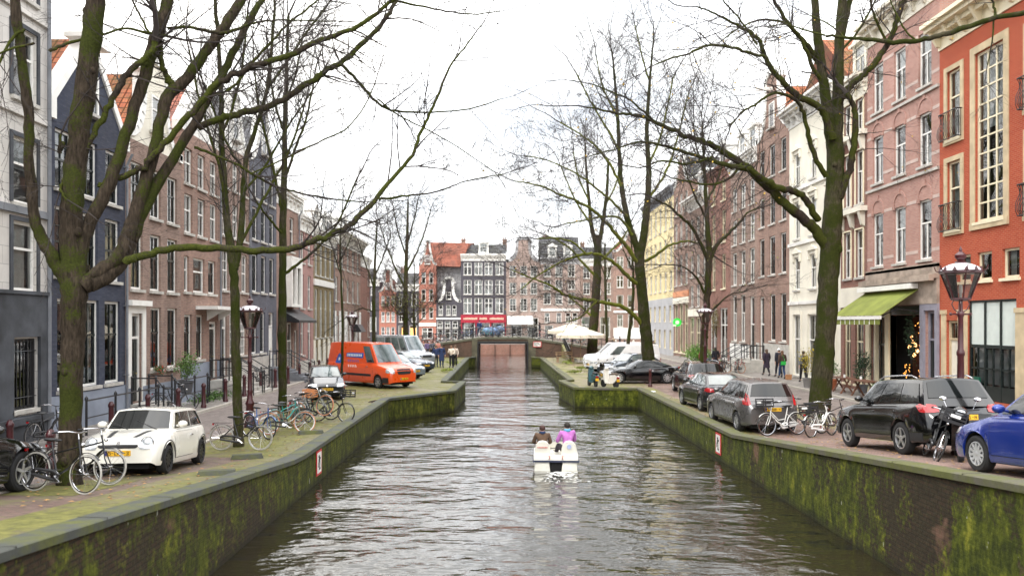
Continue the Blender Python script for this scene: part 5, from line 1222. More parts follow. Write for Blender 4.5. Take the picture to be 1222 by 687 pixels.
# ------------------------------------------------------------------ vehicles
def carpaint(name, col, metal=.1, rough=.16):
    m, nt, b = newmat(name); setb(b, col, rough, metal, .5, .8)
    v = coords(nt); n = noise(nt, v, 2.2, 4)
    nt.links.new(ramp(nt, n, [(.35,(rough-.04,)*3),(.7,(rough+.1,)*3)]), b.inputs['Roughness']); return m
M_tyre = plain('tyre_rubber', (.012,.012,.013), .85, var=.3); M_rim = plain('alloy_rim', (.6,.61,.63), .3, .8, var=.1); M_rimd = plain('dark_rim', (.03,.03,.033), .35, .6, var=.1)
M_under = plain('underbody', (.008,.008,.008), .95, var=0); M_plastic = plain('black_plastic', (.018,.018,.02), .55, var=.15); M_chrome = plain('chrome_trim', (.6,.6,.62), .15, 1, var=0)
M_lightg = plain('headlight_glass', (.62,.65,.68), .08, .35, coat=1, var=.25, vs=14); M_tail = plain('red_taillight', (.34,.006,.009), .15, coat=1, var=.2, vs=9); M_taild = plain('white_taillight', (.75,.6,.6), .15, coat=1, var=.1)
M_plate = plain('yellow_number_plate', (.75,.42,.02), .45, var=.05); M_cglass = plain('tinted_car_glass', (.008,.01,.011), .04, spec=.5, coat=.25, var=.3, vs=1.2)
M_cglass2 = plain('light_car_glass', (.09,.12,.12), .03, spec=.9, coat=1, var=.4, vs=1.5); M_seal = plain('door_gap', (.004,.004,.004), .9, var=0)
M_white = plain('white_enamel', (.8,.8,.78), .35, var=.05)
def pl(pts):
    def f(x):
        if x <= pts[0][0]: return pts[0][1]
        for (a, b), (c, d) in zip(pts, pts[1:]):
            if x <= c: return lerp(b, d, (x-a)/(c-a))
        return pts[-1][1]
    return f
def sm(f, x, w=.06): return (f(x-w)+2*f(x)+f(x+w))/4
def car(name, label, cat, loc, head, L, W, H, paint, deck, glass, wb, r=.32, sill=.22, taper=.14, tumble=.17, plate='front', rim=None, spokes=9, pillars=(.5,), tail='low', roofrack=None, group='cars parked along the canal', belt=None,
        rear_glass_h=None, bumper=None, head_l=None, tail_l=None, grille=None, sideglass=True, extra=None, rimr=.66, plain_side=False, tail_m=None, glassm=None, front_plate_dx=0, rail_m=None, van=False, mirror_m=None, side_lamp=True, platetext='42-TGR-9'):
    """local frame: x from nose (0) to tail (L), y lateral, z up.  deck: [(x,z)] top line of the lower body.
    glass: (x_screen_base, x_roof_front, x_roof_rear, x_rear_base)   wb: (front axle x, rear axle x)"""
    o = thing(name, label, cat, loc, atan2(-head[1], -head[0]), group)
    hn = Vector(head).normalized(); zf_ = gl if loc[0] < 0 else gr
    ya, yb2 = loc[1]+hn.y*1.3, loc[1]-hn.y*1.3; za, zb2 = zf_(ya), zf_(yb2)
    o.location.z = (za+zb2)/2+.004; o.rotation_euler.y = atan2(za-zb2, 2.6)
    M = Matrix.Translation((-L/2, 0, 0)); hw = W/2; rnd = random.Random(hash(name+label) % 1000)
    dk = pl(deck); R = r*1.17
    gm = glassm or M_cglass
    xs = set([0, .015, .05, .1, .17, .26, .38, .5, L, L-.015, L-.05, L-.1, L-.17, L-.26, L-.38, L-.5])
    x = .5
    while x < L-.5: xs.add(round(x, 3)); x += .14
    for a in wb:
        for k in (-1.001,-1,-.99,-.95,-.87,-.75,-.6,-.42,-.22,0,.22,.42,.6,.75,.87,.95,.99,1,1.001): xs.add(round(a+k*R, 4))
    xs = sorted(v for v in xs if 0 <= v <= L)
    def hwx(x):
        e = 1.0
        for d in (x, L-x):
            t = min(1, d/(.62 if not van else .4)); e = min(e, 1-taper*(1-t)**2.4)
        return hw*e
    def zb(x):
        d = min(x, L-x); return sill+.07*max(0, 1-d/.12)+(.02 if d < .5 else 0)
    rows = []
    for x in xs:
        w_ = hwx(x); b = zb(x); top = sm(dk, x, .05); arch = -1
        for a in wb:
            if abs(x-a) <= R: arch = r+sqrt(max(0, R*R-(x-a)**2))
        if arch > 0: arch = min(arch, top-.12)
        def Z(z, k): return z if arch < 0 else max(z, arch+.012*k)
        edge = min(1, min(x, L-x)/.06); pr = 1-.05*(1-edge)
        belt_z = max(b+.1, top-.11)
        mid = lerp(b, belt_z, .45)
        fl = .035*max(0, 1-abs(min(abs(x-wb[0]), abs(x-wb[1])))/(R*1.25))  # flared arches
        P_ = [(w_*.955*pr+fl, Z(b, 0)), (w_*.985*pr+fl, Z(b+.06, 1)), (w_*1.0*pr+fl*.7, Z(mid, 2)), (w_*.995*pr+fl*.3, Z(lerp(mid, belt_z, .6), 3)), (w_*.972*pr, max(belt_z, arch+.05)), (w_*.925*pr, top-.035), (w_*.84*pr, top), (w_*.45, top+.022*(1 if x < glass[0]+.3 or x > glass[3]-.2 else .3)), (0, top+.03*(1 if x < glass[0]+.3 else .3))]
        rows.append([(x, y, z) for y, z in P_])
    mb = MB(); m = 9
    for side in (1, -1):
        vs = [(x, y*side, z) for row in rows for x, y, z in row]; fs = []
        for i in range(len(rows)-1):
            for k in range(m-1):
                q = (i*m+k, (i+1)*m+k, (i+1)*m+k+1, i*m+k+1); fs.append(q if side > 0 else q[::-1])
        fs.append(tuple(range(m)) + () if side < 0 else tuple(range(m-1, -1, -1)))
        e0 = (len(rows)-1)*m; fs.append(tuple(e0+k for k in range(m)) if side > 0 else tuple(e0+m-1-k for k in range(m)))
        # close caps to centre bottom
        vs2 = [(0, 0, rows[0][0][2]), (L, 0, rows[-1][0][2])]
        base = len(vs); vs += vs2
        fs.append((m-1, base, 0) if side > 0 else (0, base, m-1)); fs.append((e0+0, base+1, e0+m-1) if side > 0 else (e0+m-1, base+1, e0+0))
        mb.add(vs, fs)
    # greenhouse shell in body paint
    xa, xb_, xc, xd = glass; yb = hw*.905; yr = yb-tumble; ztr = H-.045
    def belt_at(x): return sm(dk, x, .05)-.015
    n = 10; gh = []
    def side_pt(t, s):      # t 0..1 along, s 0 belt .. 1 roof
        xl = lerp(xa+.14, xd-.1, t); xt = lerp(xb_+.06, xc-.05, t); x = lerp(xl, xt, s); y = lerp(yb, yr, s**1.25)
        e = (1-.06*(2*abs(t-.5))**3); z = lerp(belt_at(xl), ztr-.035*(2*abs(t-.5))**2.5, s); return Vector((x, y*e, z))
    for side in (1, -1):
        vs = [Vector((p.x, p.y*side, p.z)) for p in (side_pt(i/n, j/5) for i in range(n+1) for j in range(6))]
        fs = []
        for i in range(n):
            for j in range(5):
                q = (i*6+j, (i+1)*6+j, (i+1)*6+j+1, i*6+j+1); fs.append(q if side > 0 else q[::-1])
        mb.add(vs, fs)
    # roof
    vs = []; fs = []; nr = 10
    for i in range(n+1):
        pS = side_pt(i/n, 1)
        for j in range(nr+1):
            u = -1+2*j/nr; cx = lerp(xb_, xc, i/n); x = lerp(cx, pS.x, u*u); vs.append((x, pS.y*u, pS.z+.045*(1-abs(u)**2.6)))
    for i in range(n):
        for j in range(nr): fs.append((i*(nr+1)+j, (i+1)*(nr+1)+j, (i+1)*(nr+1)+j+1, i*(nr+1)+j+1))
    mb.add(vs, fs)
    # screens backing (body coloured)
    def screen(front, inset, off, zin=0):
        t = 0 if front else 1; vs = []; fs = []; nu = 10
        pb, pt = side_pt(t, 0), side_pt(t, 1); cxb = xa if front else xd; cxt = xb_ if front else xc
        sgn = -1 if front else 1
        for i in range(5):
            s = lerp(inset, 1-inset*.8, i/4); s = lerp(zin, 1, s) if zin else s
            for j in range(nu+1):
                u = (-1+2*j/nu)*(1-inset*.85); y = lerp(pb.y, pt.y, s)*u; xs_ = lerp(pb.x, pt.x, s); xc_ = lerp(cxb, cxt, s)
                x = lerp(xc_, xs_, u*u)+sgn*off; z = lerp(belt_at(pb.x)+0, pt.z+.045*(1-abs(u)**2.6), s)
                vs.append((x, y, z+abs(off)*.5))
        for i in range(4):
            for j in range(nu):
                q = (i*(nu+1)+j, i*(nu+1)+j+1, (i+1)*(nu+1)+j+1, (i+1)*(nu+1)+j); fs.append(q if front else q[::-1])
        return vs, fs
    for fr in (True, False):
        vs, fs = screen(fr, 0, 0); mb.add(vs, fs)
    mb2 = MB(); mb2.add([M @ Vector(v) for v in mb.v], mb.f)
    body = mb2.build('body', paint, o, smooth=32)
    bvh = BVHTree.FromPolygons([Vector(v) for v in mb.v], mb.f)
    # glass
    for fr, nm in ((True, 'windscreen'), (False, 'rear_window')):
        if not fr and rear_glass_h == 0: continue
        vs, fs = screen(fr, .09 if fr else .13, .012, 0 if fr or not rear_glass_h else rear_glass_h); g = MB(); g.add([M @ Vector(v) for v in vs], fs); g.build(nm, gm, o, smooth=60)
        if fr:
            w_ = MB(); pb = side_pt(0, 0)
            for sy in (-.45, .15): w_.tube([M @ Vector((xa+.02, sy, belt_at(xa)+.03)), M @ Vector((lerp(xa, xb_, .4)+.0, sy+.5, lerp(belt_at(xa), H, .38)+.03))], .008, 4)
            w_.build('wiper', M_plastic, o)
    if sideglass:
        cuts = [0.0]+list(pillars)+[1.0]
        for side in (1, -1):
            for a, b in zip(cuts, cuts[1:]):
                if van and a >= pillars[0] and van != 'windows': continue
                a2 = a+(.045 if a == 0 else .014); b2 = b-(.05 if b == 1 else .014); g = MB(); vs = []; fs = []; q = 6
                for i in range(q+1):
                    for j in range(5):
                        t = lerp(a2, b2, i/q); s = lerp(.06, .86, j/4)
                        if a == 0: t = max(t, lerp(a2, a2+.0, 0))
                        p = side_pt(t, s); vs.append(M @ Vector((p.x, (p.y+.008)*side, p.z)))
                for i in range(q):
                    for j in range(4):
                        f = (i*5+j, (i+1)*5+j, (i+1)*5+j+1, i*5+j+1); fs.append(f if side > 0 else f[::-1])
                g.add(vs, fs); g.build('side_window', gm, o, smooth=60)
    # projected patches --------------------------------------------------------
    def patch(nm, mat, corners, axis, off=.006, nu=8, nv=4, rnd_=.25, parent=None, build=True, thick=True, sm_=40):
        """corners: 4 (u,v) in order; axis 'x-' project onto nose, 'x+' onto tail, 'y+' / 'y-' onto the flanks"""
        vs = []
        for i in range(nu+1):
            for j in range(nv+1):
                a, b = -1+2*i/nu, -1+2*j/nv
                # squircle mapping for rounded corners
                a2 = a*sqrt(1-rnd_*b*b/2); b2 = b*sqrt(1-rnd_*a*a/2); s, t = (a2+1)/2, (b2+1)/2
                u = lerp(lerp(corners[0][0], corners[1][0], s), lerp(corners[3][0], corners[2][0], s), t)
                v = lerp(lerp(corners[0][1], corners[1][1], s), lerp(corners[3][1], corners[2][1], s), t)
                if axis[0] == 'x':
                    org = Vector((-3 if axis == 'x-' else L+3, u, v)); d = Vector((1 if axis == 'x-' else -1, 0, 0))
                elif axis[0] == 'y': org = Vector((u, 3 if axis == 'y+' else -3, v)); d = Vector((0, -1 if axis == 'y+' else 1, 0))
                else: org = Vector((u, v, 5)); d = Vector((0, 0, -1))
                h, nrm, _, _ = bvh.ray_cast(org, d); tr_ = 0
                while (h is None or (axis[0] == 'x' and abs(h.x-(0 if axis == 'x-' else L)) > 1.0)) and tr_ < 12 and axis[0] == 'x':
                    org.y *= .97; h, nrm, _, _ = bvh.ray_cast(org, d); tr_ += 1
                if h is None: return None
                vs.append(h-d*off)
        # keep patches from jumping across silhouettes
        fs = []; k = nv+1
        for i in range(nu):
            for j in range(nv): fs.append((i*k+j, (i+1)*k+j, (i+1)*k+j+1, i*k+j+1))
        if thick:
            rim_ = [i*k for i in range(nu+1)]+[nu*k+j for j in range(1, nv+1)]+[i*k+nv for i in range(nu-1, -1, -1)]+[j for j in range(nv-1, 0, -1)]
            dd = Vector((1,0,0)) if axis == 'x-' else Vector((-1,0,0)) if axis == 'x+' else Vector((0,-1,0)) if axis == 'y+' else Vector((0,1,0)) if axis == 'y-' else Vector((0,0,-1))
            b0 = len(vs); vs += [vs[i]+dd*(off+.01) for i in rim_]
            for i in range(len(rim_)): j = (i+1) % len(rim_); fs.append((rim_[i], rim_[j], b0+j, b0+i))
        g = MB(); g.add([M @ v for v in vs], fs)
        return g.build(nm, mat, parent or o, smooth=sm_)
    # doors
    if not plain_side:
        dx = [lerp(xa+.02, xd, 0)]+[]
        d0 = wb[0]+R+.05; ts = [p for p in pillars if p < .86]
        edges_ = [d0]
        for p in ts: edges_.append(side_pt(p, 0).x)
        if van: edges_ = edges_[:2]
        elif len(ts) == 1: pass
        for a, b in zip(edges_, edges_[1:]):
            b = min(b, wb[1]-R*.35) 
            for ax in ('y+', 'y-'):
                zt = belt_at((a+b)/2)-.1; lowb = sill+.12
                blow = b if b < wb[1]-R-.02 else wb[1]-R-.04
                patch('door_gap', M_seal, [(a-.012, lowb-.012), (blow+.012, lowb-.012), (b+.012, zt+.05), (a-.012, zt+.05)], ax, .0015, 8, 6, .02, thick=False)
                dr = patch('door', paint, [(a, lowb), (blow, lowb), (b, zt+.045), (a, zt+.045)], ax, .005, 8, 6, .02)
                if dr:
                    hz = zt-.06; patch('handle', paint if rnd.random() < .5 else M_chrome, [(b-.24, hz-.015), (b-.06, hz-.015), (b-.06, hz+.015), (b-.24, hz+.015)], ax, .035, 4, 2, .6, parent=dr)
    if bumper:
        z0, z1 = bumper
        for ax in ('x-', 'x+'): patch('bumper', M_plastic, [(-hw*.8, z0), (hw*.8, z0), (hw*.8, z1), (-hw*.8, z1)], ax, .012, 14, 3, .1)
        for ax in ('y+', 'y-'):
            for a, b in ((.16, wb[0]-R-.01), (wb[1]+R+.01, L-.16)): 
                if b-a > .08: patch('bumper', M_plastic, [(a, z0), (b, z0), (b, z1), (a, z1)], ax, .012, 4, 3, .0)
    if grille:
        y0, z0, z1 = grille; patch('grille', M_plastic, [(-y0*.9, z0), (y0*.9, z0), (y0, z1), (-y0, z1)], 'x-', .008, 10, 4, .3)
        patch('lower_grille', M_plastic, [(-y0*1.1, sill+.08), (y0*1.1, sill+.08), (y0, sill+.19), (-y0, sill+.19)], 'x-', .008, 10, 3, .3)
    hl = head_l or ((hw*.5, .6), (hw*.9, .62), (hw*.88, .76), (hw*.55, .7))
    for s in (1, -1): patch('headlight', M_lightg, [(y*s, z) for y, z in hl], 'x-', .014, 8, 5, .5)
    tl = tail_l or ((hw*.6, .82), (hw*.93, .8), (hw*.9, .98), (hw*.62, .95))
    for s in (1, -1): patch('taillight', tail_m or M_tail, [(y*s, z) for y, z in tl], 'x+', .016, 8, 5, .4)
    # taillights wrap round to the flank
        # (flank piece)
    for ax in ('y+', 'y-'):
        zs_ = [z for _, z in tl]
        if not van: patch('taillight', tail_m or M_tail, [(L-.26, min(zs_)+.04), (L-.07, min(zs_)+.02), (L-.09, max(zs_)-.01), (L-.22, max(zs_)-.02)], ax, .012, 5, 4, .4)
        zh = [z for _, z in hl]
        if side_lamp: patch('headlight', M_lightg, [(.1, min(zh)+.02), (.34, min(zh)+.06), (.32, max(zh)-.01), (.14, max(zh)-.02)], ax, .01, 5, 4, .5)
    for ax, zp in (('x-', sill+.24 if not bumper else sill+.2), ('x+', None)):
        if zp is None: zp = plate if isinstance(plate, float) else sill+.3
        p = patch('number_plate', M_plate, [(-.26, zp), (.26, zp), (.26, zp+.11), (-.26, zp+.11)], ax, .022, 4, 2, .0)
        if p:
            xx = [v.co for v in p.data.vertices]; xm = (min if ax == 'x-' else max)(v.x for v in xx); t = MB(); s = -1 if ax == 'x-' else 1
            glyph(t, platetext, xm+s*.004, zp+.02, .07, s); t.build('plate_characters', M_seal, p)
            b_ = MB(); yy = .25*s*-1; b_.box(xm+min(0,s*.003), xm+max(0,s*.003), min(yy, yy+.04*s), max(yy, yy+.04*s), zp+.005, zp+.105); b_.build('plate_band', plain('blue_band', (.02,.06,.4), .4), p)
    # tailgate seams, badge
    if not van:
        zt_ = dk(L-.1); y_ = hw*.62
        for (a, b) in (((-y_,sill+.2),(y_,sill+.2)), ((-y_,zt_-.14),(y_,zt_-.14))): patch('tailgate_gap', M_seal, [a, b, (b[0],b[1]+.012), (a[0],a[1]+.012)], 'x+', .003, 12, 1, 0, thick=False)
        patch('badge', M_chrome, [(-.045,zt_-.11),(.045,zt_-.11),(.045,zt_-.03),(-.045,zt_-.03)], 'x+', .012, 4, 3, .9)
        patch('badge', M_chrome, [(-.04,dk(.1)-.07),(.04,dk(.1)-.07),(.04,dk(.1)+.0),(-.04,dk(.1)+.0)], 'x-', .012, 4, 3, .9)
        if not bumper: patch('diffuser', M_plastic, [(-hw*.6,sill+.05),(hw*.6,sill+.05),(hw*.62,sill+.15),(-hw*.62,sill+.15)], 'x+', .006, 12, 2, .2)
    # mirrors
    for s in (1, -1):
        pm = side_pt(.1, .12); g = MB(); g.ell((pm.x-.02-L/2, s*(pm.y+.14), pm.z+.06), (.07, .11, .075), 10, 6); g.tube([(pm.x-L/2, s*(pm.y-.02), pm.z+.01), (pm.x-L/2, s*(pm.y+.1), pm.z+.04)], .025, 5); g.build('mirror', mirror_m or paint, o, smooth=60)
    # underbody
    g = MB(); g.box(.15-L/2, L/2-.15, -hw+.27, hw-.27, sill-.04, min(.62, H*.4)); g.box(wb[0]+R-L/2, wb[1]-R-L/2, -hw+.1, hw-.1, sill-.02, sill+.08); g.build('underbody', M_under, o)
    rm = rim or M_rim
    for a in wb:
        for s in (1, -1):
            w_ = MB(); rr = r; tw = .1; 
            w_.lathe([(rr*.62,-tw),(rr*.9,-tw),(rr*.985,-tw*.75),(rr,-tw*.4),(rr,tw*.4),(rr*.985,tw*.75),(rr*.9,tw),(rr*rimr+.02,tw),(rr*rimr,tw*.5)], 28, axis='y')
            wh = w_.build('wheel', M_tyre, o, smooth=40, loc=(a-L/2, s*(hw-.10), rr)); wh.rotation_euler.z = 0 if s > 0 else pi
            q = MB(); ri = rr*rimr
            q.lathe([(ri,tw*.35),(ri,tw*.92),(ri*.93,tw*.95),(ri*.9,tw*.5),(ri*.9,tw*.35)], 24, axis='y'); q.lathe([(ri*.22,tw*.5),(ri*.22,tw*.82),(ri*.12,tw*.88)], 12, axis='y')
            for k in range(spokes):
                an = 2*pi*k/spokes; R_ = Matrix.Rotation(an, 4, 'Y'); q.add([R_ @ Vector(v) for v in ((-.03*rr/.3,tw*.8,ri*.15),(.03*rr/.3,tw*.8,ri*.15),(.018*rr/.3,tw*.9,ri*.93),(-.018*rr/.3,tw*.9,ri*.93),(-.02,tw*.55,ri*.15),(.02,tw*.55,ri*.15),(.014,tw*.55,ri*.93),(-.014,tw*.55,ri*.93))], [(0,1,2,3),(0,3,7,4),(1,5,6,2)])
            q.build('rim', rm, wh, smooth=35)
            q = MB(); q.lathe([(ri*.9,tw*.3),(ri*.9,tw*.34)], 20, axis='y'); q.build('brake_disc', M_plastic, wh)
            # arch liner
    g = MB()
    for a in wb:
        for s in (1, -1):
            pts = [(a-L/2+R*1.02*cos(pi*k/12), r+R*1.02*sin(pi*k/12)) for k in range(13)]
            for (x0, z0), (x1, z1) in zip(pts, pts[1:]): g.quad((x0, s*(hw-.26), z0), (x1, s*(hw-.26), z1), (x1, s*(hw-.03), z1-.01), (x0, s*(hw-.03), z0-.01))
            g.add([(a-L/2+R*cos(pi*k/12), s*(hw-.255), r+R*sin(pi*k/12)) for k in range(13)]+[(a-L/2-R, s*(hw-.255), sill), (a-L/2+R, s*(hw-.255), sill)], [tuple(range(15))])
    g.build('wheel_well', M_under, o)
    if roofrack:
        for s in (1, -1):
            g = MB(); pts = []
            for k in range(9):
                t = lerp(.1, .9, k/8); p = side_pt(t, 1); up = .055 if 0 < k < 8 else .0; pts.append((p.x-L/2, s*(p.y-.02), p.z+.03+up))
            g.tube(pts, .018, 6); g.build('roof_rail', rail_m or M_chrome, o, smooth=50)
    if extra: extra(o, patch, side_pt, M, bvh)
    return o
# tiny stroke font on plates and signs (5 x 7 cells)
_G = {'0':'e11113333e'} 
FONT = {'A':['01110','10001','10001','11111','10001','10001','10001'],'B':['11110','10001','11110','10001','10001','10001','11110'],'C':['01111','10000','10000','10000','10000','10000','01111'],'D':['11110','10001','10001','10001','10001','10001','11110'],
'E':['11111','10000','10000','11110','10000','10000','11111'],'F':['11111','10000','11110','10000','10000','10000','10000'],'G':['01111','10000','10000','10011','10001','10001','01111'],'H':['10001','10001','11111','10001','10001','10001','10001'],'J':['00111','00010','00010','00010','00010','10010','01100'],
'K':['10001','10010','11100','10100','10010','10010','10001'],'L':['10000','10000','10000','10000','10000','10000','11111'],'N':['10001','11001','10101','10101','10011','10001','10001'],'P':['11110','10001','10001','11110','10000','10000','10000'],'R':['11110','10001','10001','11110','10100','10010','10001'],
'S':['01111','10000','10000','01110','00001','00001','11110'],'T':['11111','00100','00100','00100','00100','00100','00100'],'X':['10001','01010','00100','00100','01010','10001','10001'],'Z':['11111','00001','00010','00100','01000','10000','11111'],'-':['00000','00000','00000','01110','00000','00000','00000'],
'0':['01110','10001','10011','10101','11001','10001','01110'],'1':['00100','01100','00100','00100','00100','00100','01110'],'2':['01110','10001','00001','00110','01000','10000','11111'],'3':['11110','00001','00001','01110','00001','00001','11110'],'4':['10010','10010','10010','11111','00010','00010','00010'],
'5':['11111','10000','11110','00001','00001','10001','01110'],'6':['01110','10000','11110','10001','10001','10001','01110'],'7':['11111','00001','00010','00100','00100','01000','01000'],'8':['01110','10001','10001','01110','10001','10001','01110'],'9':['01110','10001','10001','01111','00001','00001','01110']}
def glyph(mb, text, x, z, h, s=1, y0=None):
    """text in a plane of constant x; s=+1 reads from +x, s=-1 reads from -x"""
    c = h/7; w = len(text)*6*c; u0 = -w/2 if y0 is None else y0
    for i, ch in enumerate(text):
        for r_, row in enumerate(FONT.get(ch, ['00000']*7)):
            for k, b in enumerate(row):
                if b == '1':
                    u = u0+(i*6+k)*c; a, b2 = (u, u+c) if s > 0 else (-u-c, -u); z0 = z+h-(r_+1)*c; mb.box(x-.0015, x+.0015, a, b2, z0, z0+c)

P_cream = carpaint('cream_car_paint', (.8,.78,.71), 0, .2); P_navy = carpaint('navy_car_paint', (.003,.004,.009)); P_black = carpaint('black_car_paint', (.002,.002,.003), 0, .1); P_orange = carpaint('orange_van_paint', (.75,.085,.012), 0, .3)
P_silver = carpaint('silver_car_paint', (.45,.47,.5), .5); P_white = carpaint('white_van_paint', (.8,.8,.8), 0, .3); P_grey = carpaint('warm_grey_car_paint', (.13,.125,.125), .6, .25); P_dgrey = carpaint('dark_grey_car_paint', (.035,.037,.042), .5)
P_blue = carpaint('blue_car_paint', (.008,.03,.24), .3); P_lblue = carpaint('pale_blue_car_paint', (.3,.36,.42), .5); P_slate = carpaint('slate_car_paint', (.06,.075,.1), .5)
def yaw(a): return (sin(radians(a)), cos(radians(a)))   # 0 = away from the camera (+Y), positive turns right
def hatch_deck(L, hood, nose, beltz, xw, tailz=None): return [(0,nose-.1),(.04,nose),(.2,nose+.06),(xw-.1,hood),(xw+.2,beltz),(L-.25,beltz+.05),(L-.08,beltz+.03),(L,(tailz or beltz)-.1)]
# Mini: faces the camera
def mini_extra(o, patch, sp, M, bvh):
    for s in (1, -1): patch('bonnet_stripe', M_plastic, [(.2, s*.22), (.85, s*.3), (.85, s*.40), (.2, s*.31)], 'z', .004, 8, 3, 0, thick=False)
    for s in (1, -1):
        g = MB(); g.lathe([(.05,0),(.05,.02),(.035,.03)], 12, axis='x', c=(-3.7/2-.01+.03, s*.52, .42)); g.build('fog_lamp', M_chrome, o)
    for a in (.62, 3.09):
        for s in (1, -1):
            vs = []; fs = []; n = 16
            for k in range(n+1):
                an = pi*k/n; 
                for rr in (.362, .418):
                    org = Vector((a+rr*cos(an), 3*s, .305+rr*sin(an))); h, _, _, _ = bvh.ray_cast(org, Vector((0, -s, 0)))
                    p = h if h is not None and abs(h.y) > .5 else Vector((org.x, s*.8, org.z)); vs.append(M @ (Vector((p.x, p.y+s*.012, p.z))))
            for k in range(n): fs.append((2*k, 2*k+1, 2*k+3, 2*k+2))
            g = MB(); g.add(vs, fs); g.build('arch_trim', M_plastic, o)
    for s in (1, -1):
        g = MB(); g.ell((-1.85+.13, s*.56, .68), (.12, .13, .12), 14, 9); g.build('round_lamp', M_lightg, o, smooth=60)
        g = MB(); g.lathe([(.125,0),(.14,.0),(.14,.02),(.125,.02),(.125,0)], 18, axis='x', c=(-1.85+.06, s*.56, .68)); g.build('lamp_ring', M_chrome, o)
    for ax in ('y+', 'y-'): patch('sill_trim', M_plastic, [(.95, .17), (2.75, .17), (2.75, .27), (.95, .27)], ax, .01, 8, 2, 0)
    g = MB(); g.tube([(-1.835, -.5+.1*k, .63) for k in range(11)], .012, 5); g.build('chrome_bar', M_chrome, o)
car('hatchback', 'cream white hatchback with black bonnet stripes parked beside the thick elm', 'car', (-8.1, 18.2, gl(18.2)), (.09, -1), 3.7, 1.68, 1.41, P_cream,
    [(0,.6),(.04,.68),(.15,.76),(.6,.85),(1.0,.9),(1.3,.93),(3.3,.97),(3.6,.9),(3.7,.7)], (1.0,1.5,3.3,3.62), (.62,3.09), .305, .19, .13, .12, pillars=(.5,.93), rim=M_rimd, spokes=10, grille=(.42,.58,.66),
    head_l=((.42,.55),(.66,.56),(.66,.78),(.42,.77)), extra=mini_extra, side_lamp=False, platetext='85-LFX-3')
# black car at the left edge
car('estate_car', 'black car with silver wheels cut off by the left edge', 'car', (-9.34, 12.5, 0), yaw(1), 4.7, 1.85, 1.5, P_black, hatch_deck(4.7,.95,.72,1.0,1.3), (1.25,1.9,3.6,4.3), (.9,3.75), .35, .2, .14, .16, pillars=(.42,.8), spokes=5)
# small navy car
car('city_car', 'small navy blue city car facing the camera beside the orange van', 'car', (-8.35, 37.4, gl(37)), (.28, -1), 3.55, 1.64, 1.48, P_navy, [(0,.58),(.04,.66),(.2,.74),(.8,.95),(1.1,1.0),(3.3,1.02),(3.5,.9),(3.55,.7)], (.85,1.5,3.2,3.5), (.6,3.02), .3, .2, .12, .14, pillars=(.5,), glassm=M_cglass2, platetext='GH-073-T')
# vans
def van_deck(L, nose, hood, xw, belt): return [(0,nose-.12),(.05,nose),(.2,nose+.1),(xw,hood),(xw+.25,belt),(L-.08,belt),(L,belt-.1)]
def orange_extra(o, patch, sp, M, bvh):
    b = plain('blue_livery', (.02,.1,.42), .35, var=.1); w = M_white
    for ax in ('y+', 'y-'):
        # bird emblem and blue banner on the flank
        patch('blue_emblem', b, [(4.2,1.22),(5.05,1.22),(4.75,1.75),(4.6,1.78)], ax, .008, 6, 5, .5); patch('white_emblem', w, [(4.55,1.4),(4.72,1.36),(4.7,1.55),(4.58,1.56)], ax, .012, 4, 3, .5)
        patch('blue_banner', b, [(2.45,1.55),(4.0,1.6),(4.0,1.82),(2.45,1.84)], ax, .008, 10, 3, .1)
        for k in range(9): patch('banner_letter', w, [(2.6+k*.15,1.64),(2.69+k*.15,1.64),(2.69+k*.15,1.77),(2.6+k*.15,1.77)], ax, .012, 1, 1, 0)
        for k in range(6): patch('script_letter', b, [(2.8+k*.18,1.32),(2.86+k*.18,1.32),(2.94+k*.18,1.46),(2.88+k*.18,1.46)], ax, .008, 1, 1, 0)
        for k in range(5): patch('white_script_letter', w, [(2.9+k*.17,1.05),(2.96+k*.17,1.05),(3.02+k*.17,1.19),(2.96+k*.17,1.19)], ax, .008, 1, 1, 0)
        patch('rub_strip', M_plastic, [(1.6,.62),(4.0,.62),(4.0,.74),(1.6,.74)], ax, .02, 10, 2, 0)
ov = dict(van=True, tumble=.16, taper=.2, r=.345)
car('delivery_van', 'orange delivery van with blue and white lettering on its side', 'van', (-7.35, 44.2, gl(44)), (.72, -.69), 5.9, 1.99, 2.42, P_orange, van_deck(5.9,1.0,1.25,1.1,1.3), (1.05,1.9,5.78,5.88), (1.0,4.66), sill=.26,
    pillars=(.2,.5), bumper=(.3,.6), grille=(.48,.75,1.05), head_l=((.62,.8),(.88,.82),(.86,1.12),(.66,1.08)), extra=orange_extra, glassm=M_cglass2, spokes=6, rear_glass_h=0, mirror_m=M_plastic, platetext='7-VGK-81', **ov)
car('camper_van', 'silver high-roofed van with dark side windows behind the parked cars', 'van', (-8.0, 63.6, gl(63)), (.72, -.69), 6.0, 2.02, 2.52, P_silver, van_deck(6.0,1.0,1.25,1.1,1.3), (1.05,1.95,5.85,5.97), (1.0,4.7), sill=.26,
    pillars=(.2,.42,.62), bumper=(.3,.55), grille=(.5,.8,1.0), glassm=M_cglass2, spokes=6, rear_glass_h=0, mirror_m=M_plastic, head_l=((.62,.85),(.88,.87),(.86,1.1),(.66,1.06)), **{**ov, 'van':'windows'})
car('parked_car', 'pale silver-blue car next to the orange van', 'car', (-6.9, 50.3, gl(50)), (.75, -.66), 4.3, 1.78, 1.5, P_lblue, hatch_deck(4.3,.95,.72,1.0,1.2), (1.15,1.85,3.5,4.15), (.85,3.45), .32, pillars=(.45,.8), glassm=M_cglass2)
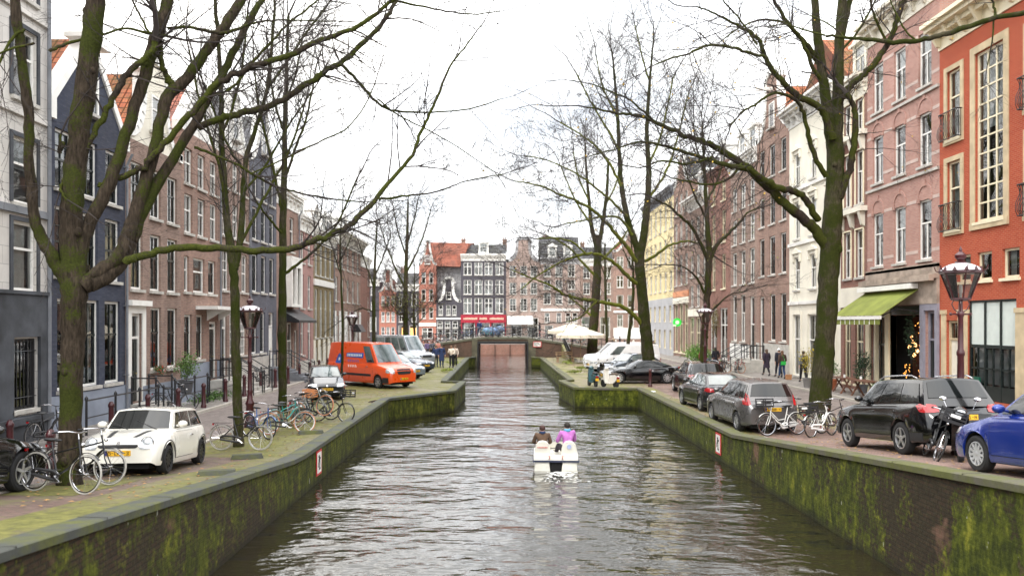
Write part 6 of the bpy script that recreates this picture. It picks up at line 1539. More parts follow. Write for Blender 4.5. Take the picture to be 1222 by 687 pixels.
car('parked_car', 'dark slate blue car between the pale car and the silver van', 'car', (-6.9, 56.6, gl(56)), (.75, -.66), 4.35, 1.78, 1.48, P_slate, hatch_deck(4.35,.95,.72,1.0,1.2), (1.15,1.9,3.5,4.15), (.85,3.45), .32, pillars=(.45,.8), glassm=M_cglass2, platetext='31-PZS-7')
# right side
car('hatchback', 'bright blue hatchback cut off by the right edge', 'car', (8.93, 12.3, 0), yaw(-1), 4.1, 1.74, 1.46, P_blue, [(0,.6),(.04,.68),(.2,.76),(1.0,.93),(1.25,.98),(3.7,1.04),(4.0,.95),(4.1,.7)], (1.1,1.8,3.3,3.95), (.82,3.35), .31, .2, .15, .15, pillars=(.46,.84), rim=plain('hubcap', (.5,.51,.53), .35, .3), spokes=11)
car('suv', 'black four-wheel-drive with silver roof rails behind the lamp post', 'car', (9.62, 18.75, 0), yaw(-1), 4.43, 1.81, 1.69, P_black, [(0,.72),(.05,.84),(.2,.92),(.9,1.05),(1.2,1.09),(4.1,1.14),(4.3,1.08),(4.43,.85)], (1.15,1.85,4.02,4.38), (.87,3.47), .355, .28, .15, .17, plate=.78, pillars=(.36,.70), roofrack=True, spokes=5, bumper=(.32,.5),
    rear_glass_h=.2, tail_l=((.5,.94),(.86,.92),(.84,1.12),(.54,1.1)), platetext='GX-241-N')
car('minivan', 'warm grey people carrier with red and white tail lamps, right quay', 'car', (8.35, 27.0, gr(27)), yaw(-2), 4.35, 1.84, 1.64, P_grey, [(0,.66),(.05,.76),(.2,.86),(.95,1.02),(1.2,1.06),(4.0,1.1),(4.25,1.02),(4.35,.8)], (1.1,2.0,4.0,4.3), (.9,3.6), .32, .22, .19, .2, plate=.72, pillars=(.4,.76), glassm=M_cglass,
    rear_glass_h=.14, tail_l=((.66,.9),(.88,.9),(.80,1.26),(.72,1.28)), spokes=7, platetext='21-TNB-4')
car('hatchback', 'dark grey hatchback with red tail lamps ahead of the people carrier', 'car', (8.55, 32.7, gr(33)), yaw(-3), 4.2, 1.77, 1.48, P_dgrey, hatch_deck(4.2,.95,.72,1.0,1.15), (1.1,1.85,3.4,4.05), (.85,3.45), .32, .2, .15, .18, plate=.62, pillars=(.42,.78), spokes=7, glassm=M_cglass2)
car('suv', 'black estate with large red tail lamps beside the dark slim tree', 'car', (9.6, 39.2, gr(39)), yaw(1), 4.6, 1.88, 1.62, P_black, [(0,.7),(.05,.82),(.2,.9),(.9,1.02),(1.2,1.05),(4.2,1.08),(4.5,1.02),(4.6,.8)], (1.15,1.9,4.15,4.52), (.9,3.7), .36, .25, .16, .18, plate=.68, pillars=(.4,.74), roofrack=True, spokes=5,
    tail_l=((.5,.92),(.9,.9),(.9,1.06),(.55,1.06)), platetext='58-XRD-2')
car('coupe', 'black coupe parked sideways at the edge of the right quay', 'car', (8.0, 46.3, gr(46)), (-1, -.07), 4.6, 1.82, 1.36, P_black, [(0,.55),(.05,.64),(.2,.7),(1.0,.85),(1.4,.9),(3.9,.97),(4.45,.98),(4.6,.75)], (1.35,2.15,3.1,4.15), (.85,3.65), .34, .17, .17, .2, pillars=(.55,), spokes=9)
car('hatchback', 'dark blue-grey hatchback between the coupe and the white vans', 'car', (8.3, 52.2, gr(52)), (-.86, -.5), 4.2, 1.78, 1.5, P_slate, hatch_deck(4.2,.95,.72,1.0,1.15), (1.1,1.85,3.4,4.05), (.85,3.45), .32, .2, .15, .16, pillars=(.42,.78), glassm=M_cglass2)
car('white_van', 'nearer of two white vans parked sideways on the right quay', 'van', (8.6, 57.2, gr(57)), (-.97, -.25), 5.3, 1.95, 1.97, P_white, van_deck(5.3,.95,1.15,1.1,1.2), (.95,1.9,5.15,5.28), (.95,4.1), r=.33, sill=.24, van=True, tumble=.14, taper=.2, pillars=(.24,.5), glassm=M_cglass2, rear_glass_h=0, mirror_m=M_plastic, group='white vans on the right quay')
car('white_van', 'farther white van, only its nose and roof show over the nearer one', 'van', (8.9, 61.0, gr(61)), (-.97, -.25), 5.3, 1.95, 2.0, P_white, van_deck(5.3,.95,1.15,1.1,1.2), (.95,1.9,5.15,5.28), (.95,4.1), r=.33, sill=.24, van=True, tumble=.14, taper=.2, pillars=(.24,.5), glassm=M_cglass, rear_glass_h=0, mirror_m=M_plastic, group='white vans on the right quay')
# ------------------------------------------------------------------ kits: a thing built once, placed many times
class Kit:
    def __init__(s): s.items = []
    def add(s, name, mb, mats, parent=None, smooth=None, loc=None, rot=None):
        me = mb.mesh(name, mats, smooth) if isinstance(mb, MB) else mb
        s.items.append((name, me, parent, loc, rot)); return len(s.items)-1
    def place(s, name, label, cat, loc, rz=0, group=None, lean=0, roll=None, scale=1):
        o = thing(name, label, cat, loc, rz, group); o.rotation_euler.x = lean
        if scale != 1: o.scale = (scale,)*3
        objs = []
        for n, me, p, l, r in s.items: objs.append(link(n, me, o if p is None else objs[p], l, r))
        return o
# ------------------------------------------------------------------ bicycles (x forward, wheels at +-.54)
def bike_kit(fcol, tyre=(.02,.02,.02), crate=None, rack=True, guard=True, white=False, child=False):
    k = Kit(); fm = plain('bike_paint_%d_%d_%d' % tuple(int(c*99) for c in fcol), fcol, .35, .2, var=.15, coat=.4)
    tm = plain('bike_tyre_%d_%d_%d' % tuple(int(c*99) for c in tyre), tyre, .8, var=.2); rw = .34
    f = MB(); 
    bb = (-.06,0,.29); st = (-.2,0,.72); ht = (.36,0,.80); hb = (.40,0,.66)
    f.tube([bb, (-.135,0,.52), st, (-.235,0,.86)], .017, 6); f.tube([hb, (.16,0,.42), bb], .02, 6)
    if not white: f.tube([(-.17,0,.66), ht], .015, 6)
    else: f.tube([(-.13,0,.5), (.12,0,.47), (.38,0,.74)], .016, 6)
    f.tube([hb, (.33,0,.93)], .018, 6)
    for s in (-1, 1):
        f.tube([bb, (-.54,.055*s,rw)], .011, 5); f.tube([(-.19,0,.66), (-.54,.06*s,rw)], .009, 5); f.tube([(.41,.03*s,.66), (.46,.055*s,.5), (.54,.055*s,rw)], .012, 5)
    k.add('frame', f, fm, smooth=50)
    for x in (-.54, .54):
        t = MB(); t.lathe([(rw-.028,-.012),(rw-.01,-.015),(rw,-.006),(rw,.006),(rw-.01,.015),(rw-.028,.012),(rw-.028,-.012)], 28, axis='y')
        w = k.add('wheel', t, tm, None, 50, (x, 0, rw))
        r_ = MB(); r_.lathe([(rw-.05,-.01),(rw-.036,-.012),(rw-.036,.012),(rw-.05,.01),(rw-.05,-.01)], 24, axis='y'); r_.lathe([(.02,-.05),(.02,.05)], 8, axis='y'); k.add('rim', r_, M_chrome, w, 50)
        s_ = MB()
        for q in range(16):
            a = 2*pi*q/16; s_.tube([(.02*cos(a+.6),.02*(-1)**q,.02*sin(a+.6)), ((rw-.05)*cos(a),0,(rw-.05)*sin(a))], .0022, 3, cap=False)
        k.add('spokes', s_, M_chrome, w)
        if guard:
            g = MB(); vs = []; fs = []; n = 12
            for q in range(n+1):
                a = lerp(-.15, 2.5, q/n) if x < 0 else lerp(.75, 2.6, q/n); c, s = cos(a), sin(a); R_ = rw+.02
                vs += [(R_*c,-.028,R_*s),((R_+.012)*c,0,(R_+.012)*s),(R_*c,.028,R_*s)]
            for q in range(n): fs += [(q*3,q*3+1,q*3+4,q*3+3),(q*3+1,q*3+2,q*3+5,q*3+4)]
            g.add(vs, fs); k.add('mudguard', g, fm if not white else M_white, None, 60, (x, 0, rw))
    h = MB(); h.tube([(.33,0,.93),(.31,0,1.02)], .013, 6); h.tube([(.08,-.3,1.03),(.2,-.29,1.05),(.3,-.2,1.06),(.33,0,1.03),(.3,.2,1.06),(.2,.29,1.05),(.08,.3,1.03)], .012, 6); k.add('handlebar', h, M_chrome, None, 60)
    g = MB(); 
    for s in (-1, 1): g.tube([(.05,.3*s,1.028),(.17,.292*s,1.045)], .018, 6)
    k.add('grip', g, M_plastic)
    s = MB(); s.ell((-.27,0,.9), (.14,.09,.035), 10, 6); s.ell((-.12,0,.895), (.1,.03,.025), 8, 5); k.add('saddle', s, M_plastic, None, 60)
    c = MB(); c.tube([(-.56,-.045,.33),(-.5,-.045,.39),(-.1,-.045,.37),(.02,-.045,.31),(-.05,-.045,.22),(-.2,-.045,.24),(-.56,-.045,.30)], .03, 6); k.add('chain_case', c, M_plastic if not white else M_white, None, 50)
    p = MB(); p.tube([(-.06,-.07,.29),(.08,-.085,.2)], .01, 5); p.box(.04,.13,-.17,-.08,.19,.21); k.add('pedal', p, M_chrome); p = MB(); p.tube([(-.06,.07,.29),(-.2,.085,.38)], .01, 5); p.box(-.24,-.15,.08,.17,.37,.39); k.add('pedal', p, M_chrome)
    p = MB(); p.lathe([(.085,-.056),(.085,-.05)], 14, c=(-.06,0,.29), axis='y'); k.add('chainring', p, M_chrome)
    if rack:
        r_ = MB(); 
        for y in (-.06, 0, .06): r_.tube([(-.3,y,.74),(-.78,y,.74)], .007, 4)
        for y in (-.06, .06): r_.tube([(-.72,y,.74),(-.54,y,.36)], .006, 4)
        r_.tube([(-.78,-.06,.74),(-.78,.06,.74)], .007, 4); k.add('luggage_rack', r_, M_plastic)
        t = MB(); t.box(-.8,-.77,-.03,.03,.68,.73); k.add('rear_lamp', t, M_tail)
    if crate:
        col, x, w_ = crate; cm = plain('crate_%d_%d' % (int(col[0]*99), int(col[2]*99)), col, .6, var=.2)
        c = MB(); x0, x1, z0, z1 = x-w_/2, x+w_/2, .78 if x < 0 else .9, 1.02 if x < 0 else 1.14
        for z in [lerp(z0, z1-.03, q/3) for q in range(4)]:
            c.box(x0,x1,-.2,-.185,z,z+.035).box(x0,x1,.185,.2,z,z+.035).box(x0,x0+.015,-.185,.185,z,z+.035).box(x1-.015,x1,-.185,.185,z,z+.035)
        c.box(x0,x1,-.185,.185,z0-.02,z0-.002)
        for a in (x0, x1-.02):
            for b in (-.21, .19): c.box(a-.004,a+.024,b,b+.02,z0-.02,z1+.01)
        ci = k.add('crate', c, cm); 
        l = MB(); l.box(x0-.012,x0-.003,-.09,.09,z0+.1,z0+.16) if x < 0 else l.box(x1+.003,x1+.012,-.09,.09,z0+.1,z0+.16); k.add('crate_label', l, M_white, ci)
    d = MB(); d.ell((.43,0,.84), (.04,.035,.035), 8, 5); k.add('front_lamp', d, M_chrome)
    return k
KB = bike_kit((.01,.01,.012)); KBw = bike_kit((.01,.01,.012), (.36,.35,.32)); KW = bike_kit((.75,.75,.72), crate=((.015,.015,.017), .58, .36), white=True); KW2 = bike_kit((.75,.75,.72), crate=((.015,.015,.017), -.55, .38), white=True)
KT = bike_kit((.03,.3,.28), (.3,.12,.06)); KG = bike_kit((.16,.17,.15), (.5,.22,.12)); KO = bike_kit((.03,.04,.07), crate=((.6,.25,.1), .55, .34)); KBc = bike_kit((.01,.01,.01), crate=((.012,.012,.012), .58, .38)); KR = bike_kit((.25,.02,.02)); KBL = bike_kit((.02,.08,.25))
def bk(k, label, x, y, hd, lean=.06, side=None, group='bicycles parked along the canal', dz=0, name='bicycle'):
    zf = gl if x < 0 else gr
    return k.place(name, label, 'bicycle', (x, y, zf(y)+dz+.008), atan2(hd[1], hd[0]), group, lean)
bk(KBw, 'black bicycle with pale tyres leaning on the big elm at the left', -7.65, 13.7, (.96,-.28), -.12)
bk(KBw, 'black bicycle half hidden behind the elm, its front wheel before the white hatchback', -7.92, 15.0, (.98,-.14), -.1)
bk(KB, 'black bicycle against the dark stone house wall, seen from behind', -12.75, 22.2, (.12,.99), .08, dz=.09)
bk(KB, 'dark bicycle chained to the iron railing by the white door', -12.5, 30.3, (.85,.5), .05, dz=.09)
bk(KB, 'black bicycle standing at the foot of the grey stoop', -12.6, 41.2, (.4,.9), .05, dz=.09)
bk(KBw, 'black granny bicycle with cream tyres before the twin-stemmed tree', -7.15, 21.7, (.99,-.05), -.1)
cl_ = 'bicycles crowded together on the mossy verge'
bk(KBL, 'dark blue bicycle leaning on the red lamp post at the edge of the cluster', -7.4, 24.0, (.75,-.6), -.16, group=cl_)
bk(KT, 'teal bicycle with brown tyres in the middle of the cluster', -7.1, 26.0, (.5,.85), .1, group=cl_)
bk(KG, 'grey-green bicycle with pinkish tyres in front of the teal one', -6.75, 24.9, (.93,.3), -.12, group=cl_)
bk(KO, 'navy bicycle carrying an orange-brown crate above its front wheel', -6.95, 27.3, (.3,.95), .06, group=cl_)
bk(KB, 'black bicycle with chrome bars at the back of the cluster', -6.6, 28.2, (.8,.5), .09, group=cl_)
o_ = bk(KG, 'bicycle tipped up in the rack with its pink-tyred wheel in the air', -6.3, 26.3, (.9,-.3), -.2, group=cl_, dz=.3); o_.rotation_euler.y = -.25
bk(KBc, 'black bicycle with black front crate nearest the quay edge', -6.0, 27.9, (.92,-.25), -.1, group=cl_)
bk(KW, 'white bicycle with black front crate, leftmost of the white pair', 8.65, 24.6, (-.85,-.25), .1)
bk(KW2, 'white bicycle with black crate behind its saddle, next to the black four-wheel-drive', 9.75, 24.3, (.7,.5), -.12)
bk(KB, 'dark bicycle behind the white ones at the foot of the mossy trunk', 10.5, 25.2, (.85,.4), -.08)
bk(KBw, 'black bicycle with pale tyres between the white bicycles and the big trunk', 9.6, 25.5, (-.9,.25), .1)
bk(KB, 'black bicycle leaning behind the black estate car', 8.75, 36.2, (-.55,-.8), .12)
bk(KBc, 'black bicycle with a black crate leaning over behind the four-wheel-drive', 8.75, 16.35, (-.3,-.92), -.33, dz=-.02)
hb_ = 'bicycles parked before the right-hand houses'
for i, (x, y, kk, l) in enumerate(((14.7, 53, KB, 'black bicycle nearest the woman in the dark coat, by the stoop'), (15.6, 53.6, KG, 'grey-green bicycle with pink tyres by the right-hand stoop'), (16.2, 54.6, KR, 'dark red bicycle against the stoop railing on the right'), (14.9, 58, KB, 'black bicycle on the pavement before the ivy house'), (15.8, 60.5, KBL, 'blue bicycle on the pavement before the ivy house'))):
    bk(kk, l, x, y, (.6*(-1)**i, .8), .06, group=hb_, dz=.09)
# ------------------------------------------------------------------ scooters
def scooter_kit(paint, seat):
    k = Kit(); r = .22; b = MB()
    b.prism([(-.62,.42),(-.66,.62),(-.5,.72),(-.05,.68),(.02,.5),(.05,.3),(-.1,.24),(-.35,.24),(-.5,.34)], -.11, .11); b.box(-.1,.32,-.14,.14,.22,.29)
    b.prism([(.28,.24),(.36,.3),(.5,.62),(.48,.95),(.4,.98),(.38,.7),(.27,.4)], -.15, .15); b.prism([(.46,.5),(.75,.46),(.8,.38),(.66,.42),(.5,.4)], -.09, .09)
    b.ell((.42,0,1.02), (.12,.13,.1), 10, 6); k.add('body', b, paint, None, 50)
    s = MB(); s.ell((-.33,0,.76), (.34,.14,.07), 12, 6); k.add('seat', s, seat, None, 60)
    for x in (-.5, .62):
        t = MB(); t.lathe([(r*.55,-.05),(r*.93,-.05),(r,-.025),(r,.025),(r*.93,.05),(r*.55,.05)], 20, axis='y'); w = k.add('wheel', t, M_tyre, None, 50, (x, 0, r)); q = MB(); q.lathe([(r*.56,-.03),(r*.56,.03)], 16, axis='y'); k.add('rim', q, M_rim, w)
    h = MB(); h.tube([(.3,-.33,1.06),(.4,-.15,1.05),(.42,.15,1.05),(.3,.33,1.06)], .018, 6); k.add('handlebar', h, M_plastic)
    m_ = MB()
    for s_ in (-1, 1): m_.tube([(.38,.22*s_,1.06),(.36,.28*s_,1.22)], .008, 4); m_.ell((.36,.3*s_,1.26), (.015,.07,.045), 8, 5)
    k.add('mirror', m_, M_chrome); l = MB(); l.ell((.53,0,1.0), (.04,.09,.06), 8, 5); k.add('headlight', l, M_lightg); l = MB(); l.box(-.69,-.65,-.08,.08,.54,.62); k.add('taillight', l, M_tail)
    p = MB(); p.box(-.7,-.69,-.09,.09,.36,.5); k.add('number_plate', p, M_plate)
    return k
KSW = scooter_kit(carpaint('white_scooter_paint', (.75,.72,.66), 0), plain('brown_seat', (.1,.07,.05), .6)); KSB = scooter_kit(P_black, M_plastic); KST = scooter_kit(carpaint('teal_scooter_paint', (.05,.12,.14)), M_plastic)
KSB.place('scooter', 'black motor scooter at the foot of the near red lamp post', 'scooter', (9.25, 16.15, gr(16.2)), atan2(-.9, -.45), None, .0)
KSW.place('scooter', 'white motor scooter with yellow plate beside the black coupe', 'scooter', (5.75, 42.6, gr(42)), atan2(.85, -.45), None, .05)
KST.place('scooter', 'teal-grey scooter with red tail light left of the white one', 'scooter', (4.9, 43.4, gr(42)), atan2(.97, -.2), None, .05)
KSB.place('scooter', 'black scooter behind the white scooter, before the blue-grey hatchback', 'scooter', (6.1, 47.8, gr(42)), atan2(.9, -.3), None, .05)
# ------------------------------------------------------------------ lamp posts and bollards
M_lampred = plain('dark_red_iron', (.055,.009,.012), .35, var=.3, vs=5, coat=.2)
def lamp_kit():
    k = Kit(); p = MB()
    p.lathe([(.2,0),(.2,.12),(.17,.16),(.17,.2),(.14,.24),(.13,.75),(.155,.8),(.15,.86),(.1,.95),(.085,1.2),(.095,1.24),(.08,1.3),(.066,2.2),(.085,2.24),(.085,2.3),(.06,2.36),(.052,3.05),(.075,3.1),(.07,3.16),(.045,3.2),(.04,3.42)], 12)
    pi_ = k.add('post', p, M_lampred, None, 40)
    b = MB(); b.tube([(-.24,0,3.12),(.24,0,3.12)], .018, 6); b.ell((-.26,0,3.12), (.035,.035,.035), 8, 5); b.ell((.26,0,3.12), (.035,.035,.035), 8, 5)
    for a in range(4):
        c, s = cos(a*pi/2+pi/4), sin(a*pi/2+pi/4); b.tube([(.03*c,.03*s,3.15),(.12*c,.12*s,3.22),(.17*c,.17*s,3.34),(.12*c,.12*s,3.45)], .012, 5)
    k.add('ladder_bar', b, M_lampred, pi_)
    f = MB(); n = 6
    for q in range(n):
        a = 2*pi*q/n; c, s = cos(a), sin(a); f.tube([(.19*c,.19*s,3.44),(.40*c,.40*s,4.02)], .014, 4)
    f.lathe([(.1,3.4),(.21,3.43),(.21,3.47),(.1,3.47)], 6); f.lathe([(.40,3.99),(.44,4.01),(.43,4.06),(.40,4.06)], 6)
    li = k.add('lantern', f, M_lampred)
    g = MB()
    for q in range(n):
        a, b2 = 2*pi*q/n, 2*pi*(q+1)/n; g.quad((.19*cos(a),.19*sin(a),3.46),(.19*cos(b2),.19*sin(b2),3.46),(.39*cos(b2),.39*sin(b2),4.0),(.39*cos(a),.39*sin(a),4.0))
    k.add('lantern_glass', g, glassmat('lantern_glass', (.82,.78,.76), .12, .08), li)
    r_ = MB(); r_.lathe([(.42,4.06),(.34,4.14),(.22,4.2),(.1,4.23)], 12); k.add('lantern_roof', r_, plain('lantern_white_glass', (.6,.57,.6), .35, var=.2), li, 50)
    t = MB(); t.lathe([(.1,4.22),(.12,4.25),(.06,4.28),(.11,4.34),(.12,4.4),(.07,4.45),(.03,4.48),(.035,4.52),(.0,4.6)], 10)
    for q in range(12):
        a = 2*pi*q/12; c, s = cos(a), sin(a); t.add([(.43*c-.05*s,.43*s+.05*c,4.05),(.43*c+.05*s,.43*s-.05*c,4.05),(.41*c,.41*s,4.15),(.35*c,.35*s,4.1)], [(0,1,2),(0,2,3),(1,3,2)])
        if q % 2 == 0: t.tube([(.43*c,.43*s,4.04),(.5*c,.5*s,4.08),(.53*c,.53*s,4.17)], .012, 4)
    k.add('crown', t, M_lampred, li, 40)
    u = MB(); u.lathe([(.03,3.47),(.03,3.56),(.045,3.6),(.04,3.72),(.02,3.76)], 8); k.add('bulb', u, plain('opal_bulb', (.85,.85,.8), .3), li, 50)
    return k
KL = lamp_kit(); lg = 'dark red iron street lamps'
KL.place('street_lamp', 'dark red street lamp beside the bicycle cluster on the left quay', 'lamp post', (-8.45, 26.6, gl(26)), .3, lg, scale=.96)
KL.place('street_lamp', 'distant street lamp behind the orange van', 'lamp post', (-10.6, 56, gl(56)), .1, lg, scale=.96)
KL.place('street_lamp', 'large dark red street lamp between the four-wheel-drive and the blue car', 'lamp post', (9.95, 17.3, gr(17.3)-.06), .26, lg)
KL.place('street_lamp', 'street lamp standing in front of the dark slim tree on the right quay', 'lamp post', (10.55, 41.5, gr(42)), .2, lg)
kb = Kit(); b_ = MB(); b_.lathe([(.11,0),(.11,.1),(.085,.14),(.075,.8),(.095,.84),(.095,.9),(.07,.94),(.055,.98),(.0,1.0)], 10, sq=1)
for q in range(3): b_.box(-.076,-.07,-.012,.012,.5+.09*q,.56+.09*q); b_.box(-.012,.012,-.076,-.07,.5+.09*q,.56+.09*q)
kb.add('post', b_, M_lampred, None, 40)
for i in range(20):
    y = 19.3+2.5*i; kb.place('bollard', 'dark red iron bollard in the row along the left pavement kerb', 'bollard', (-11.95, y, gl(y)+.09), 0, 'row of dark red bollards on the left pavement')
kb.place('bollard', 'dark red bollard on the right quay at the side of the black coupe', 'bollard', (8.0, 43.2, gr(43)), 0)
kb.place('bollard', 'single dark red post under the elm at the left edge, behind the black car', 'bollard', (-9.2, 16.2, gl(16.2)), 0)
# ------------------------------------------------------------------ low mossy blocks
for x, y, l in ((-6.0, 16.7, 'low mossy stone block on the verge by the white hatchback'), (-6.55, 20.4, 'low mossy stone block on the verge before the granny bicycle'), (-6.0, 24.9, 'low mossy stone block below the bicycle cluster')):
    b = MB(); b.add([(-.4,-.12,0),(.4,-.12,0),(.4,.12,0),(-.4,.12,0),(-.36,-.09,.11),(.36,-.09,.11),(.36,.09,.11),(-.36,.09,.11)], [(0,1,5,4),(1,2,6,5),(2,3,7,6),(3,0,4,7),(4,5,6,7)])
    tag(b.build('stone_block', M_copL, loc=(x, y, gl(y)+.01), rz=.3), l, 'stone block', 'mossy blocks on the left verge')
# ------------------------------------------------------------------ iron railings before the left houses
railing_thing('long black iron railing before the dark blue house', [(-12.5, 23.9), (-12.5, 25.7), (-12.5, 27.4), (-12.5, 28.9)], gl, 1.05)
railing_thing('black iron railing with a shrub behind it by the white door', [(-12.6, 30.6), (-12.5, 32.3), (-12.5, 33.7)], gl, 1.15)
railing_thing('black iron railing before the canopied house', [(-12.6, 34.2), (-12.5, 35.6), (-12.5, 37.0)], gl, 1.0)
railing_thing('black iron railing before the house left of the grey-blue one', [(-12.6, 39.6), (-12.5, 41.2), (-12.5, 42.6)], gl, 1.0)
def boxyrail(label, x0, x1, y, z, zf):
    o = thing('terrace_box', label, 'terrace', (x0, y, z), 0); return o
# ------------------------------------------------------------------ quay signs
def quay_sign(label, x, y, z, s):
    o = thing('mooring_sign', label, 'sign', (x, y, z), 0, 'red-bordered signs on the quay walls'); a, b = (0, .02) if s > 0 else (-.02, 0)
    p = MB(); p.box(a, b, -.3, .3, -.34, .34); p.build('border', plain('sign_red', (.55,.03,.03), .5), o)
    e = .024*s; p = MB(); p.box(min(e, .0), max(e, 0), -.24, .24, -.28, .28); p.build('panel', plain('sign_white', (.78,.76,.72), .5), o)
    g = MB(); e2 = .03*s; q = lambda u0, u1, z0, z1: g.box(min(e, e2), max(e, e2), min(u0*-s, u1*-s), max(u0*-s, u1*-s), z0, z1)
    q(-.1, .03, -.2, -.14); q(-.06, .0, -.14, .08); q(-.12, .06, .08, .14); q(.04, .1, .0, .1); q(.08, .14, -.12, .02); q(-.02, .1, .14, .2)
    g.build('symbol', M_seal, o)
quay_sign('red-bordered white no-mooring sign on the left quay wall', -5.09, 22.0, .55, 1); quay_sign('red-bordered white no-mooring sign on the right quay wall', 6.94, 25.6, .52, -1)
# ------------------------------------------------------------------ bridge
def bz(x): a = abs(x); return 2.95 if a < 2.2 else lerp(2.95, 1.02, min(1, (a-2.2)/11.5))+.12*sin(min(1, (a-2.2)/11.5)*pi)
br = thing('arched_bridge', 'low brick bridge with iron railings closing the canal', 'bridge', (0, 80, 0)); X_ = [x*.5 for x in range(-28, 29)]
mb = MB()
B_bridge = brick('bridge_brick', (.13,.065,.05), (.19,.1,.075), (.13,.11,.08), stain=.7)
for yy, fl in ((0, 1), (9, -1)):
    for a, b in zip(X_, X_[1:]):
        lo = -.6 if not (-2.6 < (a+b)/2 < 2.6) else 2.42+.0*(a)
        q = [(a,yy,lo),(b,yy,lo),(b,yy,bz(b)-.18),(a,yy,bz(a)-.18)]; mb.quad(*(q if fl > 0 else q[::-1]))
mb.quad((-2.5,0,-.6),(-2.5,9,-.6),(-2.5,9,2.42),(-2.5,0,2.42)); mb.quad((2.5,0,-.6),(2.5,9,-.6),(2.5,9,2.42),(2.5,0,2.42)); mb.quad((-2.5,0,2.42),(2.5,0,2.42),(2.5,9,2.42),(-2.5,9,2.42)); mb.build('wall', B_bridge, br)
mb = MB()
for a, b in zip(X_, X_[1:]): mb.quad((a,-.1,bz(a)),(b,-.1,bz(b)),(b,9.1,bz(b)),(a,9.1,bz(a))); mb.quad((a,-.1,bz(a)-.2),(b,-.1,bz(b)-.2),(b,-.1,bz(b)),(a,-.1,bz(a))); mb.quad((a,9.1,bz(a)-.2),(a,9.1,bz(a)),(b,9.1,bz(b)),(b,9.1,bz(b)-.2))
mb.build('deck', plain('worn_concrete', (.12,.115,.08), .8, var=.3, vs=.8), br)
mb = MB(); mb.box(-3.1,-2.52,-.12,-.003,-.5,2.7).box(2.52,3.3,-.12,-.003,-.5,2.7).box(-2.5,2.5,-.08,.4,2.4,2.58); mb.build('stone_abutment', plain('sandy_abutment', (.11,.1,.065), .8, var=.35, vs=1), br)
mb = MB(); mb.box(-2.5,2.5,-.15,-.09,2.3,2.55).box(-2.56,-2.44,-.16,-.1,-.5,2.5).box(2.44,2.56,-.16,-.1,-.5,2.5); mb.build('black_beam', T_black, br)
for nm, yy in (('railing', 0.0), ('railing', 8.9)):
    r = MB()
    for hh, rr in ((1.0,.028),(.55,.016),(.15,.016)): r.tube([(x,yy,bz(x)+hh) for x in X_ if abs(x) < 13], rr, 5)
    for x in range(-13, 14, 2): r.lathe([(.045,0),(.04,1.05),(.06,1.1),(.0,1.18)], 6, c=(x,yy,bz(x)))
    for x in [q*.25 for q in range(-50, 51)]: r.tube([(x,yy,bz(x)+.15),(x,yy,bz(x)+1.0)], .008, 3, cap=False)
    r.build(nm, T_black, br)
sg = thing('bridge_sign', 'small white sign with red edge on the bridge face', 'sign', (3.45, 79.85, 2.25)); p = MB(); p.box(-.42,.42,-.03,0,-.28,.28); p.build('border', plain('sign_red', (.55,.03,.03), .5), sg); p = MB(); p.box(-.36,.36,-.036,0,-.22,.22); p.build('panel', plain('sign_white', (.78,.76,.72), .5), sg)
g = MB()
for r_, n_ in ((.1, 4), (-.02, 5), (-.13, 3)):
    for q in range(n_): g.box(-.28+q*.12, -.2+q*.12, -.042, -.03, r_-.02, r_+.04)
g.build('lettering', M_seal, sg)
# wing wall and steps at the right end of the bridge
wg = thing('wing_wall', 'sloping mossy wing wall with iron railing at the right bridge end', 'wall', (5.9, 80, 0)); mb = MB(); mb.prism([(0,-.2),(0,2.25),(-8,1.05),(-8,-.2)], 0, .35, plane='yz'); mb.build('wall', M_mossR, wg)
mb = MB(); mb.tube([(.2,0,3.2),(.2,-8,2.0)], .03, 5); mb.tube([(.2,0,2.7),(.2,-8,1.5)], .018, 5)
for k in range(9): mb.tube([(.2,-k,2.2-k*.15),(.2,-k,3.2-k*.15)], .025, 5)
for k in range(32): mb.tube([(.2,-k*.25,2.3-k*.0375),(.2,-k*.25,3.2-k*.0375)], .01, 3)
mb.build('railing', T_black, wg)
# flowerless wooden planter-bench by the quay
bn = thing('wooden_bench', 'small wooden bench on the right quay below the parasols', 'bench', (5.4, 69, 1.0), .3); w_ = plain('weathered_wood', (.3,.2,.12), .8, var=.3)
mb = MB(); [mb.box(-.8,.8,-.25+.17*k,-.12+.17*k,.42,.46) for k in range(3)]; mb.build('seat', w_, bn)
for sx in (-.7, .7): mb = MB(); mb.box(sx-.04,sx+.04,-.22,.2,0,.42); mb.build('leg', w_, bn)
mb = MB(); mb.box(-.8,.8,.24,.27,.6,.72).box(-.8,.8,.24,.27,.78,.9); mb.box(-.72,-.66,.22,.24,.42,.9); mb.box(.66,.72,.22,.24,.42,.9); mb.build('backrest', w_, bn)
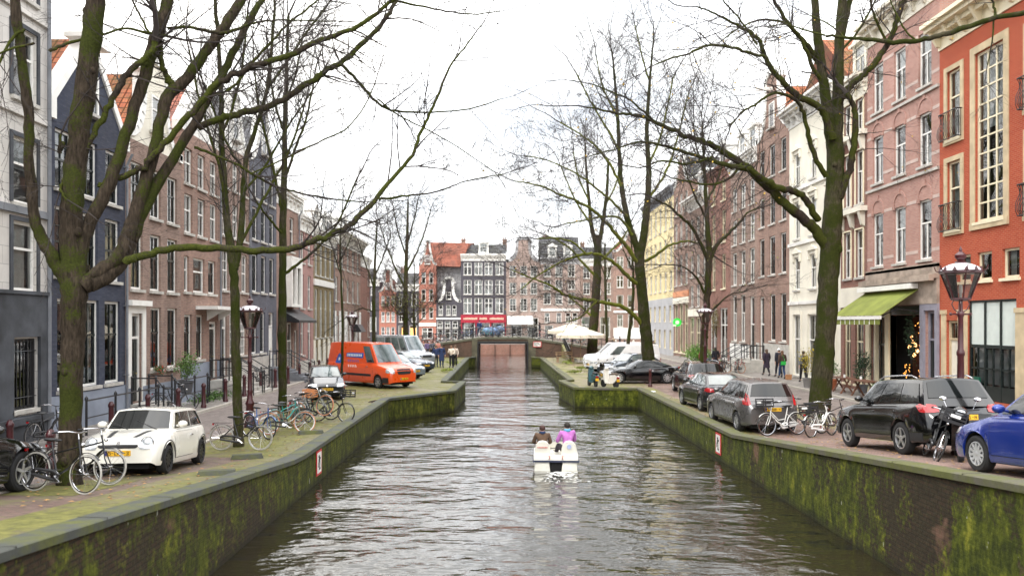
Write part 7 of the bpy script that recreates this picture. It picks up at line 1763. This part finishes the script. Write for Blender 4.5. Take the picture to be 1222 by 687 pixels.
# bicycles along the bridge railing
bg_ = 'bicycles leaning on the bridge railing'; rnd = random.Random(5)
for i in range(20):
    x = -9.3+i*.95+rnd.uniform(-.15,.15); kk = rnd.choice([KB, KB, KBw, KG, KT, KBL, KR]); y = 80.55+rnd.uniform(0,.3)
    kk.place('bicycle', 'bicycle in the row leaning against the bridge railing', 'bicycle', (x, y, bz(x)+.01), rnd.choice([0, pi])+rnd.uniform(-.2,.2), bg_, rnd.uniform(-.1,.1))
bc = thing('covered_cart', 'bicycle-sized bundle under a blue and white cover on the bridge', 'covered cart', (-1.1, 81.7, 2.95)); mb = MB(); mb.ell((0,0,.55), (1.1,.45,.5), 14, 8); mb.ell((.8,0,.75), (.5,.4,.4), 10, 6); mb.build('cover', plain('blue_tarpaulin', (.16,.25,.42), .6, var=.5, vs=3), bc, smooth=60); mb = MB(); [mb.lathe([(.3,-.03),(.3,.03)], 14, axis='y', c=(x,.3,.3)) for x in (-.6,.6)]; mb.build('wheel', M_tyre, bc)
# motor scooters far right by the white-based house
for i in range(4): (KSB if i % 2 else KSW).place('scooter', 'motor scooter in the row before the brown and white house', 'scooter', (15.2+i*1.2, 108, .95), 1.2, 'scooters parked across the bridge', .05)
for i in range(6): (KB if i % 2 else KBw).place('bicycle', 'bicycle in the row at the left foot of the bridge', 'bicycle', (-10.6+i*.75, 79.2-i*.05, gl(79)), 1.3, 'bicycles at the left foot of the bridge', .06)
# ------------------------------------------------------------------ parasols
M_canvas = plain('cream_canvas', (.72,.65,.52), .85, var=.07, vs=2)
def parasol(label, x, y, z, R, ht):
    o = thing('parasol', label, 'parasol', (x, y, z), .2, 'cream parasols of the canal-side terrace'); n = 8; mb = MB(); vs = [(0,0,ht+.75)]
    for ring, (rr, zz) in enumerate(((R*.5, ht+.42), (R*1.0, ht+.08))):
        for k in range(n*2): a = pi*k/n; s = 1 if k % 2 == 0 else .975; vs.append((rr*s*cos(a), rr*s*sin(a), zz-(.03 if k % 2 else 0)))
    fs = [(0,1+k,1+(k+1) % 16) for k in range(16)]+[(1+k,17+k,17+(k+1) % 16,1+(k+1) % 16) for k in range(16)]; mb.add(vs, fs)
    vl = [(R*1.0*(1 if k % 2 == 0 else .975)*cos(pi*k/n), R*(1 if k % 2 == 0 else .975)*sin(pi*k/n), ht+.08-(.03 if k % 2 else 0)-h) for h in (0,.28) for k in range(16)]; mb.add(vl, [(k,(k+1) % 16,16+(k+1) % 16,16+k) for k in range(16)])
    cn = mb.build('canopy', M_canvas, o); mb = MB(); mb.tube([(0,0,0),(0,0,ht+.8)], .04, 8); mb.build('pole', w_, o); mb = MB(); mb.box(-.4,.4,-.4,.4,0,.12); mb.build('base', T_stone, o)
    mb = MB()
    for k in range(n): a = 2*pi*k/n; mb.tube([(0,0,ht-.1),(R*.55*cos(a),R*.55*sin(a),ht+.3)], .012, 4)
    mb.build('ribs', w_, o)
parasol('nearer cream parasol over the canal-side terrace', 6.75, 69.0, 1.0, 2.2, 2.3); parasol('farther cream parasol behind the first one', 6.35, 73.3, 1.0, 2.3, 2.62)
tb = w_
def table(label, x, y, z, rz, L=1.5):
    o = thing('wooden_table', label, 'table', (x, y, z), rz); mb = MB(); [mb.box(-L/2,L/2,-.36+.15*k,-.23+.15*k,.72,.76) for k in range(5)]; mb.build('tabletop', plain('brown_wood', (.16,.07,.04), .6, var=.3), o)
    for sx in (-1, 1): mb = MB(); mb.prism([(-.32,0),(-.24,0),(.2,.72),(.12,.72)], sx*L*.36-.03, sx*L*.36+.03, plane='yz'); mb.prism([(.24,0),(.32,0),(-.12,.72),(-.2,.72)], sx*L*.36+.032, sx*L*.36+.09, plane='yz'); mb.build('leg', plain('brown_wood', (.16,.07,.04), .6, var=.3), o)
    return o
table('brown trestle table at the far end under the green awning', 16.5, 38.6, gr(38)+.09, 1.5, 1.5); table('brown trestle table at the near end under the green awning', 16.55, 36.4, gr(36)+.09, 1.6, 1.8)
for q, (x, y) in enumerate(((16.4, 38.2), (16.6, 36.9))):
    o = thing('table_lantern', ('white candle jar on the far trestle table', 'white candle jar on the near trestle table')[q], 'candle jar', (x, y, gr(38)+.86)); mb = MB(); mb.lathe([(.05,0),(.06,.05),(.05,.14)], 8); mb.build('jar', M_white, o)
# ------------------------------------------------------------------ awning
aw = thing('green_awning', 'lime green fabric awning with white valance over the cafe front', 'awning', (18, 34.3, 0)); mb = MB(); LA = 5.0; n = 8
vs = []; 
for i in range(13):
    y = LA*i/12; vs += [(-.12, y, 5.85), (-1.75, y, 4.72), (-1.75, y, 4.70)]
mb.add(vs, [(3*i, 3*i+3, 3*i+4, 3*i+1) for i in range(12)]); mb.add([(-.12,0,5.85),(-1.75,0,4.72),(-1.75,0,4.69),(-.12,0,5.82)], [(0,1,2,3)])
mb.build('canopy', plain('lime_canvas', (.19,.22,.035), .85, var=.2, vs=1.5), aw); mb = MB(); mb.box(-1.8,-1.7,-.03,LA+.03,4.55,4.7); mb.build('front_bar', T_white, aw)
mb = MB()
for i in range(10): mb.box(-1.765,-1.755, i*.5, i*.5+.43, 4.32, 4.55)
mb.build('valance_green', plain('lime_canvas', (.19,.22,.035), .85), aw)
mb = MB()
for i in range(10): mb.box(-1.765,-1.755, i*.5+.432, i*.5+.498, 4.32, 4.55)
mb.build('valance_white', T_white, aw); mb = MB(); mb.box(-.5,-.13,-.05,LA+.05,5.88,6.1); mb.build('awning_box', T_white, aw)
for y in (.05, LA-.05): mb = MB(); mb.tube([(-.1,y,4.9),(-1.0,y,5.0),(-1.72,y,4.66)], .03, 5); mb.build('folding_arm', T_black, aw)
# ------------------------------------------------------------------ pharmacy-like green sign
gs = thing('green_sign', 'round green shop sign hanging over the right pavement', 'sign', (17.3, 79, 4.45)); mb = MB(); mb.lathe([(.42,-.06),(.42,.06)], 20, axis='y'); mb.build('disc', glow('green_sign_light', (.03,.5,.05), .55), gs); mb = MB(); mb.lathe([(.2,-.075),(.2,-.061)], 16, axis='y'); mb.box(-.42,-.1,-.075,-.061,-.38,-.22); mb.build('emblem', glow('pale_green_sign_light', (.5,.85,.45), .6), gs); mb = MB(); mb.tube([(.3,0,0),(.75,0,0)], .03, 5); mb.build('bracket', T_black, gs)
# ------------------------------------------------------------------ shrubs and pots
def shrub(name, label, loc, rad, n, seed, col=(.06,.14,.02), pot=None, leafs=.05, stem=True, cat='shrub', col2=None):
    rnd = random.Random(seed); o = thing(name, label, cat, loc); z0 = 0
    if pot: 
        mb = MB(); h = pot[1]; mb.lathe([(pot[0]*.7,0),(pot[0],h),(pot[0]*1.08,h),(pot[0]*1.08,h*.88),(pot[0]*.95,h*.85)], 14); mb.build('pot', plain('pot_%d' % int(pot[2][0]*99), pot[2], .8, var=.15), o, smooth=50); z0 = h
    mb = MB(); 
    for _ in range(6):
        a = rnd.uniform(0, 6.28); mb.tube([(0,0,z0),(rad[0]*.3*cos(a),rad[1]*.3*sin(a),z0+rad[2]*.8),(rad[0]*.7*cos(a),rad[1]*.7*sin(a),z0+rad[2]*1.5)], .008, 4)
    mb.build('stems', K_twig, o)['kind'] = 'stuff'
    mb = MB(); mi = 0
    cl = [(rnd.gauss(0,.4), rnd.gauss(0,.4), rnd.gauss(0,.35)) for _ in range(9)]
    for _ in range(n):
        c = rnd.choice(cl); d = [c[i]+rnd.gauss(0,.3) for i in range(3)]; q = Vector((d[0]*rad[0], d[1]*rad[1], z0+rad[2]*(1+d[2]*.9))); s = leafs*rnd.uniform(.6,1.3)
        a = Vector((rnd.gauss(0,1), rnd.gauss(0,1), rnd.gauss(0,.7))).normalized(); b = a.orthogonal().normalized(); b.rotate(Quaternion(a, rnd.uniform(0,6))); c_ = a.cross(b)
        mb.add([q-b*s, q+c_*s*.45, q+b*s, q-c_*s*.45], [(0,1,2,3)], 1 if col2 and rnd.random() < .18 else 0)
    mats = [plain('leaf_%d_%d' % (int(col[0]*999), int(col[1]*999)), col, .55, var=.4, vs=6)]
    if col2: mats.append(plain('leaf2_%d_%d' % (int(col2[0]*999), int(col2[1]*999)), col2, .6, var=.2))
    mb.build('foliage', mats, o)['kind'] = 'stuff'; return o
shrub('potted_shrub', 'bushy yellow-green shrub in a pot behind the railing by the white door', (-12.95, 32.6, gl(32)+.6), (.55,.55,.55), 900, 1, (.11,.2,.04), (.28,.5,(.1,.1,.11)))
shrub('flower_box', 'red flowers in a box on the sill right of the white door', (-13.45, 31.3, 2.45), (.25,.6,.16), 350, 2, (.06,.13,.03), None, .04, cat='flowers', col2=(.6,.03,.02))
shrub('low_planting', 'low green planting at the foot of the blue-grey plinth before the canopied house', (-12.8, 35.0, gl(35)+.05), (.5,1.6,.25), 1100, 3, (.08,.17,.025), cat='plants')
shrub('green_bush', 'large bright green bush on the right pavement before the cream shop floor', (15.0, 61.5, gr(60)+.3), (1.1,1.3,.75), 2600, 4, (.12,.26,.03), None, .07)
shrub('potted_shrub', 'leafy shrub in a terracotta pot beside the trestle tables', (16.6, 40.3, gr(40)+.09), (.42,.42,.45), 700, 5, (.1,.2,.03), (.33,.55,(.45,.14,.06)))
shrub('potted_tree', 'tall dark green potted shrub between the cafe windows', (17.45, 38.6, gr(38)+.09), (.4,.4,.8), 900, 6, (.02,.06,.02), (.25,.4,(.1,.09,.08)))
shrub('potted_tree', 'small yellow-leaved potted tree beside the big trunk', (16.0, 41.8, gr(41)+.09), (.45,.45,.9), 420, 7, (.5,.4,.03), (.25,.5,(.2,.19,.18)))
shrub('potted_flowers', 'white flowering pot at the near end of the trestle tables', (16.7, 35.0, gr(35)+.5), (.45,.35,.2), 450, 8, (.1,.17,.05), None, .05, cat='flowers', col2=(.7,.68,.55))
shrub('climbing_plant', 'bare brownish climber with yellow leaves on the ivy house front', (17.75, 66.5, 3.2), (.25,1.2,1.6), 700, 9, (.2,.16,.05), None, .06, cat='climber')
shrub('hanging_greens', 'dark evergreen garland by the cafe door', (17.9, 34.9, 2.6), (.2,.3,1.0), 700, 10, (.015,.04,.015), None, .05, cat='garland')
# mossy weeds on the quay
for q, (x, y) in enumerate(((5.3, 66), (5.7, 58), (4.9, 54), (-3.9, 56), (-4.2, 66))):
    shrub('weed_tuft', ('tuft of weeds on the right quay nearest the bench', 'tuft of weeds on the right quay halfway to the bridge', 'tuft of weeds on the right quay before the teal scooter', 'tuft of weeds on the left quay near its bastion', 'tuft of weeds on the left quay near the strollers')[q], (x, y, 1.0), (.5,.6,.12), 260, 20+q, (.2,.24,.03), None, .06, cat='weeds')
# small stone bench and planter near the green bush
mb = MB(); mb.box(-.2,.2,-.9,.9,.38,.5).box(-.15,.15,-.7,-.5,0,.38).box(-.15,.15,.5,.7,0,.38); tag(mb.build('stone_bench', T_stone, loc=(15.9, 66, gr(60)+.09)), 'plain stone bench against the houses beyond the green bush', 'bench')
# ------------------------------------------------------------------ people
def skinmesh(nodes, edges, sub=2, root=0):
    me = bpy.data.meshes.new('figure'); me.from_pydata([n[0] for n in nodes], edges, [])
    o = bpy.data.objects.new('figure', me); COL.objects.link(o)
    sk = o.modifiers.new('s', 'SKIN'); sk.use_smooth_shade = True
    for i, n in enumerate(nodes):
        r = n[1]; me.skin_vertices[0].data[i].radius = (r, r) if not isinstance(r, tuple) else r
        me.skin_vertices[0].data[i].use_root = (i == root)
    ss = o.modifiers.new('u', 'SUBSURF'); ss.levels = sub; ss.render_levels = sub
    dg = bpy.context.evaluated_depsgraph_get(); out = bpy.data.meshes.new_from_object(o.evaluated_get(dg))
    bpy.data.objects.remove(o); bpy.data.meshes.remove(me); out.polygons.foreach_set('use_smooth', [True]*len(out.polygons)); return out
_P = {}
def pose(kind, v=0):
    """joints for a 1.75 m figure facing -y"""
    J = dict(pel=(0,0,.95), wai=(0,0,1.1), che=(0,-.01,1.34), nec=(0,.0,1.5), hd=(0,-.02,1.6), top=(0,-.01,1.7),
             shL=(.18,0,1.43), shR=(-.18,0,1.43), elL=(.25,.04,1.15), elR=(-.25,.04,1.15), wrL=(.25,-.08,.92), wrR=(-.25,-.08,.92),
             hiL=(.09,0,.92), hiR=(-.09,0,.92), knL=(.1,-.02,.5), knR=(-.1,-.02,.5), anL=(.1,.02,.09), anR=(-.1,.02,.09), toL=(.12,-.16,.04), toR=(-.12,-.16,.04))
    if kind == 'walk':
        J.update(knL=(.1,-.16,.52), anL=(.1,-.24,.12), toL=(.11,-.4,.07), knR=(-.1,.0,.5), anR=(-.1,.26,.14), toR=(-.11,.12,.04), elL=(.24,.12,1.17), wrL=(.24,.08,.93), elR=(-.25,-.03,1.16), wrR=(-.24,-.22,.98))
    if kind == 'phone': J.update(elR=(-.24,-.02,1.15), wrR=(-.12,-.26,1.25), elL=(.26,-.02,1.15), wrL=(.14,-.28,1.1))
    if kind == 'sit':
        J.update(pel=(0,0,.12), wai=(0,.03,.3), che=(0,.02,.54), nec=(0,0,.7), hd=(0,-.03,.8), top=(0,-.02,.9), shL=(.19,0,.63), shR=(-.19,0,.63), elL=(.27,-.1,.38), elR=(-.27,-.1,.38), wrL=(.2,-.34,.34), wrR=(-.2,-.34,.34),
                 hiL=(.1,-.02,.1), hiR=(-.1,-.02,.1), knL=(.13,-.45,.22), knR=(-.13,-.45,.2), anL=(.13,-.72,-.12), anR=(-.13,-.66,-.08), toL=(.13,-.86,-.06), toR=(-.13,-.8,-.02))
    return {k: Vector(x) for k, x in J.items()}
def parts(kind):
    if kind in _P: return _P[kind]
    J = pose(kind); names = ['pel','wai','che','nec','hd','top','shL','elL','wrL','shR','elR','wrR','hiL','knL','anL','toL','hiR','knR','anR','toR']
    R = dict(pel=.12, wai=.105, che=(.13,.1), nec=.052, hd=(.078,.09), top=.055, shL=.06, shR=.06, elL=.042, elR=.042, wrL=.028, wrR=.028, hiL=.085, hiR=.085, knL=.058, knR=.058, anL=.04, anR=.04, toL=.03, toR=.03)
    nd = [(J[n], R[n]) for n in names]; ix = {n: i for i, n in enumerate(names)}
    ed = [(ix[a], ix[b]) for a, b in (('pel','wai'),('wai','che'),('che','nec'),('nec','hd'),('hd','top'),('che','shL'),('shL','elL'),('elL','wrL'),('che','shR'),('shR','elR'),('elR','wrR'),('pel','hiL'),('hiL','knL'),('knL','anL'),('anL','toL'),('pel','hiR'),('hiR','knR'),('knR','anR'),('anR','toR'))]
    # hands with five fingers
    for s, w, e in ((1,'wrL','elL'),(-1,'wrR','elR')):
        d = (J[w]-J[e]).normalized(); side = Vector((0,-1,0)); side = (side-d*side.dot(d)).normalized(); palm = J[w]+d*.07; nd.append((palm, .03)); pi0 = len(nd)-1; ed.append((ix[w], pi0))
        inw = Vector((-s,0,0)); inw = (inw-d*inw.dot(d)).normalized()
        for q, (off, ln) in enumerate(((.027,.07),(.009,.08),(-.009,.075),(-.027,.06))):
            a = palm+side*off+d*.035; b = a+d*ln*.5+inw*.008; c = b+d*ln*.4+inw*.022; i = len(nd); nd += [(a,.009),(b,.0085),(c,.007)]; ed += [(pi0,i),(i,i+1),(i+1,i+2)]
        a = J[w]+d*.03+side*.03; b = a+d*.03+side*.022+inw*.01; c = b+d*.025+inw*.012; i = len(nd); nd += [(a,.012),(b,.01),(c,.008)]; ed += [(ix[w],i),(i,i+1),(i+1,i+2)]
    h = J['hd']; i = len(nd); nd += [(h+Vector((0,-.1,-.01)), .014), (h+Vector((.083,0,0)), .014), (h+Vector((-.083,0,0)), .014)]; ed += [(ix['hd'], i), (ix['hd'], i+1), (ix['hd'], i+2)]
    body = skinmesh(nd, ed, 1)
    def sub(ns, rr, es, extra=None):
        q = {n: i for i, n in enumerate(ns)}; return skinmesh([(J[n] if n in J else extra[n], rr[n]) for n in ns], [(q[a], q[b]) for a, b in es], 2)
    cuff = {'cL': J['wrL']+(J['elL']-J['wrL'])*.1, 'cR': J['wrR']+(J['elR']-J['wrR'])*.1, 'hem': J['pel']+Vector((0,.0,-.06)), 'nk': J['nec']+(J['che']-J['nec'])*.35}
    jk = sub(['wai','che','nk','shL','elL','cL','shR','elR','cR','pel','hem'], dict(wai=(.15,.13), che=(.165,.135), nk=(.085,.085), shL=.085, elL=.064, cL=.05, shR=.085, elR=.064, cR=.05, pel=(.17,.145), hem=(.18,.15)),
             [('wai','che'),('che','nk'),('che','shL'),('shL','elL'),('elL','cL'),('che','shR'),('shR','elR'),('elR','cR'),('wai','pel'),('pel','hem')], cuff)
    ex = {'aL': J['anL']+(J['knL']-J['anL'])*.1, 'aR': J['anR']+(J['knR']-J['anR'])*.1}
    tr = sub(['pel','hiL','knL','aL','hiR','knR','aR'], dict(pel=.145, hiL=.105, knL=.075, aL=.06, hiR=.105, knR=.075, aR=.06), [('pel','hiL'),('hiL','knL'),('knL','aL'),('pel','hiR'),('hiR','knR'),('knR','aR')], ex)
    sh = MB()
    for a, t in (('anL','toL'),('anR','toR')):
        d = J[t]-J[a]; c = J[a]+d*.5; m = Matrix.Translation(c) @ Vector((0,-1,0)).rotation_difference(d.normalized()).to_matrix().to_4x4(); sh.ell((0,-.02,-.0), (.052,.15,.05), 10, 6, M=m); sh.ell((0,.06,.03), (.05,.07,.07), 8, 5, M=m)
    hr = MB(); c = h+Vector((0,.015,.045)); hr.ell(tuple(c), (.095,.108,.098), 14, 9); 
    hl = MB(); hl.ell(tuple(c), (.098,.11,.1), 14, 9); hl.ell((h.x,h.y+.075,h.z-.1), (.085,.05,.17), 12, 7)
    ey = [tuple(h+Vector((s*.032,-.087,.015))) for s in (-1, 1)]
    _P[kind] = (body, jk, tr, sh, hr, hl, ey, J, h); return _P[kind]
def person(label, loc, face, kind='stand', jacket=(.02,.02,.025), trousers=(.02,.025,.05), hair=(.04,.025,.015), skin=(.5,.3,.22), H=1.72, long=False, coat=False, bag=None, group=None, hat=None, scarf=None):
    b, jk, tr, sh, hr, hl, ey, J, h = parts(kind); o = thing('person', label, 'person', loc, atan2(face[1], face[0])+pi/2, group); o.scale = (H/1.75,)*3
    def cm(me, nm, mat, sm=True):
        me = me.copy() if not isinstance(me, MB) else me.mesh(nm, mat, 60); me.materials.clear(); me.materials.append(mat); return link(nm, me, o)
    c3 = lambda c: '_'.join(str(int(x*255)) for x in c)
    cm(b, 'body', plain('skin_'+c3(skin), skin, .55, var=.05)); cm(jk, 'jacket', plain('cloth_'+c3(jacket), jacket, .9, var=.2, vs=8)); cm(tr, 'trousers', plain('cloth_'+c3(trousers), trousers, .9, var=.2, vs=8)); cm(sh, 'shoes', plain('cloth_7_7_8', (.03,.03,.035), .7)); cm(hl if long else hr, 'hair', plain('hair_'+c3(hair), hair, .7, var=.3, vs=20))
    e = MB(); [e.ell(q, (.011,.009,.009), 6, 4) for q in ey]; cm(e, 'eyes', M_seal)
    if coat: 
        m = MB(); p = J['pel']; m.lathe([(.15,.22),(.175,.0),(.2,-.28),(.215,-.42),(.2,-.425)], 14, c=(p.x,p.y,p.z)); cm(m, 'coat_skirt', plain('cloth_'+c3(jacket), jacket, .9, var=.2, vs=8))
    if hat: m = MB(); m.ell((h.x,h.y+.01,h.z+.06), (.11,.115,.095), 12, 7); m.ell((h.x,h.y,h.z+.17), (.03,.03,.03), 6, 4); cm(m, 'hat', plain('cloth_'+c3(hat), hat, .95, var=.15, vs=20))
    if scarf: m = MB(); m.lathe([(.06,-.05),(.1,-.03),(.105,.02),(.07,.05)], 12, c=tuple(J['nec'])); cm(m, 'scarf', plain('cloth_'+c3(scarf), scarf, .95))
    if bag:
        kind_, col = bag; m = MB(); mt = plain('cloth_'+c3(col), col, .7, var=.15)
        if kind_ == 'backpack': m.ell((0,.2,1.28), (.15,.09,.22), 12, 8); m.ell((0,.27,1.2), (.1,.05,.1), 10, 6); cm(m, 'backpack', mt)
        elif kind_ == 'shoulder': m.prism([(-.16,.0),(.16,0),(.14,.22),(-.14,.22)], .17, .24, M=Matrix.Translation((0,0,.86))); m.tube([(-.12,.2,1.05),(0,.12,1.45),(.1,-.1,1.42)], .01, 4); cm(m, 'bag', mt)
    return o
person('woman in a long dark coat and brown boots walking past the ivy house', (14.7, 55, gr(55)+.09), (.1,1), 'walk', (.01,.01,.015), (.12,.05,.03), (.02,.015,.01), long=True, coat=True)
person('person in a dark red coat half hidden by the slim tree', (13.95, 55.5, gr(55)), (.2,1), 'walk', (.22,.02,.03), (.03,.02,.03), coat=True)
person('woman in a dark purple puffer coat at the stoop, leftmost of the walking trio', (16.9, 51.0, gr(50)+.09), (-.1,1), 'walk', (.03,.02,.035), (.015,.015,.02), (.09,.05,.03), long=True, coat=True, group='three people walking past the stoop')
person('long-haired woman carrying a bright green bag on her back', (16.95, 48.3, gr(48)+.09), (0,1), 'walk', (.06,.035,.025), (.03,.06,.14), (.13,.06,.03), long=True, bag=('shoulder', (.02,.42,.06)), group='three people walking past the stoop')
person('person with a white hat behind the woman with the green bag', (17.2, 49.6, gr(49)+.09), (0,1), 'walk', (.02,.02,.03), (.02,.02,.03), hat=(.75,.75,.75), H=1.8, group='three people walking past the stoop')
person('man in a grey jacket with a black backpack by the arched doorway', (17.0, 45.0, gr(45)+.09), (.1,1), 'walk', (.17,.18,.2), (.015,.015,.02), (.05,.03,.02), bag=('backpack', (.012,.012,.015)), H=1.82)
sb = thing('shopping_bag', 'tan carrier bag near the feet of the woman with the green bag', 'bag', (17.05, 47.5, gr(48)+.1)); mb = MB(); mb.prism([(-.16,0),(.16,0),(.18,.3),(-.18,.3)], -.08, .08); mb.build('bag_body', plain('tan_bag', (.42,.2,.09), .7), sb); mb = MB(); mb.tube([(-.08,0,.3),(-.05,0,.42),(.05,0,.42),(.08,0,.3)], .008, 4); mb.build('handle', plain('tan_bag', (.42,.2,.09), .7), sb)
person('man in a navy coat beside the woman in the cream coat, left quay', (-4.75, 61.8, gl(60)), (.2,-1), 'stand', (.015,.03,.09), (.015,.03,.08), coat=True, H=1.8)
person('person in a dark blue coat at the back of the couple on the left quay', (-5.25, 62.6, gl(60)), (.3,-1), 'stand', (.02,.035,.1), (.02,.02,.03), (.1,.06,.03))
person('woman in a cream jacket and black trousers on the left quay', (-4.0, 62.0, gl(60)), (-.2,-1), 'phone', (.7,.62,.52), (.01,.01,.012), (.16,.08,.04), long=True, H=1.72)
person('woman in a beige jacket just behind the cream jacket, left quay', (-3.75, 62.7, gl(60)), (-.4,-1), 'stand', (.6,.5,.42), (.015,.012,.012), (.12,.07,.04), long=True)
fb = 'people at the left foot of the bridge'
for i, (x, y, c) in enumerate(((-7.6, 77.6, (.5,.4,.36)), (-6.9, 77.9, (.12,.13,.16)), (-6.3, 77.4, (.6,.25,.2)), (-8.6, 77.8, (.65,.62,.6)), (-7.3, 76.8, (.2,.15,.3)))):
    person(('person in a pale brown top', 'person in a dark grey coat', 'person in a reddish jacket', 'person in an off-white coat', 'person in a dim violet coat')[i]+' among the people at the left foot of the bridge', (x, y, gl(70)), (.5,-1), ('stand', 'walk', 'phone')[i % 3], c, (.03,.03,.04), group=fb)
person('man in a blue jacket standing on the bridge by the bordeaux shop', (-2.4, 81.6, 2.95), (.3,1), 'stand', (.02,.05,.14), (.03,.05,.12), group='people on the bridge')
person('person in black at the left end of the bridge railing', (-4.4, 82.0, bz(-4.4)), (1,.1), 'walk', (.012,.012,.015), (.02,.02,.02), group='people on the bridge')
person('person in black standing on the bridge by the white shop awning', (3.8, 82.2, bz(3.8)), (-1,.2), 'stand', (.015,.015,.02), (.015,.015,.02), group='people on the bridge')
person('person in a dark coat walking before the far houses behind the stout elm', (15.3, 104, .95), (-1,.3), 'walk', (.02,.02,.03), (.02,.02,.03))
person('person in a tan jacket by the scooters across the bridge', (14.3, 103, .95), (.8,.3), 'walk', (.3,.22,.15), (.05,.05,.06))
person('person in a black jacket with a yellow bag, far down the right pavement', (14.4, 76, gr(70)+.09), (0,-1), 'walk', (.015,.015,.015), (.02,.02,.02), bag=('shoulder', (.6,.35,.03)))
# ------------------------------------------------------------------ pedal boat
M_boat = plain('off_white_fibreglass', (.74,.72,.64), .3, var=.08, vs=3, coat=.5); M_rub = plain('navy_fender', (.015,.02,.05), .5)
BX, BY = 1.6, 24.1
pb = thing('pedal_boat', 'white two-seat pedal boat in the middle of the canal', 'pedal boat', (BX, BY, 0), -.05); pb.scale = (.94,)*3
def hullsec(W, z0, z1, y0, y1, x0): 
    mb = MB(); vs = []; ny = 9
    for i in range(ny):
        t = i/(ny-1); y = lerp(y0, y1, t); k = 1-.45*max(0, (t-.6)/.4)**2; kz = .25*max(0, (t-.6)/.4)**2; e = 0 if 0 < i < ny-1 else .04
        vs += [(x0-W*k*.8, y, z0+kz), (x0-W*k, y, z0+.12+kz), (x0-W*k+e, y, z1), (x0+W*k-e, y, z1), (x0+W*k, y, z0+.12+kz), (x0+W*k*.8, y, z0+kz)]
    fs = [tuple(range(5,-1,-1)), tuple((ny-1)*6+k for k in range(6))]
    for i in range(ny-1):
        for k in range(6): k2 = (k+1) % 6; fs.append((i*6+k, i*6+k2, (i+1)*6+k2, (i+1)*6+k))
    mb.add(vs, fs); return mb
for s in (-1, 1): hullsec(.25, -.12, .3, -.5, 1.9, s*.43).build('hull', M_boat, pb, smooth=40)
mb = MB(); mb.add([(x*k, y, z) for y, k, z in ((-.52,1,.34),(1.2,1,.34),(1.95,.62,.42)) for x in (-.7,.7)]+[(x*k, y, z) for y, k, z in ((-.52,1,.42),(1.2,1,.42),(1.95,.6,.5)) for x in (-.7,.7)], [(0,2,3,1),(2,4,5,3),(6,7,9,8),(8,9,11,10),(0,1,7,6),(4,10,11,5),(0,6,8,2),(2,8,10,4),(1,3,9,7),(3,5,11,9)]); mb.build('deck', M_boat, pb, smooth=30)
mb = MB(); mb.box(-.735,.735,-.56,-.5,.29,.345); mb.box(-.735,-.7,-.5,1.2,.29,.345); mb.box(.7,.735,-.5,1.2,.29,.345); mb.build('fender', M_rub, pb)
mb = MB(); mb.box(-.17,.17,-.45,.9,-.1,.3); mb.build('paddle_housing', M_under, pb)
for s in (-1, 1):
    mb = MB(); sec = [(-.24,.42),(-.25,.62),(-.21,.82),(-.12,.92),(0,.95),(.12,.92),(.21,.82),(.25,.62),(.24,.42)]
    q = len(sec); vs = []
    for y, k, lean in ((-.4,.97,0),(-.36,1,0),(-.24,1,.0),(-.2,.95,0)): vs += [(s*.42+x*k, y+.0+(z-.42)*-.12, .42+(z-.42)*k) for x, z in sec]
    fs = [tuple(range(q)), tuple(3*q+k for k in range(q-1,-1,-1))]
    for i in range(3):
        for k in range(q): k2 = (k+1) % q; fs.append((i*q+k, (i+1)*q+k, (i+1)*q+k2, i*q+k2))
    mb.add(vs, fs); mb.box(s*.42-.26, s*.42+.26, -.22, .3, .421, .47); st = mb.build('seat', M_boat, pb, smooth=35)
    mb = MB()
    if s < 0:
        for k in range(7): mb.box(s*.42-.16+k*.047, s*.42-.13+k*.047, -.472, -.455, .725, .755)
        mb.build('red_lettering', plain('sign_red', (.55,.03,.03), .5), st)
    else:
        mb.lathe([(.07,-.472),(.07,-.455)], 14, axis='y', c=(s*.42,0,.77)); mb.build('blue_emblem', plain('pale_blue_emblem', (.35,.4,.6), .5), st)
    mb = MB(); mb.tube([(s*.22,-.53,.5),(s*.2,-.57,.48),(s*.2,-.57,.4),(s*.22,-.53,.38)], .015, 6); mb.build('grab_handle', plain('faded_red', (.5,.2,.18), .5), pb)
mb = MB(); mb.box(-.7,.7,-.5,-.4,.42,.5); mb.box(-.7,-.64,-.4,.9,.42,.52); mb.box(.64,.7,-.4,.9,.42,.52); mb.build('gunwale', M_boat, pb)
mb = MB(); mb.add([(-.45,1.3,.46),(.45,1.3,.46),(.35,1.2,.68),(-.35,1.2,.68),(-.4,1.6,.48),(.4,1.6,.48)], [(0,1,2,3),(3,2,5,4),(0,3,4),(1,5,2)]); mb.build('console', M_boat, pb)
person('dark-haired person in a brown coat and navy scarf, left seat of the pedal boat', (BX-.4, BY+.06, .39), (0,1), 'sit', (.11,.065,.04), (.03,.03,.05), (.06,.025,.02), scarf=(.015,.03,.08), H=1.7)
person('person in a magenta and light blue jacket, right seat of the pedal boat', (BX+.36, BY+.08, .42), (-.25,1), 'sit', (.5,.17,.5), (.05,.04,.05), (.02,.012,.01), scarf=(.12,.4,.6), H=1.8)
# foam behind the boat
M_foam = plain('water_foam', (.75,.75,.73), .6, var=.1); mb = MB(); rnd = random.Random(9)
for _ in range(100):
    t = rnd.random(); y = BY-.62-1.6*t**1.6; x = BX+.05+rnd.gauss(0,.13+.3*t); s = rnd.uniform(.012,.045)*(1-.5*t); mb.ell((x, y, .005), (s*2.4, s*1.2, s*.25), 6, 4)
tag(mb.build('wake_foam', M_foam), kind='stuff')
